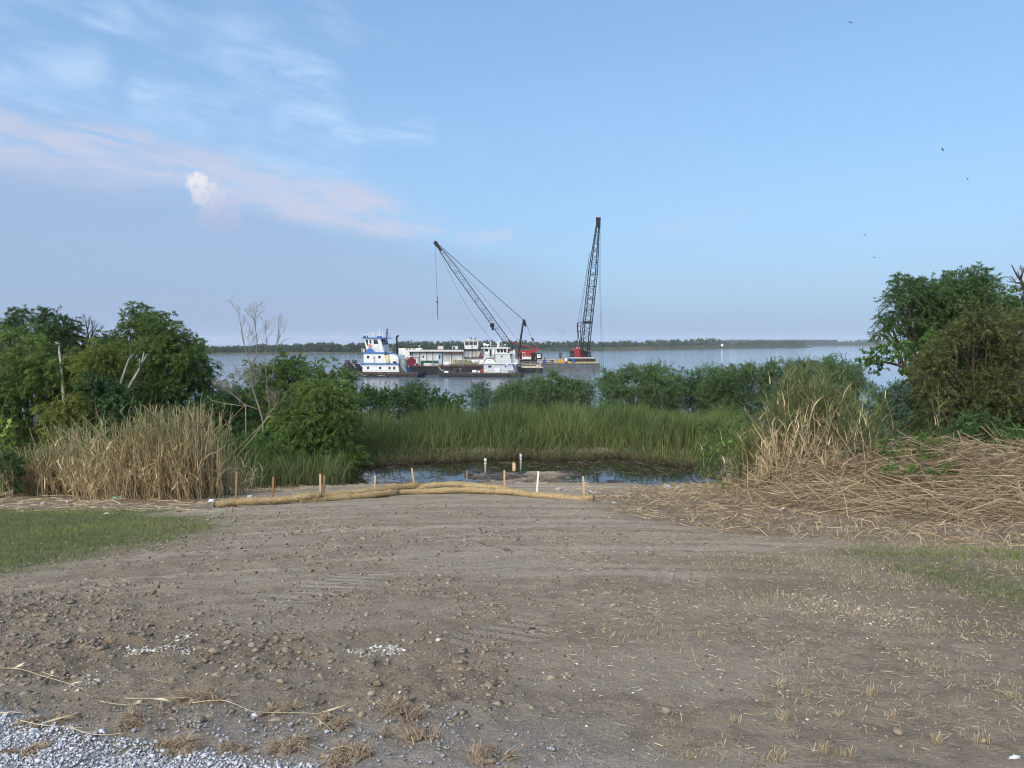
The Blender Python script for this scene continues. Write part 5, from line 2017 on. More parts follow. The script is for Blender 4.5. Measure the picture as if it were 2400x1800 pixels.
def px_lobes(pts, Y, scale, u0, v0, jit=0.5, rs=1.0):
    """lobes measured on an enlarged crop: (x, y, r) -> world centre on depth Y (+ jitter in depth) and radius"""
    out = []
    for (x, y, r) in pts:
        R = r / scale * Y / F * rs
        yy = Y + random.uniform(-1, 1) * jit
        out.append((P(u0 + x / scale, v0 + y / scale, yy), R))
    return out


def tree(name, label, cat, lobes, kind, leafm, base_uv=None, base=None, bark=BARKD, trunk_r=0.10, seed=1, dens=1.0, tint0=0.5, sub=20, twigs=3, skirt=True, ls=1.0):
    rg = np.random.default_rng(seed)
    lobes = list(lobes)
    if skirt:
        for c, R in list(lobes):
            g0 = gz(c.x, c.y)
            z = c.z - R * 1.15
            below = [q for q, _ in lobes if abs(q.x - c.x) < R * 0.8 and q.z < c.z - R * 0.4]
            while z > g0 + 0.15 and not below:
                lobes.append((Vector((c.x + rg.normal() * R * 0.2, c.y + rg.normal() * R * 0.3, z)), R * 0.95))
                z -= R * 1.1
    cs = np.array([tuple(c) for c, _ in lobes])
    if base is None:
        bx, by = cs[:, 0].mean(), cs[:, 1].mean()
        base = Vector((bx, by, gz(bx, by)))
    t = empty(name, base, label, cat)
    mb = MB()
    lo = cs[:, 2].min()
    fork = Vector((base.x + rg.normal() * 0.15, base.y, base.z + max(0.25, (lo - base.z) * 0.5)))
    mb.tube([base - Vector((0, 0, 0.2)), base.lerp(fork, 0.5) + Vector((rg.normal() * 0.05, 0, 0)), fork], [trunk_r * 1.25, trunk_r * 1.05, trunk_r * 0.9], 8)
    for c, R in lobes:
        pts = limb(mb, fork, c, trunk_r * 0.6, trunk_r * 0.16, rg)
        for _ in range(twigs):
            d = Vector(unit(1, rg)[0])
            d.z = abs(d.z) * 0.8
            limb(mb, pts[-2], Vector(c) + d * R * 1.02, trunk_r * 0.2, 0.006, rg, 4, 0.08, 4)
    tr = mb.build('trunk', bark, None, True)
    lv = Leaves()
    crown(lv, lobes, kind, rg, dens, tint0, sub, ls)
    cr = lv.build('crown', leafm, None)
    for o in (tr, cr):
        o.parent = t
        o.matrix_parent_inverse = Matrix.Translation(-base)
    return t


M_WILLOW = leaf_mat('willow_leaf', (0.057, 0.111, 0.024), (0.176, 0.25, 0.061), 0.35)
M_WILLOWD = leaf_mat('willow_leaf_dark', (0.035, 0.076, 0.024), (0.097, 0.159, 0.051), 0.3)
M_WILLOWY = leaf_mat('willow_leaf_yellow', (0.101, 0.142, 0.027), (0.236, 0.27, 0.061), 0.35)
M_FEATHER = leaf_mat('acacia_leaf', (0.060, 0.118, 0.040), (0.155, 0.228, 0.088), 0.3)
M_FEATHB = leaf_mat('mimosa_leaf', (0.065, 0.128, 0.074), (0.142, 0.223, 0.128), 0.3)
M_DARK = leaf_mat('shrub_leaf', (0.032, 0.074, 0.024), (0.088, 0.155, 0.047), 0.3)
M_BROAD = leaf_mat('broad_leaf', (0.043, 0.105, 0.022), (0.128, 0.223, 0.047), 0.35)
M_CYP = leaf_mat('cypress_leaf', (0.046, 0.062, 0.020), (0.170, 0.180, 0.060), 0.25)
M_HERB = leaf_mat('herb_leaf', (0.060, 0.120, 0.026), (0.180, 0.265, 0.070), 0.35)

S8 = (2212 / 560, 0, 680)
S6 = (2212 / 860, 0, 680)
S1 = (2212 / 1080, 720, 820)
S7 = (1882 / 760, 1640, 580)


def pl(pts, Y, S, jit=0.5, rs=1.0):
    return px_lobes(pts, Y, S[0], S[1], S[2], jit, rs)


# ---- left bank, back row
tree('willow_tree', 'slim dark willow at the far left edge, against the sky', 'tree', pl([(170, 240, 75), (190, 330, 115), (70, 400, 110), (40, 300, 60), (230, 200, 40), (120, 200, 45)], 37, S8), 'willow', M_WILLOWD, skirt=False, seed=11, dens=0.7, tint0=0.6)
tree('willow_tree', 'round topped dark willow second from the left edge, behind the white snag', 'tree', pl([(400, 230, 60), (460, 290, 100), (560, 310, 110), (520, 420, 150), (680, 400, 85), (400, 420, 120), (720, 500, 80)], 36, S8), 'willow', M_WILLOWD, seed=12, dens=0.9, tint0=0.5)
tree('willow_tree', 'low dark willow top between the bare twigs and the tall willow', 'tree', pl([(960, 440, 70), (1050, 440, 80), (900, 500, 80), (1010, 520, 110)], 36, S8), 'willow', M_WILLOWD, seed=13, dens=0.9, tint0=0.55)
# ---- the tall willow
tree('willow_tree', 'tallest rounded willow on the left, overlapping the river', 'tree', pl([(1330, 200, 95), (1240, 290, 90), (1430, 260, 90), (1200, 380, 100), (1400, 380, 150), (1540, 350, 110), (1530, 480, 180), (1680, 500, 150), (1810, 520, 85), (1790, 650, 150), (1870, 740, 120), (1620, 700, 220), (1400, 620, 180), (1380, 800, 200), (1800, 850, 170), (1580, 920, 230), (1900, 950, 130), (1300, 960, 170)], 32.5, S8, 0.8), 'willow', M_WILLOW, seed=14, dens=1.0, tint0=0.32, trunk_r=0.14)
# ---- front row
tree('willow_bush', 'broad bright green willow bush at the left edge in front', 'bush', pl([(210, 430, 110), (120, 520, 150), (280, 560, 150), (30, 560, 110), (60, 740, 200), (260, 760, 200), (420, 700, 150), (520, 800, 160), (620, 720, 120), (150, 950, 220), (400, 960, 190), (20, 980, 180), (600, 900, 130), (-150, 760, 190), (-160, 1000, 170)], 29.5, S8, 0.7), 'willow', M_WILLOW, seed=15, dens=1.0, tint0=0.55, trunk_r=0.12)
tree('willow_bush', 'yellow green dome shaped willow bush left of the leaning grey snag', 'bush', pl([(980, 570, 100), (880, 640, 130), (1050, 660, 120), (780, 680, 80), (960, 760, 170), (1120, 800, 110), (670, 610, 70), (840, 780, 140), (1080, 900, 120)], 29.0, S8, 0.5), 'willow', M_WILLOWY, seed=16, dens=1.0, tint0=0.4, trunk_r=0.10)
tree('vine_mass', 'dark broad leaved vine mound behind the dry cane', 'vine', pl([(1020, 960, 130), (920, 950, 110), (1100, 1060, 120), (960, 1060, 120), (820, 860, 100), (1150, 980, 100)], 27.5, S8, 0.4), 'broad', M_DARK, seed=17, dens=1.6, tint0=0.35)
tree('willow_sapling', 'small yellowish willow shrub just behind the dry cane on the left', 'shrub', pl([(660, 1000, 70), (620, 1070, 90), (740, 1070, 90), (480, 1110, 80), (700, 1150, 110), (540, 1170, 100), (820, 1110, 60)], 27.5, S8, 0.3), 'willow', M_WILLOWY, seed=18, dens=0.9, tint0=0.55, trunk_r=0.05)
# ---- bushes round the dead tree
tree('willow_bush', 'grey green willow bush behind the bare dead tree', 'bush', pl([(1620, 560, 130), (1500, 620, 110), (1760, 500, 110), (1780, 450, 45), (1880, 540, 110), (1980, 540, 95), (2070, 560, 80), (1700, 660, 150), (1560, 740, 130), (1430, 720, 110), (1380, 640, 60)], 32, S6, 0.5), 'willow', M_WILLOW, seed=19, dens=0.95, tint0=0.35, trunk_r=0.08)
tree('willow_bush', 'bright green rounded willow bush left of the pond', 'bush', pl([(1880, 590, 85), (1960, 620, 110), (1850, 690, 130), (2030, 690, 120), (1960, 760, 140), (2100, 740, 90), (1790, 770, 110), (2040, 830, 110), (1880, 850, 120), (1760, 830, 80)], 29.5, S6, 0.4), 'willow', M_WILLOW, seed=20, dens=1.05, tint0=0.62, trunk_r=0.08)
# dark low growth under them
tree('undergrowth_shrub', 'dark low leafy scrub under the left bank trees', 'shrub', pl([(1350, 700, 110), (1300, 800, 110), (1450, 830, 110), (1600, 850, 100), (1180, 780, 110), (1250, 900, 90), (1730, 880, 70)], 30.5, S6, 0.4), 'shrub', M_DARK, seed=22, dens=0.9, tint0=0.35)

# ---- middle row between pond and river
SPEC = [
    ('river_shrub', 'dark green shrub left of the gap where water shows, nearest the willow', [(250, 235, 55), (300, 215, 50), (340, 250, 60), (220, 260, 45)], 60, 'shrub', M_DARK),
    ('river_shrub', 'dark leafy shrub second from the left in the row before the river', [(400, 225, 45), (370, 240, 50), (430, 260, 60)], 59, 'broad', M_DARK),
    ('river_shrub', 'bluish dark shrub with a pointed top left of the small sapling', [(520, 205, 55), (480, 235, 50), (560, 240, 55), (500, 270, 60), (540, 180, 25)], 60, 'feather', M_FEATHER),
    ('river_shrub', 'low dark leafy shrubs sloping down to the open water gap', [(640, 250, 40), (690, 255, 40), (735, 262, 38), (610, 265, 45), (660, 280, 50), (620, 195, 14), (610, 215, 18)], 59, 'broad', M_DARK),
    ('acacia_sapling', 'pale green feathery sapling in front of the open water', [(830, 195, 38), (810, 225, 40), (855, 230, 42), (835, 260, 45), (850, 175, 18)], 57, 'feather', M_FEATHB),
    ('acacia_bush', 'feathery acacia bush below the crane barge', [(960, 205, 60), (1040, 175, 55), (1000, 240, 75), (1110, 190, 70), (1190, 170, 55), (1180, 220, 80), (1270, 200, 75), (1340, 200, 60), (1300, 245, 65), (1090, 250, 70), (920, 240, 40)], 61, 'feather', M_FEATHER),
    ('acacia_bush', 'tall pale feathery acacia bush right of the crane barge', [(1460, 145, 50), (1540, 115, 50), (1500, 190, 80), (1600, 150, 75), (1700, 120, 55), (1690, 180, 80), (1580, 230, 90), (1450, 225, 60), (1640, 95, 25), (1755, 150, 40)], 59, 'feather', M_FEATHER),
    ('acacia_bush', 'dark low acacia bushes right of the tall pale one', [(1790, 170, 60), (1860, 190, 70), (1930, 150, 55), (1900, 230, 70), (2000, 140, 50), (2020, 200, 75), (1760, 230, 60), (1970, 120, 25)], 63, 'feather', M_DARK),
]
for i, (nm, lb, pts, Y, kd, mm) in enumerate(SPEC):
    tree(nm, lb, 'bush', pl(pts, Y, S1, 0.8), kd, mm, seed=40 + i, dens=1.0, ls=1.5, tint0=0.5, trunk_r=0.05)
tree('acacia_bush', 'wide dark feathery acacia bush behind the dry reed heap', 'bush', pl([(180, 760, 75), (290, 730, 60), (270, 800, 95), (410, 730, 65), (400, 810, 100), (520, 740, 75), (650, 720, 75), (560, 820, 95), (640, 680, 25), (410, 680, 25), (200, 700, 25), (60, 790, 90), (140, 850, 90)], 61, S7, 0.8), 'feather', M_FEATHER, ls=1.5, seed=50, dens=1.05, tint0=0.4, trunk_r=0.06)
tree('acacia_bush', 'feathery acacia top leaning out left of the branching tree', 'bush', pl([(770, 690, 50), (740, 740, 75), (830, 730, 70), (890, 720, 55), (820, 810, 90), (930, 790, 50), (890, 850, 70), (760, 650, 20)], 57, S7, 0.6), 'feather', M_FEATHER, ls=1.5, seed=51, dens=1.0, tint0=0.5, trunk_r=0.06)

# ---- right bank
tree('willow_tree', 'big dark willow with an open left side on the right bank', 'tree', pl([(1150, 210, 55), (1190, 270, 80), (1120, 300, 50), (1250, 340, 95), (1090, 420, 50), (1060, 470, 40), (1150, 440, 70), (1240, 460, 80), (1330, 270, 80), (1370, 370, 130), (1440, 230, 80), (1540, 200, 85), (1620, 150, 50), (1650, 220, 75), (1500, 300, 120), (1620, 330, 130), (1480, 430, 150), (1350, 490, 110), (1600, 450, 130), (1040, 500, 30), (1280, 220, 45)], 31, S7, 0.8), 'willow', M_WILLOWD, skirt=False, seed=60, dens=1.0, tint0=0.55, trunk_r=0.16)
tree('willow_tree', 'pale loose willow at the right edge behind the brown cypress', 'tree', pl([(1740, 260, 55), (1770, 330, 80), (1720, 370, 80), (1850, 330, 60), (1870, 260, 45), (1820, 400, 80), (1900, 380, 80), (1990, 360, 90)], 35, S7, 0.5), 'willow', M_WILLOWD, skirt=False, seed=61, dens=0.75, tint0=0.75, trunk_r=0.10)
tree('cypress_tree', 'large brownish green cypress filling the right edge', 'tree', pl([(1620, 400, 60), (1590, 460, 85), (1500, 480, 60), (1680, 480, 90), (1480, 540, 75), (1580, 560, 120), (1720, 560, 110), (1870, 440, 70), (1830, 520, 110), (1450, 640, 110), (1360, 640, 70), (1560, 690, 150), (1700, 680, 140), (1840, 660, 140), (1340, 730, 85), (1290, 720, 50), (1450, 770, 130), (1620, 830, 160), (1800, 820, 170), (1370, 850, 100), (1500, 910, 140), (1680, 970, 150), (1850, 980, 150), (1400, 950, 90), (1550, 1020, 120), (1980, 600, 140), (2080, 780, 160), (2000, 950, 150)], 22.5, S7, 1.0, 0.92), 'cypress', M_CYP, seed=62, dens=1.15, tint0=0.42, trunk_r=0.11, bark=BARKD, sub=30, twigs=3)


# small broadleaf tree with a bare forked trunk
def fork_tree():
    rg = np.random.default_rng(64)
    Y = 27.0
    q = lambda x, y, dy=0: P(S7[1] + x / S7[0], S7[2] + y / S7[0], Y + dy)
    b0 = q(1262, 860)
    b0.z = gz(b0.x, b0.y)
    t = empty('broadleaf_tree', b0, 'small broad leaved tree with bare forked trunk leaning over the water', 'tree')
    mb = MB()
    tr = [b0 - Vector((0, 0, 0.2)), q(1262, 860), q(1245, 800), q(1225, 760), q(1205, 715), q(1160, 685), q(1110, 672), q(1060, 665), q(1000, 650)]
    mb.tube(tr, [0.13, 0.11, 0.10, 0.085, 0.07, 0.055, 0.045, 0.03, 0.02], 8)
    lobes = [(q(960, 650, .2), 34), (1, 1)][:1]
    spec = [(955, 650, 34), (1000, 625, 48), (985, 680, 34), (1050, 600, 40), (1060, 640, 36), (1035, 715, 26), (1140, 590, 48), (1175, 575, 30), (1190, 625, 40), (1255, 600, 46), (1275, 650, 48), (1330, 620, 58), (1340, 560, 55), (1395, 530, 50), (1320, 680, 40), (1180, 735, 22), (1195, 780, 16), (1300, 800, 22), (1120, 640, 26), (1240, 690, 22)]
    lobes = []
    for (x, y, r) in spec:
        c = q(x, y, rg.normal() * 0.3)
        lobes.append((c, r / S7[0] * Y / F))
        s = min(tr[2:], key=lambda w: (w - c).length)
        limb(mb, s, c, 0.03, 0.01, rg, 5, 0.08, 5)
    o1 = mb.build('trunk', BARKD, None, True)
    lv = Leaves()
    crown(lv, lobes, 'broad', rg, 0.95, 0.5, 9)
    o2 = lv.build('crown', M_BROAD, None)
    for o in (o1, o2):
        o.parent = t
        o.matrix_parent_inverse = Matrix.Translation(-b0)


fork_tree()
tree('mimosa_bush', 'blue green feathery bush between the reed heap and the cypress', 'bush', pl([(1050, 860, 65), (1010, 930, 70), (1130, 850, 60), (1200, 880, 70), (1120, 940, 95), (1230, 960, 85), (1040, 1010, 80), (1160, 1040, 90), (1270, 1040, 85), (1310, 960, 60), (1330, 1040, 60)], 23, S7, 0.4), 'feather', M_FEATHB, seed=66, dens=1.0, tint0=0.5, trunk_r=0.05)
tree('shrub', 'dark green leafy shrub at the foot of the cypress', 'shrub', pl([(1540, 1060, 75), (1650, 1040, 80), (1600, 1130, 100), (1720, 1090, 80), (1480, 1140, 70), (1700, 1180, 80), (1560, 1200, 70)], 18.0, S7, 0.3), 'shrub', M_DARK, seed=67, dens=0.9, tint0=0.55, trunk_r=0.04)
tree('shrub', 'low green shrub in the bottom corner at the right edge', 'shrub', pl([(1800, 1150, 80), (1880, 1120, 80), (1850, 1220, 80), (1760, 1240, 60), (1900, 1260, 70), (1830, 1300, 50)], 16.0, S7, 0.3), 'shrub', M_HERB, seed=68, dens=0.8, tint0=0.35, trunk_r=0.04)

# fern like weeds growing over the heap
tree('weed_patch', 'bright green ferny weeds on top of the dry reed heap', 'weeds', pl([(1330, 1140, 60), (1250, 1180, 50), (1400, 1160, 55), (1170, 1190, 45), (1440, 1210, 45), (1100, 1170, 35), (1320, 1200, 45), (1480, 1280, 40), (1460, 1330, 35)], 15.6, S7, 0.4), 'herb', M_HERB, seed=69, dens=0.8, tint0=0.5, trunk_r=0.02)
tree('weed_patch', 'small green weeds growing through the front of the reed heap at right', 'weeds', pl([(1480, 1300, 26), (1500, 1350, 24), (1430, 1290, 24), (1740, 1520, 26), (1700, 1500, 20), (890, 1500, 18), (1240, 1300, 20), (1650, 1330, 22), (1780, 1380, 22), (1100, 1290, 20), (1340, 1330, 18)], 14.8, S7, 0.2), 'herb', M_HERB, seed=75, dens=0.8, tint0=0.4, trunk_r=0.01, skirt=False)
tree('weed_patch', 'green weeds along the left side of the dry reed heap', 'weeds', pl([(730, 1200, 45), (800, 1230, 50), (870, 1240, 45), (940, 1200, 40), (660, 1290, 45), (690, 1210, 35), (1010, 1170, 35), (760, 1120, 35)], 16.3, S7, 0.4), 'herb', M_HERB, seed=70, dens=0.7, tint0=0.35, trunk_r=0.02)
tree('weed_patch', 'grassy green weeds right of the pond below the acacias', 'weeds', pl([(60, 1060, 60), (170, 1080, 60), (260, 1040, 60), (120, 1150, 60), (230, 1170, 60), (300, 1120, 50), (40, 1210, 60), (320, 1200, 45), (230, 1240, 40), (100, 1240, 40)], 26.5, S7, 0.6), 'herb', M_HERB, seed=71, dens=0.8, tint0=0.35, trunk_r=0.02)
tree('weed_patch', 'low bright green weeds beside the dry cane, left of the pond', 'weeds', pl([(1350, 900, 60), (1450, 920, 60), (1560, 910, 60), (1660, 920, 55), (1500, 980, 60), (1620, 990, 60), (1400, 960, 50), (1700, 980, 45), (1560, 1040, 45)], 25.5, S6, 0.5), 'herb', M_HERB, seed=72, dens=0.9, tint0=0.35, trunk_r=0.02)
tree('weed_patch', 'dark low weeds in the corner left of the dry cane', 'weeds', pl([(30, 1050, 50), (90, 1040, 45), (60, 1000, 40), (-30, 1040, 50), (110, 1070, 30)], 19.5, S6, 0.3), 'herb', M_DARK, seed=73, dens=1.0, tint0=0.6, trunk_r=0.02)


# vines with large single leaves
def vine(name, label, pts, Y, S, n, size, seed):
    rg = np.random.default_rng(seed)
    w = [P(S[1] + x / S[0], S[2] + y / S[0], Y + rg.normal() * 0.12) for x, y in pts]
    t = empty(name, w[-1], label, 'vine')
    mb = MB()
    mb.tube([p - w[-1] for p in w], 0.012, 5)
    mb.build('stem', BARK, t)
    me = bpy.data.meshes.new('leaf')
    s = 1.0
    me.from_pydata([(0, 0, 0), (0.42, 0.12, 0.05), (0.5, 0.5, 0.03), (0.22, 0.85, -0.02), (0, 1.1, -0.1), (-0.22, 0.85, -0.02), (-0.5, 0.5, 0.03), (-0.42, 0.12, 0.05), (0, 0.5, -0.06)], [],
                   [(0, 1, 2, 8), (8, 2, 3, 4), (8, 4, 5, 6), (0, 8, 6, 7)])
    me.materials.append(LIMELEAF)
    for i in range(n):
        f = rg.random() * (len(w) - 1)
        k = int(f)
        p = w[k].lerp(w[min(k + 1, len(w) - 1)], f - k) - w[-1]
        o = bpy.data.objects.new('leaf', me)
        COL.objects.link(o)
        o.parent = t
        o.location = p + Vector((rg.normal() * size, rg.normal() * size * 0.6 - 0.05, rg.normal() * size))
        o.rotation_euler = (rg.uniform(0.4, 2.0), rg.uniform(-0.7, 0.7), rg.uniform(-1.5, 1.5) + math.pi)
        o.scale = (size * rg.uniform(0.7, 1.3),) * 3
    return t


LIMELEAF = mat('vine_leaf', (0.16, 0.24, 0.04), 0.6, 0.35, 2.0)
vine('grape_vine', 'lime green broad leaved vine hanging at the left edge', [(10, 1250), (60, 1290), (70, 1350), (60, 1420), (80, 1460)], 21.5, S8, 70, 0.12, 3)
vine('creeper_vine', 'lime green creeper crossing the weeds right of the pond', [(50, 1150), (100, 1155), (160, 1160), (220, 1172), (290, 1185), (340, 1200)], 24.2, S7, 60, 0.12, 4)


# ---- dead trees and snags
def dead_tree(name, label, stems, Y, S, r0, bark, seed, twig=True, tw_len=0.9, tw_n=7):
    rg = np.random.default_rng(seed)
    q = lambda x, y, dy=0.0: P(S[1] + x / S[0], S[2] + y / S[0], Y + dy)
    b0 = q(*stems[0][0])
    b0.z = gz(b0.x, b0.y) - 0.1
    t = empty(name, b0, label, 'dead tree')
    for si, st in enumerate(stems):
        mb = MB()
        dy0 = 0.0 if si == 0 else rg.normal() * 0.3
        pts = [q(x, y, dy0 * i / len(st)) - b0 for i, (x, y) in enumerate(st)]
        if si == 0:
            pts = [Vector((pts[0].x, 0, -0.1))] + pts
        n = len(pts)
        rr = r0 * (1.0 if si == 0 else 0.62)
        mb.tube(pts, [rr * (1 - 0.85 * i / (n - 1)) + 0.006 for i in range(n)], 7)
        if twig:
            def grow(p, d, L, r, depth):
                e = p + d * L
                m_ = p.lerp(e, 0.5) + Vector((rg.normal(), rg.normal(), rg.normal())) * L * 0.07
                mb.tube([p, m_, e], [r, r * 0.75, max(r * 0.45, 0.004)], 4)
                if depth <= 0:
                    return
                for k in range(3):
                    f = 0.35 + 0.6 * (k + rg.random() * 0.5) / 3
                    s = p.lerp(e, f)
                    nd = (d + Vector((rg.normal() * 0.55, rg.normal() * 0.4, rg.normal() * 0.2 + 0.25))).normalized()
                    grow(s, nd, L * rg.uniform(0.4, 0.65), r * 0.55, depth - 1)
            for k in range(tw_n):
                f = 0.30 + 0.68 * (k + rg.random()) / tw_n
                a = f * (n - 1)
                i = min(int(a), n - 2)
                p = pts[i].lerp(pts[i + 1], a - i)
                ax = (pts[i + 1] - pts[i]).normalized()
                d = (ax * 0.8 + Vector((rg.normal() * 0.6, rg.normal() * 0.5, 0.25))).normalized()
                grow(p, d, tw_len * rg.uniform(0.5, 1.1) * (1.15 - 0.6 * f), max(rr * 0.32 * (1.1 - 0.6 * f), 0.007), 2)
        mb.build('trunk' if si == 0 else 'branch', bark, t, True)
    return t


BARKP = mat('bark_pale', (0.22, 0.195, 0.165), 0.9, 0.3, 6.0)
dead_tree('dead_tree', 'tall bare pale dead tree rising from the bushes in front of the river', [
    [(1585, 790), (1560, 700), (1525, 600), (1515, 500), (1490, 390), (1465, 300), (1450, 200), (1425, 95)],
    [(1515, 480), (1545, 390), (1550, 300), (1535, 200), (1525, 125)], [(1560, 640), (1500, 560), (1440, 500)], [(1600, 770), (1680, 735), (1660, 690)], [(1560, 720), (1470, 690), (1400, 625), (1370, 600)]], 29.0, S6, 0.032, BARKP, 5, True, 1.0, 14)
dead_tree('dead_tree', 'slim bare tree just right of the tall pale dead tree', [[(1640, 800), (1610, 600), (1600, 440), (1605, 300), (1600, 180)], [(1640, 560), (1655, 400), (1680, 280), (1675, 170)]], 30.5, S6, 0.022, BARKP, 6, True, 0.75, 12)
dead_tree('dead_tree', 'bare twiggy treetop between the dark willows on the left', [[(840, 700), (825, 480), (810, 380), (790, 260)], [(825, 480), (860, 390), (850, 310)]], 34.5, S8, 0.06, BARKD, 7, True, 0.6, 9)
dead_tree('dead_tree', 'bare dark twigs at the top right corner of the right bank trees', [[(1905, 420), (1880, 215), (1840, 160), (1810, 100)], [(1870, 205), (1835, 205), (1812, 170)], [(1860, 185), (1885, 120)]], 30, S7, 0.07, BARKD, 8, True, 0.35, 4)
dead_tree('snag', 'white broken snag standing up between the left willows', [[(590, 980), (560, 640), (548, 560), (552, 490)], [(550, 505), (530, 492), (508, 482)]], 28.7, S8, 0.07, BARKW, 9, False)
dead_tree('snag', 'forked grey snag leaning right between the left willows', [[(1150, 1000), (1215, 860), (1270, 770), (1305, 700), (1335, 570)], [(1300, 720), (1296, 660), (1294, 630)], [(1312, 690), (1345, 630), (1360, 590)]], 28.0, S8, 0.07, BARKM, 10, False)
dead_tree('snag', 'short grey broken stub left of the forked snag', [[(1120, 850), (1165, 720), (1190, 650), (1225, 595)]], 28.4, S8, 0.055, mat('bark_mid', (0.30, 0.27, 0.23), 0.9, 0.3, 6), 11, False)
dead_tree('fallen_branch', 'pale bare branch reaching left from the dead tree foot', [[(1480, 700), (1400, 690), (1330, 680), (1265, 660)]], 28.0, S6, 0.02, BARKP, 12, True, 0.3, 3)


# ---- reeds, cane and thatch
def ribbons(base, height, width, lean, curve, K=4, rg=RV, twist=0.5):
    """N upright blades; lean (N,2) horizontal displacement of the tip as a fraction of height, curve = bend exponent"""
    n = len(base)
    a = rg.uniform(0, 2 * math.pi, n) * twist
    sd = np.stack([np.cos(a), np.sin(a), np.zeros(n)], 1)
    V, AL = [], []
    for k in range(K + 1):
        f = k / K
        dx = lean * (height * f ** curve)[:, None]
        drop = np.linalg.norm(lean, axis=1) * 0.45 * f ** 2.5
        p = base + np.concatenate([dx, (height * (f - drop * 0.6))[:, None]], 1)
        w = width * (1 - f) ** 0.6 * 0.5 + 0.001
        V += [p - sd * w[:, None], p + sd * w[:, None]]
        AL += [np.full(n, f), np.full(n, f)]
    V = np.stack(V, 1)                      # (n, 2(K+1), 3)
    AL = np.stack(AL, 1)
    m = 2 * (K + 1)
    off = (np.arange(n) * m)[:, None]
    F_ = []
    for k in range(K):
        F_.append(np.stack([off[:, 0] + 2 * k, off[:, 0] + 2 * k + 1, off[:, 0] + 2 * k + 3, off[:, 0] + 2 * k + 2], 1))
    return V.reshape(-1, 3), np.concatenate(F_), AL.ravel(), m


def grass_obj(name, base, height, width, lean, curve, m_, tint, K=4, rg=RV, parent=None):
    V, Fc, AL, m = ribbons(base, height, width, lean, curve, K, rg)
    me = np_mesh(name, V, Fc, False, {'tint': np.repeat(tint, m), 'along': AL})
    return mesh_obj(name, me, m_, parent)


def scatter_poly(poly, n, rg, jitter=0.0, soft=0.0):
    lo, hi = poly.min(0), poly.max(0)
    out = np.zeros((0, 2))
    while len(out) < n:
        p = rg.uniform(lo, hi, (n * 3, 2))
        d = inpoly(poly, p[:, 0], p[:, 1])
        if soft > 0:
            d = d + fbm(p[:, 0] * 0.9, p[:, 1] * 0.9, 3, 71) * soft * 2 + rg.normal(0, soft * 0.3, len(p))
        out = np.vstack([out, p[d > 0]])
    out = out[:n]
    return out


def on_ground(p2, dz=0.0):
    dzr = rough_h(p2[:, 0], p2[:, 1])[0]
    return np.stack([p2[:, 0], p2[:, 1], h_rel(p2[:, 0], p2[:, 1]) + E + dz + dzr], 1)


def stalks_mesh(name, p, q, r, tint, rg, sag_=0.0, K=2):
    """three sided straws from p to q (N,3) with slight bow"""
    n = len(p)
    ax = norm(q - p)
    a = norm(np.cross(ax, rg.normal(size=(n, 3))))
    b = np.cross(ax, a)
    bow = rg.normal(0, 1, (n, 3)) * (np.linalg.norm(q - p, axis=1) * sag_)[:, None]
    V, AL = [], []
    for k in range(K + 1):
        f = k / K
        c = p + (q - p) * f + bow * (4 * f * (1 - f))
        rr = r * (1 - 0.5 * f)
        for j in range(3):
            th = 2 * math.pi * j / 3
            V.append(c + (a * math.cos(th) + b * math.sin(th)) * rr[:, None])
            AL.append(np.full(n, f))
    m = 3 * (K + 1)
    V = np.stack(V, 1).reshape(-1, 3)
    off = np.arange(n) * m
    F_ = []
    for k in range(K):
        for j in range(3):
            F_.append(np.stack([off + 3 * k + j, off + 3 * k + (j + 1) % 3, off + 3 * (k + 1) + (j + 1) % 3, off + 3 * (k + 1) + j], 1))
    return np_mesh(name, V, np.concatenate(F_), False, {'tint': np.repeat(tint, m), 'along': np.stack(AL, 1).ravel()})


def strips_mesh(name, p, q, r, tint, rg):
    """flat straws, one quad each"""
    n = len(p)
    a = norm(np.cross(norm(q - p), rg.normal(size=(n, 3)))) * r[:, None]
    V = np.stack([p - a, p + a, q + a * 0.7, q - a * 0.7], 1).reshape(-1, 3)
    return np_mesh(name, V, np.arange(n * 4).reshape(n, 4), False, {'tint': np.repeat(tint, 4), 'along': np.tile(np.array((0, 0, 1, 1.0)), n)})


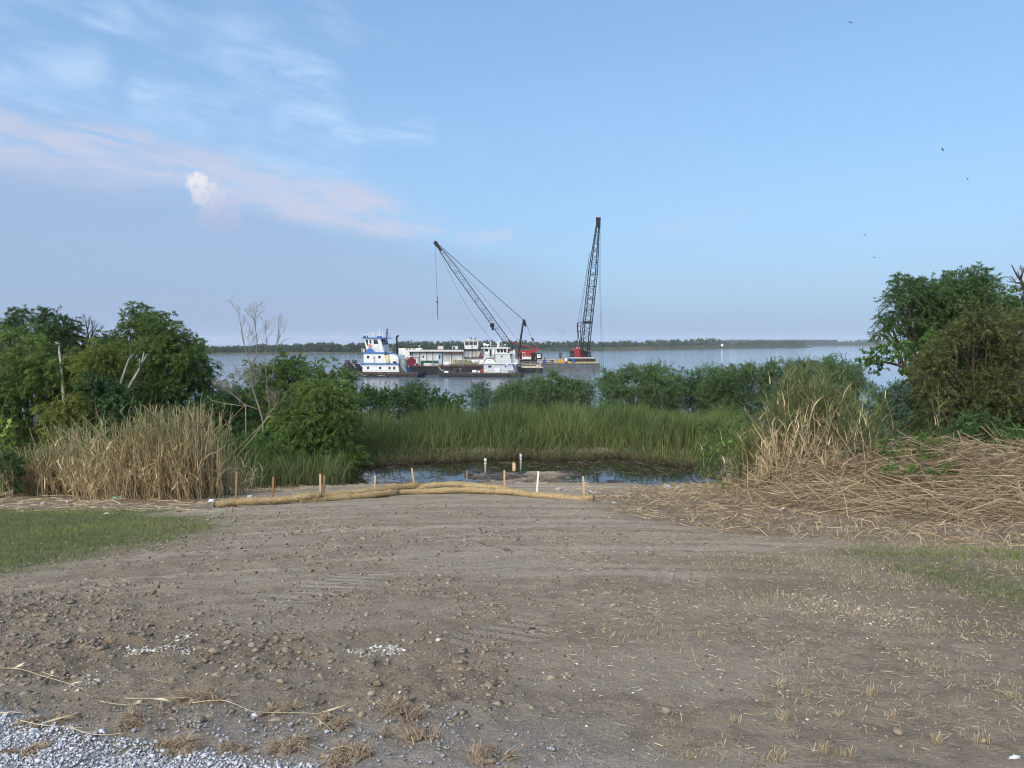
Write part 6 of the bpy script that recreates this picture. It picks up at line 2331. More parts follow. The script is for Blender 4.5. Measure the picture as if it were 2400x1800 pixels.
def build_reeds():
    rg = np.random.default_rng(80)
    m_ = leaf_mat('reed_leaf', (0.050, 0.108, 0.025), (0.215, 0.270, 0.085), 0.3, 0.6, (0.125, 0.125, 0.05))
    # main belt behind the pond
    n = 17000
    x = rg.uniform(-8.5, 12.0, n)
    front = 32.2 + 1.5 * fbm(x * 0.45, x * 0, 3, 6) * 2 - 1.3 * np.exp(-((x + 4.6) / 1.8) ** 2) - 1.5 * np.exp(-((x - 7.5) / 1.6) ** 2)
    dep = rg.uniform(0, 1, n) ** 1.1
    y = front + dep * 9.0
    hh = 0.42 + 0.29 * np.clip(y - front, 0, 4.2) + np.where(rg.random(n) < 0.04, 0.22, 0.0) + (0.3 + 0.8 * dep) * fbm(x * 0.7, y * 0.4, 3, 8) * 2 + rg.normal(0, 0.12, n) * (0.5 + dep)
    hh = hh * np.interp(x, [-8, -5, -2, 0, 6, 8, 10.5, 12], [0.85, 0.95, 0.95, 1.08, 1.05, 0.98, 0.9, 0.8])
    base = on_ground(np.stack([x, y], 1), -0.05)
    la = rg.normal(0, 1, (n, 2)) * 0.24 + np.stack([0.35 * fbm(x * 0.6, y * 0.6, 2, 14) * 2, np.full(n, -0.05)], 1)
    tint = np.clip(0.45 + fbm(x * 0.6, y * 0.6, 3, 15) * 1.1 + rg.normal(0, 0.3, n), 0, 1)
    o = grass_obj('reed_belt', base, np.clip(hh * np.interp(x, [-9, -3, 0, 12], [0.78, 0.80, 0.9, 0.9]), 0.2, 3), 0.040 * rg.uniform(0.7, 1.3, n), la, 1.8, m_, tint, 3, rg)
    tag(o, 'green cattail reeds along the far side of the pond', 'reeds', None, 'stuff')
    # arching looser blades and straw at the water's edge
    n = 5200
    x = rg.uniform(-8.5, 10.0, n)
    y = 31.4 + 1.5 * fbm(x * 0.45, x * 0, 3, 6) * 2 - 1.3 * np.exp(-((x + 4.6) / 1.8) ** 2) - 1.5 * np.exp(-((x - 7.5) / 1.6) ** 2) + rg.uniform(0, 1.3, n)
    base = on_ground(np.stack([x, y], 1), -0.02)
    base[:, 2] = np.maximum(base[:, 2], POND_Z + E - 0.05)
    la = rg.normal(0, 0.75, (n, 2)) + np.array((0.0, -0.35))
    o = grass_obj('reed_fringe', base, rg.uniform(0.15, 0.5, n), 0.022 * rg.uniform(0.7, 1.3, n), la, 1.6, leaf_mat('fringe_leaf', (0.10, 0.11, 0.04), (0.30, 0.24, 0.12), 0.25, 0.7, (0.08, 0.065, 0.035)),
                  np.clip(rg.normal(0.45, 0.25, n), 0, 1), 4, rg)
    tag(o, 'yellowing bent reed blades at the pond edge', 'reeds', None, 'stuff')
    # broken dead stems lying in the mud and shallow water
    n = 2600
    x = rg.uniform(-7.5, 8.5, n)
    y = rg.uniform(25.5, 31.5, n)
    kp = rg.random(n) < np.clip(0.45 + 2.2 * fbm(x * 0.7, y * 0.7, 3, 23), 0.03, 1)
    x, y = x[kp], y[kp]
    n = len(x)
    base = on_ground(np.stack([x, y], 1), 0.02)
    base[:, 2] = np.maximum(base[:, 2], POND_Z + E + 0.01)
    azm = rg.uniform(0, 2 * math.pi, n)
    elv = rg.normal(0.05, 0.15, n)
    dd = np.stack([np.cos(azm) * np.cos(elv), np.sin(azm) * np.cos(elv), np.sin(elv)], 1)
    LL = rg.uniform(0.1, 0.6, n)
    o = mesh_obj('pond_debris', stalks_mesh('pond_debris', base - dd * (LL * 0.5)[:, None], base + dd * (LL * 0.5)[:, None], rg.uniform(0.006, 0.014, n), np.clip(rg.normal(0.3, 0.3, n), 0, 1), rg, 0.04, 2),
                 leaf_mat('debris', (0.045, 0.035, 0.025), (0.24, 0.19, 0.12), 0.1, 0.7))
    tag(o, 'broken dead stems lying in the pond mud', 'debris', None, 'stuff')
    # taller grass on the right behind the heap and left behind the cane
    n = 5000
    A = scatter_poly(np.array([(6.5, 19.5), (11.5, 19.0), (14, 23), (9.5, 27.5), (8.0, 27)]), 3000, rg, 0, 0.4)
    B = scatter_poly(np.array([(-9.5, 22), (-5.5, 24.5), (-6.0, 28.5), (-10, 30), (-14, 26)]), 2000, rg, 0, 0.4)
    p2 = np.vstack([A, B])
    base = on_ground(p2, -0.03)
    o = grass_obj('rough_grass', base, rg.uniform(0.5, 1.5, n), 0.03 * rg.uniform(0.6, 1.3, n), rg.normal(0, 0.3, (n, 2)), 1.8, m_, np.clip(rg.normal(0.4, 0.2, n), 0, 1), 4, rg)
    tag(o, 'rough tall green grass around the pond ends', 'grass', None, 'stuff')


build_reeds()


M_STRAW = leaf_mat('straw', (0.28, 0.20, 0.10), (0.70, 0.56, 0.33), 0.12, 0.7)
M_STRAWP = leaf_mat('straw_pale', (0.36, 0.28, 0.16), (0.64, 0.54, 0.36), 0.12, 0.7)
M_CANEG = leaf_mat('cane_green', (0.10, 0.13, 0.045), (0.22, 0.24, 0.10), 0.3, 0.6)


def build_cane_clump():
    """standing dry roseau cane on the left"""
    rg = np.random.default_rng(90)
    spots = []
    for (u, v, w, n, top) in ((70, 1125, 45, 170, 1.05), (125, 1130, 50, 230, 1.3), (190, 1132, 38, 230, 1.75), (245, 1150, 40, 170, 1.4), (310, 1158, 42, 330, 1.85), (372, 1162, 42, 380, 2.1), (432, 1160, 40, 400, 2.2), (485, 1150, 32, 150, 1.55), (525, 1140, 35, 70, 0.9), (90, 1110, 40, 90, 0.9)):
        yc = 20.6 if v < 1145 else 19.6
        xc = (u - 1200) / F * yc
        s = w * yc / F
        p2 = np.stack([rg.normal(xc, s * 0.7, n), rg.normal(yc, 0.4, n)], 1)
        fan = np.stack([(p2[:, 0] - xc) * 0.28 + rg.normal(0, 0.07), (p2[:, 1] - yc) * 0.2 + rg.normal(0, 0.05) - 0.03], 1)
        spots.append((p2, np.full(n, top), fan))
    p2 = np.vstack([a for a, _, _ in spots])
    top = np.concatenate([b for _, b, _ in spots])
    fan = np.vstack([c for _, _, c in spots])
    n = len(p2)
    base = on_ground(p2, -0.03)
    c0 = Vector((base[:, 0].mean(), base[:, 1].mean(), base[:, 2].min()))
    t = empty('cane_clump', c0, 'tall clump of dry tan cane with green tops on the left', 'cane')
    hh = top * rg.uniform(0.35, 1.14, n)
    le = rg.normal(0, 0.11, (n, 2)) + fan
    wild = rg.random(n) < 0.07
    le[wild] += rg.normal(0, 0.45, (int(wild.sum()), 2))
    tip = base + np.concatenate([le * hh[:, None], hh[:, None]], 1)
    o = mesh_obj('stalks', stalks_mesh('stalks', base, tip, np.full(n, 0.009), np.clip(rg.normal(0.5, 0.25, n), 0, 1), rg, 0.03, 3), M_STRAW)
    # leaves on the stalks: tan below, green near the top
    objs = [o]
    k = 6
    idx = np.repeat(np.arange(n), k)
    f = rg.uniform(0.18, 1.0, n * k)
    st = base[idx] + (tip - base)[idx] * f[:, None]
    green = rg.random(n * k) < np.clip((f - 0.62) / 0.22, 0, 1) * np.interp(base[idx, 0], [-12, -9.0, -7.5, -6], [0.95, 0.95, 0.75, 0.55])
    for nm, msk, mm in (('dry_leaves', ~green, M_STRAW), ('green_leaves', green, M_CANEG)):
        m = int(msk.sum())
        L = rg.uniform(0.16, 0.42, m) * np.where(nm == 'green_leaves', 1.25, 1.0)
        la = rg.normal(0, 0.55, (m, 2)) * 1.5
        o = grass_obj(nm, st[msk], L, 0.022 * rg.uniform(0.7, 1.4, m), la, 1.5, mm, np.clip(rg.normal(0.55, 0.25, m), 0, 1), 3, rg)
        objs.append(o)
    for o in objs:
        o.parent = t
        o.matrix_parent_inverse = Matrix.Translation(-c0)
        if o.name.startswith(('stalks', 'dry', 'green')):
            o['kind'] = 'stuff'


build_cane_clump()


M_THATCH = leaf_mat('thatch_straw', (0.165, 0.115, 0.066), (0.56, 0.445, 0.285), 0.12, 0.7)


def build_thatch():
    rg = np.random.default_rng(95)
    # the heap and the spread on the right
    n = 60000
    poly = Z_THATCH_R
    p2 = scatter_poly(poly, n * 2, rg, 0, 0.8)
    hk = np.exp(-((p2[:, 0] - 6.7) / 1.6) ** 2 - ((p2[:, 1] - 17.2) / 2.2) ** 2) + np.exp(-(np.maximum(np.abs(p2[:, 0] - 11.0) - 2.6, 0) / 1.8) ** 2 - ((p2[:, 1] - 15.6) / 2.4) ** 2)
    p2 = p2[rg.random(len(p2)) < np.clip(0.22 + hk + 1.2 * fbm(p2[:, 0], p2[:, 1], 3, 88), 0.05, 1)][:n]
    n = len(p2)
    heap = np.exp(-((p2[:, 0] - 6.7) / 1.2) ** 2 - ((p2[:, 1] - 17.2) / 1.7) ** 2) + 0.8 * np.exp(-(np.maximum(np.abs(p2[:, 0] - 11.0) - 2.2, 0) / 1.6) ** 2 - ((p2[:, 1] - 15.8) / 1.6) ** 2)
    base = on_ground(p2, 0.0)
    base[:, 2] += rg.uniform(0, 1, n) * (0.04 + 0.5 * np.clip(heap, 0, 1))
    L = rg.uniform(0.10, 0.8, n) ** 1.3 * (0.6 + 0.9 * np.clip(heap, 0, 1))
    az = rg.uniform(0, 2 * math.pi, n)
    el = rg.normal(0.0, 0.2, n) * (1 + np.clip(heap, 0, 1))
    d = np.stack([np.cos(az) * np.cos(el), np.sin(az) * np.cos(el), np.sin(el)], 1)
    tint = np.clip(rg.normal(0.36, 0.32, n), 0, 1)
    o = mesh_obj('dry_thatch', strips_mesh('dry_thatch', base - d * (L * 0.5)[:, None], base + d * (L * 0.5)[:, None], rg.uniform(0.003, 0.0075, n), tint, rg), M_THATCH)
    tag(o, 'flattened mat of dry broken reeds on the right', 'thatch', None, 'stuff')
    hc = scatter_poly(Gpoly([(1720, 1140), (1790, 1080), (1900, 1090), (2150, 1100), (2600, 1110), (2600, 1220), (2100, 1220), (1800, 1190)]), 2600, rg, 0, 0.5)
    hb = on_ground(hc, 0.05)
    hb[:, 2] += rg.uniform(0, 0.4, len(hb)) * rg.random(len(hb))
    azm = rg.uniform(0, 2 * math.pi, len(hb))
    elv = rg.normal(0.0, 0.30, len(hb))
    dd = np.stack([np.cos(azm) * np.cos(elv), np.sin(azm) * np.cos(elv), np.sin(elv)], 1)
    LL = rg.uniform(0.4, 1.5, len(hb))
    o = mesh_obj('cut_cane', stalks_mesh('cut_cane', hb - dd * (LL * 0.5)[:, None], hb + dd * (LL * 0.5)[:, None], rg.uniform(0.005, 0.010, len(hb)), np.clip(rg.normal(0.6, 0.25, len(hb)), 0, 1), rg, 0.015, 2), M_THATCH)
    tag(o, 'long cut canes jumbled over the reed heap', 'cane', None, 'stuff')
    m = 14000
    q2 = scatter_poly(poly, m, rg, 0, 0.5)
    hp = np.exp(-((q2[:, 0] - 6.7) / 1.3) ** 2 - ((q2[:, 1] - 17.2) / 1.8) ** 2) + 0.8 * np.exp(-(np.maximum(np.abs(q2[:, 0] - 11.0) - 2.2, 0) / 1.6) ** 2 - ((q2[:, 1] - 15.8) / 1.6) ** 2)
    bs = on_ground(q2, 0)
    bs[:, 2] += rg.uniform(0, 1, m) * 0.4 * np.clip(hp, 0, 1)
    o = grass_obj('bent_reeds', bs, rg.uniform(0.05, 0.22, m) * (1 + 1.2 * np.clip(hp, 0, 1)), rg.uniform(0.006, 0.014, m), rg.normal(0, 1.3, (m, 2)), 1.3, M_THATCH, np.clip(rg.normal(0.5, 0.28, m), 0, 1), 3, rg)
    tag(o, 'bent dry reed leaves over the thatch on the right', 'thatch', None, 'stuff')
    # litter of straw on the left, behind the wattles and on the open soil
    A = scatter_poly(Z_THATCH_L, 3600, rg, 0, 0.5)
    B = scatter_poly(Gpoly([(1250, 1250), (1900, 1230), (2700, 1300), (2700, 1800), (1400, 1800), (1250, 1500)]), 8500, rg, 0, 0.8)
    C = scatter_poly(Gpoly([(560, 1130), (1400, 1110), (1450, 1160), (1390, 1165), (1200, 1130), (560, 1165)]), 700, rg, 0, 0.3)
    p2 = np.vstack([A, B, C])
    n = len(p2)
    base = on_ground(p2, 0.008)
    L = np.concatenate([rg.uniform(0.12, 0.7, len(A)), rg.uniform(0.01, 0.05, len(B)), rg.uniform(0.1, 0.5, len(C))])
    az = rg.uniform(0, 2 * math.pi, n)
    el = rg.normal(0.03, 0.10, n)
    d = np.stack([np.cos(az) * np.cos(el), np.sin(az) * np.cos(el), np.sin(el)], 1)
    r = np.concatenate([rg.uniform(0.003, 0.009, len(A)), rg.uniform(0.0008, 0.0018, len(B)), rg.uniform(0.003, 0.007, len(C))])
    o = mesh_obj('straw_litter', strips_mesh('straw_litter', base - d * (L * 0.5)[:, None], base + d * (L * 0.5)[:, None], r * 1.15, np.clip(rg.normal(0.5, 0.28, n), 0, 1), rg), M_STRAWP)
    tag(o, 'scattered broken straw lying on the soil', 'straw', None, 'stuff')
    # upright spikes on the heap
    c0 = G(1850, 1130)
    t = empty('cane_spikes', c0, 'upright dry cane stems sticking out of the reed heap', 'cane')
    n = 420
    sp = []
    for (u, v, s, m, h) in ((1795, 1120, 0.3, 40, 0.9), (1830, 1110, 0.3, 40, 1.0), (1890, 1095, 0.3, 26, 1.3), (1960, 1095, 0.4, 22, 1.0)):
        g = G(u, v)
        sp.append(np.stack([rg.normal(g.x, s, m), rg.normal(g.y, s * 0.8, m), np.full(m, h)], 1))
    sp = np.vstack(sp)
    base = on_ground(sp[:, :2], 0)
    n = len(base)
    hh = sp[:, 2] * rg.uniform(0.4, 1.3, n)
    le = rg.normal(0, 0.28, (n, 2)) + np.array((-0.06, -0.05))
    tip = base + np.concatenate([le * hh[:, None], hh[:, None]], 1)
    o1 = mesh_obj('stalks', stalks_mesh('stalks', base, tip, rg.uniform(0.005, 0.011, n), np.clip(rg.normal(0.6, 0.25, n), 0, 1), rg, 0.04, 3), M_STRAWP)
    m = 420
    ii = rg.integers(0, n, m)
    st = base[ii] + (tip - base)[ii] * rg.uniform(0.2, 1.0, m)[:, None]
    o2 = grass_obj('dry_leaves', st, rg.uniform(0.15, 0.4, m), 0.02 * rg.uniform(0.7, 1.3, m), rg.normal(0, 0.8, (m, 2)), 1.5, M_STRAW, np.clip(rg.normal(0.55, 0.25, m), 0, 1), 3, rg)
    for o in (o1, o2):
        o.parent = t
        o.matrix_parent_inverse = Matrix.Translation(-c0)
        o['kind'] = 'stuff'
    # green cane behind the heap
    c0 = G(1890, 1075)
    t = empty('cane_clump', c0, 'green and tan cane standing behind the dry reed heap', 'cane')
    A = []
    for (u, v, s, m, h) in ((1830, 1075, 0.6, 150, 1.3), (1890, 1072, 0.35, 60, 1.75), (1930, 1072, 0.35, 50, 1.85), (2000, 1075, 0.6, 130, 1.45), (1770, 1080, 0.5, 110, 1.0)):
        g = G(u, v)
        A.append(np.stack([rg.normal(g.x, s, m), rg.normal(g.y + 0.6, s * 0.7, m), np.full(m, h)], 1))
    A = np.vstack(A)
    n = len(A)
    base = on_ground(A[:, :2], -0.02)
    hh = A[:, 2] * rg.uniform(0.55, 1.1, n)
    le = rg.normal(0, 0.16, (n, 2))
    tip = base + np.concatenate([le * hh[:, None], hh[:, None]], 1)
    o1 = mesh_obj('stalks', stalks_mesh('stalks', base, tip, rg.uniform(0.003, 0.006, n), np.clip(rg.normal(0.5, 0.25, n), 0, 1), rg, 0.04, 3), M_CANEG)
    m = n * 13
    ii = rg.integers(0, n, m)
    st = base[ii] + (tip - base)[ii] * rg.uniform(0.15, 1.0, m)[:, None]
    gr = rg.random(m) < 0.93
    objs = [o1]
    for nm, msk, mm in (('green_leaves', gr, M_CANEG), ('dry_leaves', ~gr, M_STRAW)):
        q = int(msk.sum())
        objs.append(grass_obj(nm, st[msk], rg.uniform(0.18, 0.45, q), 0.022 * rg.uniform(0.7, 1.3, q), rg.normal(0, 0.7, (q, 2)), 1.5, mm, np.clip(rg.normal(0.5, 0.25, q), 0, 1), 3, rg))
    for o in objs:
        o.parent = t
        o.matrix_parent_inverse = Matrix.Translation(-c0)
        o['kind'] = 'stuff'


build_thatch()

# ================================================================ foreground: clods, gravel, tufts
def ico(sub=1):
    import bmesh
    bm = bmesh.new()
    bmesh.ops.create_icosphere(bm, subdivisions=sub, radius=1.0)
    bm.verts.ensure_lookup_table()
    v = np.array([tuple(x.co) for x in bm.verts])
    f = np.array([[x.index for x in fc.verts] for fc in bm.faces])
    bm.free()
    return v, f


ICO1, ICO2 = ico(1), ico(2)
OCT = (np.array([(1, 0, 0), (-1, 0, 0), (0, 1, 0), (0, -1, 0), (0, 0, 1), (0, 0, -1.0)]), np.array([(0, 2, 4), (2, 1, 4), (1, 3, 4), (3, 0, 4), (2, 0, 5), (1, 2, 5), (3, 1, 5), (0, 3, 5)]))


def rand_rot(n, rg):
    q = norm(rg.normal(size=(n, 4)))
    w, x, y, z = q.T
    return np.stack([np.stack([1 - 2 * (y * y + z * z), 2 * (x * y - z * w), 2 * (x * z + y * w)], 1),
                     np.stack([2 * (x * y + z * w), 1 - 2 * (x * x + z * z), 2 * (y * z - x * w)], 1),
                     np.stack([2 * (x * z - y * w), 2 * (y * z + x * w), 1 - 2 * (x * x + y * y)], 1)], 1)


def stones_mesh(name, pos, size, rg, tint, rough=0.28, flat=0.65, base=None):
    v, f = base or ICO1
    n, k = len(pos), len(v)
    rr = 1 + rg.normal(0, rough * 0.5, (n, k))
    sc = rg.uniform(0.5, 1.3, (n, 1, 3))
    V = v[None] * rr[..., None] * sc
    R = rand_rot(n, rg)
    V = np.einsum('nij,nkj->nki', R, V)
    V[..., 2] *= flat
    V = V * size[:, None, None] + pos[:, None, :]
    Fc = (f[None] + (np.arange(n) * k)[:, None, None]).reshape(-1, 3)
    return np_mesh(name, V.reshape(-1, 3), Fc, False, {'tint': np.repeat(tint, k)})


def tint_mat(name, ca, cb, rough=0.9, bump=0.006, bscale=60.0):
    m_ = bpy.data.materials.new(name)
    m_.use_nodes = True
    w = NT(m_.node_tree)
    out = w.n('ShaderNodeOutputMaterial')
    b = w.n('ShaderNodeBsdfPrincipled')
    w.t.links.new(b.outputs[0], out.inputs[0])
    at_ = w.n('ShaderNodeAttribute', attribute_name='tint')
    tc = w.n('ShaderNodeTexCoord')
    nz = w.noise(tc.outputs['Object'], bscale, 4, 0.65)
    c = w.mix(at_.outputs['Fac'], ca, cb)
    c = w.mix(w.math('MULTIPLY', w.ramp(nz, 0.35, 0.75), 0.4), c, tuple(x * 0.6 for x in ca))
    w.set(b.inputs['Base Color'], c)
    b.inputs['Roughness'].default_value = rough
    b.inputs['Specular IOR Level'].default_value = 0.2
    bp = w.n('ShaderNodeBump')
    bp.inputs['Distance'].default_value = bump
    w.set(bp.inputs['Height'], nz)
    w.t.links.new(bp.outputs[0], b.inputs['Normal'])
    return m_


M_CLOD = tint_mat('soil_clod', (0.180, 0.148, 0.108), (0.330, 0.275, 0.205))
M_CRUMB = tint_mat('soil_crumb', (0.125, 0.100, 0.072), (0.40, 0.335, 0.26))
M_STONE = tint_mat('limestone', (0.27, 0.27, 0.275), (0.74, 0.76, 0.80))
M_SHELL = tint_mat('shell_bits', (0.42, 0.39, 0.34), (0.74, 0.72, 0.68))


def build_clods():
    rg = np.random.default_rng(100)
    # clods: size falls off with power law, density follows the turned soil
    P1 = scatter_poly(Z_CLOD, 13000, rg, 0, 0.5)
    P2 = scatter_poly(Gpoly([(-300, 1330), (900, 1230), (1500, 1250), (1450, 1500), (1300, 1720), (-300, 1720)]), 9000, rg, 0, 0.6)
    P3 = scatter_poly(Gpoly([(300, 1200), (1500, 1180), (1700, 1300), (400, 1330)]), 6000, rg, 0, 0.6)
    p2 = np.vstack([P1, P2, P3])
    keep = rg.random(len(p2)) < np.clip(0.35 + 2.2 * fbm(p2[:, 0] * 1.1, p2[:, 1] * 1.1, 3, 3) + 0.35, 0.06, 1)
    p2 = p2[keep]
    n = len(p2)
    size = 0.0042 * (1 - rg.random(n)) ** -0.55
    size = np.minimum(size, 0.024) * np.interp(p2[:, 1], [3, 6, 12, 20], [0.9, 1.1, 1.4, 1.8])
    pos = on_ground(p2, 0) + np.stack([np.zeros(n), np.zeros(n), size * 0.05], 1)
    big = size > 0.0095
    o = mesh_obj('soil_clods', stones_mesh('soil_clods', pos[big], size[big], rg, np.clip(rg.normal(0.4, 0.28, int(big.sum())), 0, 1), 0.85, 0.6), M_CLOD)
    small = (pos[~big], size[~big])
    tag(o, 'crumbly brown clods of turned soil', 'soil', None, 'stuff')
    p2 = scatter_poly(Gpoly([(-200, 1420), (1200, 1380), (2600, 1450), (2600, 1830), (-200, 1830)]), 15000, rg, 0, 0.3)
    n = len(p2)
    size = np.minimum(0.0022 * (1 - rg.random(n)) ** -0.45, 0.010) * np.interp(p2[:, 1], [3, 7], [0.9, 1.5])
    pos = on_ground(p2, 0) + np.stack([np.zeros(n), np.zeros(n), size * 0.3], 1)
    pos, size = np.vstack([pos, small[0]]), np.concatenate([size, small[1]])
    o = mesh_obj('soil_crumbs', stones_mesh('soil_crumbs', pos, size * 1.12, rg, np.clip(rg.normal(0.45, 0.35, len(pos)), 0, 1), 0.4, 0.65, OCT), M_CRUMB)
    tag(o, 'fine brown soil crumbs over the near foreground', 'soil', None, 'stuff')
    # crushed limestone at the lower left, mixing into the soil
    A = scatter_poly(Z_GRAVEL, 24000, rg, 0, 0.08)
    A = A[(A[:, 1] > 2.3) & (np.abs(A[:, 0]) < A[:, 1] * 0.85 + 0.3)]
    B = scatter_poly(Z_PEBBLE, 7500, rg, 0, 0.3)
    B = B[(B[:, 1] > 2.4)]
    B = B[rg.random(len(B)) < np.clip(0.4 + 2.5 * fbm(B[:, 0] * 2, B[:, 1] * 2, 3, 44), 0.05, 1)]
    p2 = np.vstack([A, B])
    n = len(p2)
    size = np.minimum(0.0038 * (1 - rg.random(n)) ** -0.42, 0.012)
    pos = on_ground(p2, 0) + np.stack([np.zeros(n), np.zeros(n), size * 0.3 + rg.uniform(0, 0.008, n)], 1)
    tint = np.clip(np.concatenate([rg.normal(0.55, 0.22, len(A)), rg.normal(0.02, 0.22, len(B))]), 0, 1)
    o = mesh_obj('gravel', stones_mesh('gravel', pos, size, rg, tint, 0.45, 0.72, OCT), M_STONE)
    tag(o, 'bluish white crushed limestone gravel in the lower left corner', 'gravel', None, 'stuff')
    # pale shell crumbs and small pebbles all over
    A = scatter_poly(Gpoly([(0, 1250), (2400, 1300), (2700, 1800), (-200, 1800)]), 4200, rg, 0, 0.5)
    C = [A]
    for (u, v, du, dv, m) in ((350, 1528, 38, 7, 340), (430, 1538, 25, 8, 60), (855, 1527, 28, 6, 120), (920, 1524, 25, 7, 170), (415, 1500, 30, 12, 60), (1900, 1420, 90, 25, 110), (2060, 1440, 90, 30, 130), (210, 1610, 30, 10, 70)):
        g = G(u, v)
        s1 = du * g.y / F
        s2 = abs(G(u, v - dv).y - g.y)
        C.append(np.stack([rg.normal(g.x, s1 * 0.6, m), rg.normal(g.y, s2 * 0.6, m)], 1))
    p2 = np.vstack(C)
    n = len(p2)
    size = np.minimum(0.0022 * (1 - rg.random(n)) ** -0.5, 0.010)
    size[len(A):] *= 1.5
    pos = on_ground(p2, 0) + np.stack([np.zeros(n), np.zeros(n), size * 0.35 + 0.002], 1)
    o = mesh_obj('shell_crumbs', stones_mesh('shell_crumbs', pos, size * 1.1, rg, np.clip(rg.normal(0.45, 0.3, n), 0, 1), 0.3, 0.6, OCT), M_SHELL)
    tag(o, 'white shell and chalk crumbs strewn over the soil', 'crumbs', None, 'stuff')


build_clods()


def one_stone(name, label, u, v, r, m_, seed, group=None, cat='stone', flat=0.6, base=ICO2):
    rg = np.random.default_rng(seed)
    g = G(u, v)
    R = r * 0.75 * g.y / F
    me = stones_mesh(name, np.array([[0, 0, R * flat * 0.55]]), np.array([R]), rg, np.array([rg.uniform(0.25, 0.9)]), 0.22, flat, base)
    for p in me.polygons:
        p.use_smooth = rg.random() < 0.5
    dz = float(rough_h(np.array([g.x]), np.array([g.y]))[0][0])
    o = mesh_obj(name, me, m_, None, (g.x, g.y, g.z + dz))
    tag(o, label, cat, group)
    return o


M_RUBBLE = tint_mat('concrete_rubble', (0.20, 0.19, 0.17), (0.40, 0.38, 0.34), 0.9, 0.01, 30)
STN = [(805, 1129, 14, 'grey concrete lump behind the wattles left of the middle'), (586, 1167, 10, 'pale lump behind the left wattle between two stakes'), (489, 1167, 9, 'pale stone left of the wattle end'),
       (497, 1176, 8, 'small bluish stone just left of the wattle end'), (1308, 1151, 12, 'pale concrete lump behind the right wattle'), (1388, 1158, 14, 'grey rock at the right wattle end'),
       (1565, 1147, 15, 'broken pale block in the straw right of the wattles'), (1590, 1146, 12, 'second pale block in the straw right of the wattles'), (1440, 1180, 11, 'pale stone below the right wattle end'),
       (1834, 1197, 11, 'white stone in the thatch below the reed heap'), (157, 1179, 5, 'white stone in the straw below the dry cane'), (101, 1182, 9, 'grey lump in the straw at the left'),
       (1027, 1504, 8, 'white chip standing on the soil near the middle'), (1009, 1486, 6, 'white chip higher up near the middle'), (718, 1638, 9, 'pale blue stone among the clods'), (478, 1522, 6, 'white pebble right of the powder patch'),
       (870, 1630, 14, 'brown upright clod in the rubble line'), (848, 1690, 14, 'tan clod beside the gravel'), (825, 1670, 15, 'yellowish clod above the gravel'), (590, 1517, 16, 'tan clod right of the white powder patch'),
       (700, 1700, 14, 'grey brown clod above the gravel strip'), (2105, 1725, 24, 'rounded brown clod among the stubble at lower right'), (1560, 1672, 16, 'flat brown clod in the stubble'), (1635, 1664, 8, 'pale stone beside the flat clod'),
       (1330, 1585, 12, 'brown stone right of the clods'), (2050, 1707, 10, 'pale stone left of the rounded brown clod'), (597, 1690, 11, 'bluish stone in the gravel strip'), (500, 1540, 16, 'brown clod near the powder patch')]
for i, (u, v, r, lb) in enumerate(STN):
    mm = M_CLOD if 'clod' in lb or 'brown' in lb else (M_SHELL if 'white' in lb else (M_STONE if 'blu' in lb else M_RUBBLE))
    one_stone('clod' if 'clod' in lb else 'stone', lb, u, v, r, mm, 200 + i, 'loose stones and clods on the ground', 'clod' if 'clod' in lb else 'stone')


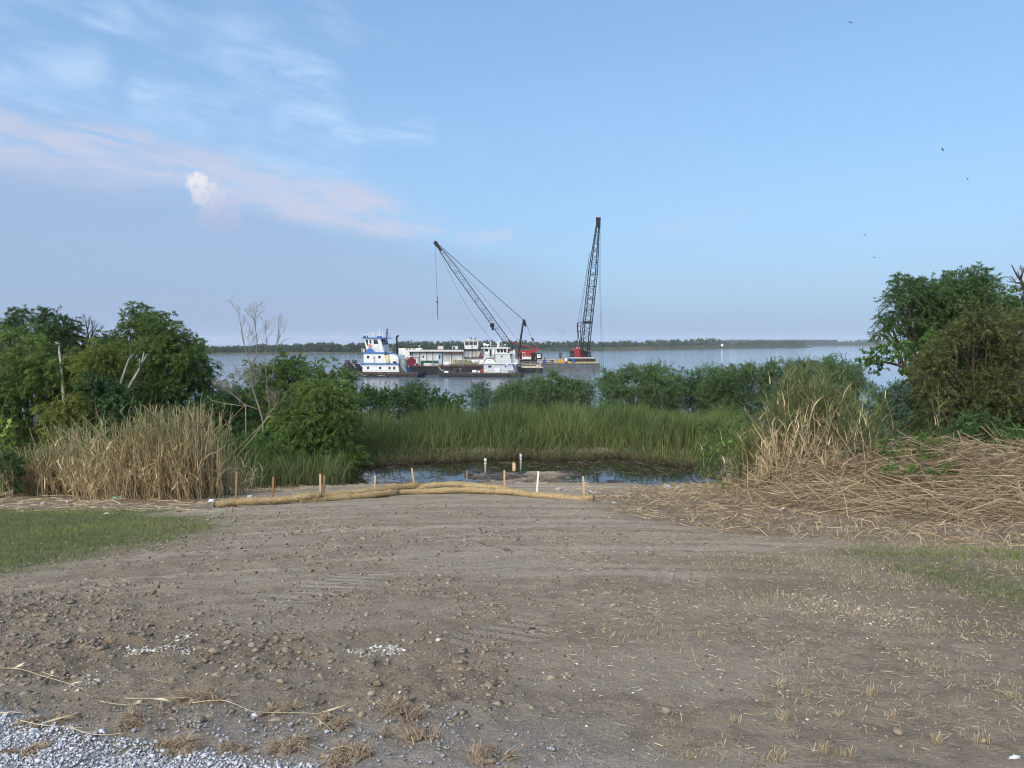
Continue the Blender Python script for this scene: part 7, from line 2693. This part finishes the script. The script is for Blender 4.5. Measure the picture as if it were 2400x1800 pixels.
def build_turf():
    rg = np.random.default_rng(110)
    m_ = leaf_mat('turf', (0.095, 0.155, 0.034), (0.250, 0.310, 0.100), 0.25, 0.7, (0.13, 0.13, 0.055))
    A = scatter_poly(Z_GRASS_L, 42000, rg, 0, 0.9)
    A = A[A[:, 0] > -13]
    B = scatter_poly(Z_GRASS_R, 16000, rg, 0, 0.9)
    B = B[rg.random(len(B)) < np.clip(0.40 + 2.4 * fbm(B[:, 0] * 0.8, B[:, 1] * 0.8, 3, 61), 0.05, 1)]
    p2 = np.vstack([A, B])
    n = len(p2)
    patch = fbm(p2[:, 0] * 0.6, p2[:, 1] * 0.6, 3, 66)
    base = on_ground(p2, -0.004)
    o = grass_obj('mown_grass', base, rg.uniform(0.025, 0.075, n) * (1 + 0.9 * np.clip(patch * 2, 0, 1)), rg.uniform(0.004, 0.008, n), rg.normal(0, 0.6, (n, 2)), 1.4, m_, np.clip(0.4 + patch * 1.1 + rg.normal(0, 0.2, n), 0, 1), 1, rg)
    tag(o, 'short mown green grass at both sides of the bare soil', 'grass', None, 'stuff')
    # dry stubble
    md = leaf_mat('stubble', (0.27, 0.215, 0.125), (0.52, 0.44, 0.29), 0.2, 0.7)
    A = scatter_poly(Z_DRY_R, 22000, rg, 0, 0.6)
    A = A[rg.random(len(A)) < np.clip(0.5 + 2.4 * fbm(A[:, 0] * 0.9, A[:, 1] * 0.9, 3, 63), 0.05, 1)]
    B = scatter_poly(Gpoly([(1500, 1390), (2000, 1400), (2700, 1480), (2700, 1800), (1450, 1800)]), 13000, rg, 0, 0.5)
    B = B[rg.random(len(B)) < np.clip(0.35 + 2.6 * fbm(B[:, 0] * 1.4, B[:, 1] * 1.4, 3, 64), 0.02, 1)]
    Cq = scatter_poly(Gpoly([(300, 1205), (520, 1225), (480, 1260), (330, 1290)]), 1200, rg, 0, 0.3)
    p2 = np.vstack([A, B, Cq])
    n = len(p2)
    base = on_ground(p2, -0.003)
    o = grass_obj('dry_stubble', base, rg.uniform(0.012, 0.042, n) * np.interp(p2[:, 1], [3, 8], [0.8, 1.3]), rg.uniform(0.0016, 0.003, n) * np.interp(p2[:, 1], [3, 8], [0.8, 1.6]), rg.normal(0, 0.55, (n, 2)), 1.1, md, np.clip(rg.normal(0.5, 0.27, n), 0, 1), 1, rg)
    tag(o, 'sparse dry tan stubble over the right foreground', 'grass', None, 'stuff')
    # single tufts one can count
    S = 2212 / 1200
    TU = [(1150, 795, 60), (1210, 800, 50), (1270, 810, 45), (1110, 865, 40), (1165, 940, 35), (1215, 965, 35), (960, 955, 45), (1490, 935, 60), (1545, 830, 50), (1580, 850, 55), (1650, 915, 45), (1730, 990, 60), (1840, 1030, 40), (1910, 985, 40),
          (2050, 1040, 55), (2100, 1025, 45), (2150, 850, 60), (1385, 870, 35), (1415, 920, 35), (980, 1060, 50), (1130, 1115, 70), (1240, 1080, 40), (785, 1100, 50), (640, 970, 45), (1450, 1100, 60), (1520, 1085, 60), (820, 575, 50), (905, 540, 50), (1340, 1090, 50), (2010, 965, 40)]
    for i, (x, y, w) in enumerate(TU[::2]):
        u, v = 1200 + x / S, 1180 + y / S
        g = G(u, v)
        m = int(16 + w * 0.35)
        s = w / S * g.y / F * 0.34
        p2 = np.stack([rg.normal(0, s, m), rg.normal(0, s * 0.7, m)], 1)
        dz = float(rough_h(np.array([g.x]), np.array([g.y]))[0][0])
        base = np.concatenate([p2, np.full((m, 1), -0.006)], 1)
        o = grass_obj('stubble_tuft', base, rg.uniform(0.02, 0.055, m), rg.uniform(0.0016, 0.003, m), rg.normal(0, 0.35, (m, 2)), 1.2, md, np.clip(rg.normal(0.55, 0.25, m), 0, 1), 3, rg)
        o.location = (g.x, g.y, g.z + dz)
        tag(o, 'small upright tuft of dry tan grass on the bare soil at lower right', 'grass tuft', 'dry grass tufts at lower right')


build_turf()


# root balls: torn dry grass clumps
def root_clump(u, v, r, label, seed, fib=240, col=None):
    rg = np.random.default_rng(seed)
    g = G(u, v)
    R = r * g.y / F
    dz = float(rough_h(np.array([g.x]), np.array([g.y]))[0][0])
    t = empty('root_clump', (g.x, g.y, g.z + dz), label, 'root clump', 'torn dry grass clumps')
    k = 5
    pos = np.stack([rg.normal(0, R * 0.4, k), rg.normal(0, R * 0.35, k), rg.uniform(0, R * 0.12, k)], 1)
    mesh_obj('soil_core', stones_mesh('soil_core', pos, R * rg.uniform(0.25, 0.42, k), rg, rg.uniform(0.1, 0.5, k), 0.25, 0.6, ICO2), M_CLOD, t)
    nb = 6
    bc = np.stack([rg.normal(0, R * 0.75, nb), rg.normal(0, R * 0.6, nb)], 1)
    bl = rg.normal(0, 0.9, (nb, 2))
    bi = rg.integers(0, nb, fib)
    base = np.concatenate([bc[bi] + rg.normal(0, R * 0.28, (fib, 2)), rg.uniform(0, R * 0.16, (fib, 1))], 1)
    o = grass_obj('dry_fibre', base, R * rg.uniform(0.15, 0.75, fib), rg.uniform(0.0022, 0.0045, fib), bl[bi] + rg.normal(0, 1.0, (fib, 2)), 1.5, M_ROOT, np.clip(rg.normal(0.4, 0.28, fib), 0, 1), 3, rg, t)
    return t


M_ROOT = leaf_mat('root_fibre', (0.20, 0.14, 0.09), (0.46, 0.36, 0.24), 0.15, 0.8)
SC = 2212 / 1200
RC = [(870, 290, 62, 'matted dry root clump crossed by long straws, left of the middle'), (470, 50, 28, 'small rusty brown grass clump near the white powder patch'), (570, 400, 62, 'wide dry grass clump on the edge of the gravel'),
      (170, 400, 52, 'low dry grass clump at the left, above the gravel'), (760, 485, 55, 'dry clump lying on the gravel strip'), (800, 525, 50, 'lower dry clump at the end of the white gravel'), (1000, 505, 42, 'small dry clump in the gravel, centre left'),
      (1240, 490, 70, 'broad grey brown clump in the gravel near the middle'), (1220, 350, 52, 'thin flat clump among the clods near the middle'), (1460, 405, 50, 'dry clump right of the arched straw'), (1720, 360, 70, 'large pale dry clump near the bottom middle'),
      (1800, 450, 72, 'rusty orange dry clump near the bottom middle'), (1560, 530, 75, 'flat dark clump at the bottom edge near the middle'), (1450, 540, 55, 'dry clump with bright straws at the bottom edge'), (2090, 560, 75, 'dark clump at the bottom edge right of the middle'),
      (140, 525, 42, 'dark dry clump lying on the white gravel'), (30, 540, 30, 'dark clump at the left edge on the white gravel')]
for i, (x, y, r, lb) in enumerate(RC):
    root_clump(x / SC, 1480 + (y + r * 0.3) / SC, r / SC, lb, 300 + i)


# long single straws
def straw(pts, label, seed, r=0.006, m_=None, S=SC, u0=0, v0=1480, lift=0.02):
    rg = np.random.default_rng(seed)
    w = []
    for (x, y) in pts:
        g = G(u0 + x / S, v0 + y / S)
        dz = float(rough_h(np.array([g.x]), np.array([g.y]))[0][0])
        w.append(Vector((g.x, g.y, g.z + dz + lift * rg.uniform(0.6, 1.4))))
    o0 = w[len(w) // 2].copy()
    # smooth the polyline
    q = []
    for i in range(len(w) - 1):
        for f in (0, 0.33, 0.66):
            q.append(w[i].lerp(w[i + 1], f))
    q.append(w[-1])
    for _ in range(2):
        q = [q[0]] + [(q[i - 1] + q[i] * 2 + q[i + 1]) / 4 for i in range(1, len(q) - 1)] + [q[-1]]
    t = empty('straw_stalk', o0, label, 'straw', 'long loose straws on the soil')
    mb = MB()
    n = len(q)
    mb.tube([p - o0 for p in q], [r * 0.36 * (1 - 0.6 * i / n) for i in range(n)], 5)
    mb.build('stem', m_ or STRAWC, t, True)
    mb = MB()
    for i in range(2, n - 1, 5):
        a = q[i] - o0
        d = (q[min(i + 2, n - 1)] - q[i])
        s = Vector((rg.normal() * 0.5, rg.normal() * 0.5, 0.25)) * d.length
        mb.add([a, a + d * 0.6 + s * 0.3 + Vector((0, 0, r)), a + d + s, a + d * 0.4 + s * 0.5], [(0, 1, 2, 3)])
    if mb.f:
        mb.build('sheath_leaf', STRAWC, t)
    return t


STRAWC = mat('straw_yellow', (0.48, 0.40, 0.25), 0.6, 0.2, 8.0)
STRAWW = mat('straw_bleached', (0.60, 0.53, 0.41), 0.7, 0.2, 8.0)
straw([(0, 168), (90, 185), (180, 208), (240, 232), (300, 248), (370, 266)], 'long kinked straw at the left edge of the soil', 1)
straw([(180, 206), (240, 210), (300, 210)], 'short straw branching off the long left straw', 2, 0.005)
straw([(430, 325), (500, 345), (560, 350), (660, 345)], 'straw curving below the matted clump, left part', 3)
straw([(540, 318), (700, 322), (830, 320)], 'straight yellow straw running into the matted clump', 4, 0.007)
straw([(830, 345), (960, 330), (1040, 355), (1105, 392)], 'arched straw right of the matted clump', 5)
straw([(1110, 390), (1220, 380), (1330, 390), (1445, 398)], 'thin straw across the clods above the gravel', 6, 0.004)
straw([(1345, 398), (1400, 440), (1435, 470), (1437, 490)], 'pale straw hanging down onto the gravel', 7, 0.005)
straw([(-20, 370), (60, 392), (105, 388)], 'thick yellow straw at the left edge above the gravel', 8, 0.009)
straw([(90, 428), (200, 438), (360, 445)], 'straw along the upper edge of the white gravel', 9, 0.006)
straw([(300, 455), (400, 470), (560, 478)], 'straw lying on the white gravel edge further right', 10, 0.006)
straw([(650, 213), (720, 238), (815, 222)], 'thin bowed straw on the soil above the clump', 11, 0.003)
straw([(1605, 340), (1630, 360), (1662, 375)], 'short straw left of the large pale clump', 12, 0.005)
straw([(1430, 552), (1490, 538), (1530, 542)], 'short bright straw at the bottom edge', 13, 0.007)
straw([(1530, 258), (1560, 260), (1602, 262)], 'short straw in the middle of the bare slope', 14, 0.006, None, SC, 0, 1140)
S3 = 2212 / 560
straw([(240, 292), (300, 312), (370, 335), (450, 340), (600, 338), (680, 300), (770, 240), (870, 175)], 'long bleached branch curving in front of the dry cane', 15, 0.022, STRAWW, S3, 0, 1080, 0.06)
straw([(640, 220), (690, 290), (750, 385)], 'white stick standing in the straw before the dry cane', 16, 0.016, STRAWW, S3, 0, 1080, 0.05)
straw([(1110, 300), (1200, 285), (1330, 280), (1520, 300)], 'bleached cane lying at the foot of the dry clump', 17, 0.014, STRAWW, S3, 0, 1080, 0.05)


# ================================================================ wattles and stakes
S5 = 2212 / 940


def U5(x, y):
    return 480 + x / S5, 1050 + y / S5


FRONT = [(55, 320), (150, 308), (300, 300), (450, 292), (560, 285), (640, 281), (750, 276), (900, 263), (1000, 250), (1065, 245), (1180, 244), (1300, 237), (1450, 232), (1550, 239), (1700, 241), (1780, 258), (1850, 263), (1980, 273), (2100, 285), (2145, 280)]
_fx, _fy = [], []
for (x, y) in FRONT:
    g = G(*U5(x, y + 14))
    _fx.append(g.x)
    _fy.append(g.y)
_k = np.argsort(_fx)
_fx, _fy = np.array(_fx)[_k], np.array(_fy)[_k]
_fy = np.convolve(np.pad(_fy, 2, 'edge'), np.ones(5) / 5, 'valid')


def front_y(x):
    return float(np.interp(x, _fx, _fy))


def wattle_path(pts, back):
    out = []
    for (x, y) in pts:
        u, v = U5(x, y)
        d = ray(u, v)
        yy = 20.0
        for _ in range(12):
            xx = d[0] / d[1] * yy
            yy = front_y(xx) + (0.19 if back else 0.0)
        z = d[2] / d[1] * yy + E
        out.append(Vector((d[0] / d[1] * yy, yy, z)))
    return out


def wattle_mat():
    m_ = bpy.data.materials.new('straw_wattle')
    m_.use_nodes = True
    w = NT(m_.node_tree)
    out = w.n('ShaderNodeOutputMaterial')
    b = w.n('ShaderNodeBsdfPrincipled')
    w.t.links.new(b.outputs[0], out.inputs[0])
    tc = w.n('ShaderNodeTexCoord')
    V = tc.outputs['Object']
    n1 = w.noise(V, 40, 5, 0.7, 1.0)
    n2 = w.noise(V, 5, 3, 0.6)
    c = w.mix(w.ramp(n1, 0.3, 0.7), (0.16, 0.10, 0.04), (0.62, 0.47, 0.24))
    c = w.mix(w.math('MULTIPLY', w.ramp(n2, 0.4, 0.7), 0.4), c, (0.46, 0.37, 0.22))
    w.set(b.inputs['Base Color'], c)
    b.inputs['Roughness'].default_value = 0.9
    bp = w.n('ShaderNodeBump')
    bp.inputs['Distance'].default_value = 0.025
    w.set(bp.inputs['Height'], n1)
    w.t.links.new(bp.outputs[0], b.inputs['Normal'])
    return m_


M_WAT = wattle_mat()
M_WFIB = leaf_mat('wattle_fibre', (0.34, 0.24, 0.10), (0.66, 0.53, 0.30), 0.1, 0.7)


def wattle(pts, back, label, seed):
    rg = np.random.default_rng(seed)
    w = wattle_path(pts, back)
    # resample
    q = []
    for i in range(len(w) - 1):
        for f in np.linspace(0, 1, 9)[:-1]:
            q.append(w[i].lerp(w[i + 1], f))
    q.append(w[-1])
    for _ in range(6):
        q = [q[0]] + [(q[i - 1] + q[i] * 2 + q[i + 1]) / 4 for i in range(1, len(q) - 1)] + [q[-1]]
    o0 = q[len(q) // 2].copy()
    o0.z -= 0.1
    t = empty('straw_wattle', o0, label, 'wattle', 'straw wattles along the slope')
    n, m = len(q), 16
    V = []
    ph = rg.uniform(0, 9)
    for i, p in enumerate(q):
        d = (q[min(i + 1, n - 1)] - q[max(i - 1, 0)]).normalized()
        a = Vector((0, 0, 1)).cross(d).normalized()
        b = d.cross(a)
        e = min(i, n - 1 - i)
        r = 0.076 * (1 + 0.10 * math.sin(i * 0.7 + ph) + 0.07 * math.sin(i * 1.9)) * (0.45 if e == 0 else 0.8 if e == 1 else 1.0)
        for k in range(m):
            th = 2 * math.pi * k / m
            rr = r * (1 + rg.normal(0, 0.06))
            V.append(p - o0 + (a * math.cos(th) + b * (math.sin(th) * 0.9)) * rr)
    idx = np.arange(n * m).reshape(n, m)
    F_ = np.stack([idx[:-1].ravel(), np.roll(idx, -1, 1)[:-1].ravel(), np.roll(idx, -1, 1)[1:].ravel(), idx[1:].ravel()], 1)
    F_ = [tuple(f) for f in F_] + [tuple(idx[0][::-1]), tuple(idx[-1])]
    me = bpy.data.meshes.new('body')
    me.from_pydata([tuple(v) for v in V], [], [tuple(int(x) for x in f) for f in F_])
    me.polygons.foreach_set('use_smooth', np.ones(len(me.polygons), dtype=bool))
    mesh_obj('body', me, M_WAT, t)
    V = np.array([tuple(v) for v in V])
    ii = rg.integers(0, len(V), 1700)
    p = V[ii]
    d = norm(rg.normal(size=(1700, 3)))
    L = rg.uniform(0.03, 0.10, 1700)
    o = mesh_obj('loose_straw', stalks_mesh('loose_straw', p - d * (L * 0.5)[:, None], p + d * (L * 0.5)[:, None], np.full(1700, 0.0028), np.clip(rg.normal(0.5, 0.3, 1700), 0, 1), rg, 0.05, 1), M_WFIB, t)
    o['kind'] = 'stuff'
    for e in (0, -1):
        b = MB()
        b.torus((q[e] - o0), 0.045, 0.012, 'x', 10, 5)
        b.build('end_tie', mat('net_tie', (0.07, 0.05, 0.03), 0.8), t)
    return t


wattle([(55, 314), (150, 300), (300, 292), (450, 285), (560, 268), (645, 257)], False, 'leftmost straw wattle, single roll reaching furthest left', 1)
wattle([(515, 294), (600, 287), (750, 275), (900, 262), (1000, 249), (1065, 244)], False, 'front straw wattle left of the middle, under the back roll', 2)
wattle([(612, 272), (700, 261), (850, 244), (1000, 225), (1100, 213), (1182, 205)], True, 'back straw wattle left of the middle, lying higher', 3)
wattle([(1067, 244), (1180, 243), (1300, 235), (1450, 230), (1550, 237), (1605, 241)], False, 'front straw wattle in the middle, below the highest arching roll', 4)
wattle([(1150, 231), (1230, 209), (1330, 200), (1450, 205), (1560, 217), (1682, 229)], True, 'highest straw wattle arching at the back in the middle', 5)
wattle([(1592, 240), (1700, 240), (1780, 257), (1850, 262), (1980, 272), (2095, 285), (2145, 272)], False, 'rightmost straw wattle ending at the grey rock', 6)

WOOD_T = mat('stake_tan', (0.50, 0.36, 0.19), 0.75, 0.15, 10, stain=(0.22, 0.13, 0.06), stain_amt=0.3, stain_scale=6)
WOOD_B = mat('stake_brown', (0.25, 0.15, 0.085), 0.8, 0.2, 10)
WOOD_W = mat('stake_white', (0.72, 0.68, 0.60), 0.75, 0.08, 10)
STK = [(177, 130, 172, 285, WOOD_B, 'brown stake furthest left'), (378, 160, 374, 280, WOOD_B, 'second brown stake from the left'), (637, 143, 638, 255, WOOD_T, 'left one of the stake pair'), (660, 150, 654, 255, WOOD_B, 'right one of the stake pair, darker and leaning'),
       (940, 152, 936, 222, WOOD_T, 'short pale stake in front of the pond glint'), (1142, 113, 1156, 210, WOOD_T, 'stake leaning left in front of the pond'), (1445, 127, 1446, 200, WOOD_B, 'reddish stake behind the highest wattle'),
       (1652, 122, 1653, 226, WOOD_T, 'stake at the right end of the highest wattle'), (1840, 128, 1830, 255, WOOD_W, 'white stake leaning slightly right'), (2086, 157, 2092, 290, WOOD_T, 'tan stake furthest right at the wattle end')]
for i, (xa, ya, xb, yb, mm, lb) in enumerate(STK):
    u, v = U5(xb, yb)
    d = ray(u, v)
    yy = 20.0
    for _ in range(12):
        yy = front_y(d[0] / d[1] * yy) + (0.30 if i in (2, 3, 4, 5, 6, 7) else 0.12)
    bot = P(u, v, yy)
    top = P(*U5(xa, ya), yy)
    t = empty('wooden_stake', bot, lb + ' along the wattles', 'stake', 'wooden stakes along the wattles')
    ax = (top - bot)
    L = ax.length
    mb = MB()
    w = 0.021
    mb.add([(-w, -w, -0.25), (w, -w, -0.25), (w, w, -0.25), (-w, w, -0.25), (-w, -w, L - 0.02), (w, -w, L - 0.02), (w, w, L - 0.02), (-w, w, L - 0.02), (-w * .6, -w * .6, L), (w * .6, -w * .6, L), (w * .6, w * .6, L), (-w * .6, w * .6, L), (0, 0, -0.35)],
           [(0, 1, 5, 4), (1, 2, 6, 5), (2, 3, 7, 6), (3, 0, 4, 7), (4, 5, 9, 8), (5, 6, 10, 9), (6, 7, 11, 10), (7, 4, 8, 11), (8, 9, 10, 11), (1, 0, 12), (2, 1, 12), (3, 2, 12), (0, 3, 12)])
    o = mb.build('shaft', mm, t)
    o.rotation_euler = ax.to_track_quat('Z', 'Y').to_euler()

# two capped pipes standing in the mud
PVC = mat('pipe_grey', (0.24, 0.23, 0.21), 0.6, 0.2, 8)
PVCW = mat('pipe_cap', (0.60, 0.61, 0.60), 0.5, 0.1, 8)
for (xa, ya, xb, yb, Y, lb) in ((1550, 57, 1548, 132, 28.0, 'grey standpipe with white cap in the pond mud, nearer one'), (1741, 33, 1743, 112, 29.3, 'grey standpipe in the pond mud, further right and back')):
    bot, top = P(*U5(xb, yb), Y), P(*U5(xa, ya), Y)
    t = empty('standpipe', bot, lb, 'pipe')
    L = (top - bot).length
    MB().cyl((0, 0, -0.4), (0, 0, L - 0.1), 0.042, 0.042, 12).build('pipe', PVC, t, True)
    MB().cyl((0, 0, L - 0.1), (0, 0, L), 0.052, 0.050, 12).build('cap', PVCW, t)
    MB().cyl((0, 0, L - 0.20), (0, 0, L - 0.16), 0.048, 0.048, 12).build('clamp_ring', PVCW, t)
b0 = P(*U5(1705, 106), 28.9)
t = empty('broken_stub', b0, 'splintered pale orange wood stub between the two standpipes', 'stub')
mb = MB()
mb.prism([(-0.05, -0.2), (-0.06, 0.12), (-0.035, 0.22), (-0.02, 0.14), (0.0, 0.24), (0.02, 0.15), (0.05, 0.18), (0.06, 0.10), (0.05, -0.2)], -0.03, 0.03)
mb.build('split_wood', mat('raw_wood', (0.72, 0.50, 0.32), 0.8, 0.15, 12), t)


# ================================================================ litter, birds
def litter(name, label, u, v, r, color, seed, cat='litter', flat=0.45, rough=0.5):
    rg = np.random.default_rng(seed)
    g = G(u, v)
    R = r * g.y / F
    dz = float(rough_h(np.array([g.x]), np.array([g.y]))[0][0])
    me = stones_mesh(name, np.array([[0, 0, R * 0.3]]), np.array([R]), rg, np.array([0.5]), 0.75, flat, ICO2)
    o = mesh_obj(name, me, mat('litter_%d' % seed, color, rough, 0.1, 10), None, (g.x, g.y, g.z + dz))
    o.scale = (1.6, 0.8, 1)
    return tag(o, label, cat)


litter('crumpled_bag', 'crumpled green and white plastic scrap below the dry cane', 278, 1170, 11, (0.30, 0.55, 0.42), 1)
litter('crumpled_bag', 'small blue plastic scrap at the foot of the dry cane', 153, 1112, 6, (0.05, 0.06, 0.35), 2)
litter('crumpled_paper', 'crumpled white scrap in the bottom right corner', 2378, 1778, 9, (0.55, 0.57, 0.58), 3)
litter('crumpled_paper', 'white scrap on the edge of the left lawn', 250, 1206, 9, (0.62, 0.64, 0.60), 4)
litter('crumpled_bag', 'bluish scrap on the straw at the right', 1600, 1221, 6, (0.45, 0.52, 0.62), 5)
litter('crumpled_bag', 'clear plastic scrap left of the left wattle end', 478, 1166, 9, (0.60, 0.64, 0.68), 6)

BIRD = mat('bird_dark', (0.02, 0.02, 0.022), 0.8)
BIRDS = [(1993, 53, 48, 0.2, 'small dark bird high at the upper right'), (2209, 351, 50, 0.6, 'small dark bird alone near the right edge of the sky'), (2027, 551, 60, 0.1, 'tiny bird above the right willow, left of its top'), (2049, 604, 62, -0.4, 'tiny bird just left of the right willow'),
         (1806, 591, 70, 0.3, 'tiny bird over the far bank, right of the upright crane'), (1914, 749, 75, 0.0, 'tiny bird low over the far bank'), (1720, 682, 75, 0.5, 'tiny bird right of the upright crane, low'), (2268, 420, 60, -0.2, 'tiny bird near the right edge, halfway up the sky'), (1732, 732, 80, 0.2, 'tiny bird just above the far bank right of the crane')]
for i, (u, v, Y, roll, lb) in enumerate(BIRDS):
    c = P(u, v, Y)
    t = empty('flying_bird', c, lb, 'bird', 'birds in the sky')
    t.rotation_euler = (0, roll, 0.6 * i)
    mb = MB()
    mb.tube([(0, -0.075, 0), (0, -0.03, 0.004), (0, 0.03, 0.0), (0, 0.08, 0.004), (0, 0.12, 0)], [0.006, 0.018, 0.018, 0.01, 0.004], 6)
    mb.build('body', BIRD, t, True)
    for s in (-1, 1):
        mb = MB()
        mb.add([(0, -0.03, 0.005), (s * 0.09, -0.04, 0.05), (s * 0.17, 0.01, 0.03), (s * 0.085, 0.02, 0.045), (0, 0.035, 0.0), (s * 0.085, 0.0, 0.035)], [(0, 1, 3, 4), (1, 2, 3), (0, 5, 1), (1, 5, 2), (2, 5, 3), (3, 5, 4), (4, 5, 0)])
        mb.build('wing', BIRD, t)

# ================================================================ humid evening air
def build_haze():
    m_ = bpy.data.materials.new('haze')
    m_.use_nodes = True
    w = NT(m_.node_tree)
    out = w.n('ShaderNodeOutputMaterial')
    v = w.n('ShaderNodeVolumePrincipled')
    v.inputs['Color'].default_value = (0.86, 0.92, 1.0, 1)
    v.inputs['Density'].default_value = 0.00010
    v.inputs['Anisotropy'].default_value = 0.0
    w.t.links.new(v.outputs[0], out.inputs['Volume'])
    b = MB()
    b.box(-6200, 6200, -450, 6600, -6.0, 66.0)
    o = b.build('haze', m_)
    tag(o, 'thin bluish evening haze over the river', None, None, 'stuff')
    scene.cycles.volume_bounces = 1


build_haze()


def build_smoke():
    m_ = bpy.data.materials.new('smoke')
    m_.use_nodes = True
    w = NT(m_.node_tree)
    out = w.n('ShaderNodeOutputMaterial')
    v = w.n('ShaderNodeVolumePrincipled')
    v.inputs['Color'].default_value = (0.10, 0.10, 0.11, 1)
    tc = w.n('ShaderNodeTexCoord')
    nz = w.noise(tc.outputs['Object'], 0.35, 4, 0.6, 0.5)
    g = w.n('ShaderNodeTexGradient', gradient_type='SPHERICAL')
    mp = w.n('ShaderNodeMapping')
    w.t.links.new(tc.outputs['Object'], mp.inputs[0])
    mp.inputs['Scale'].default_value = (1 / 5.2, 1 / 2.2, 1 / 5.0)
    w.t.links.new(mp.outputs[0], g.inputs[0])
    d = w.math('MULTIPLY', w.math('MULTIPLY', w.ramp(nz, 0.42, 0.70), g.outputs['Fac']), 0.22)
    w.set(v.inputs['Density'], d)
    w.t.links.new(v.outputs[0], out.inputs['Volume'])
    b = MB()
    b.ball((0, 0, 0), 5.4, 12, 8)
    o = b.build('smoke', m_)
    c = P(1322, 772, 284)
    o.location = c
    o.scale = (1, 0.45, 1)
    tag(o, 'faint grey exhaust smoke drifting left of the upright crane', 'smoke', None, 'stuff')


build_smoke()
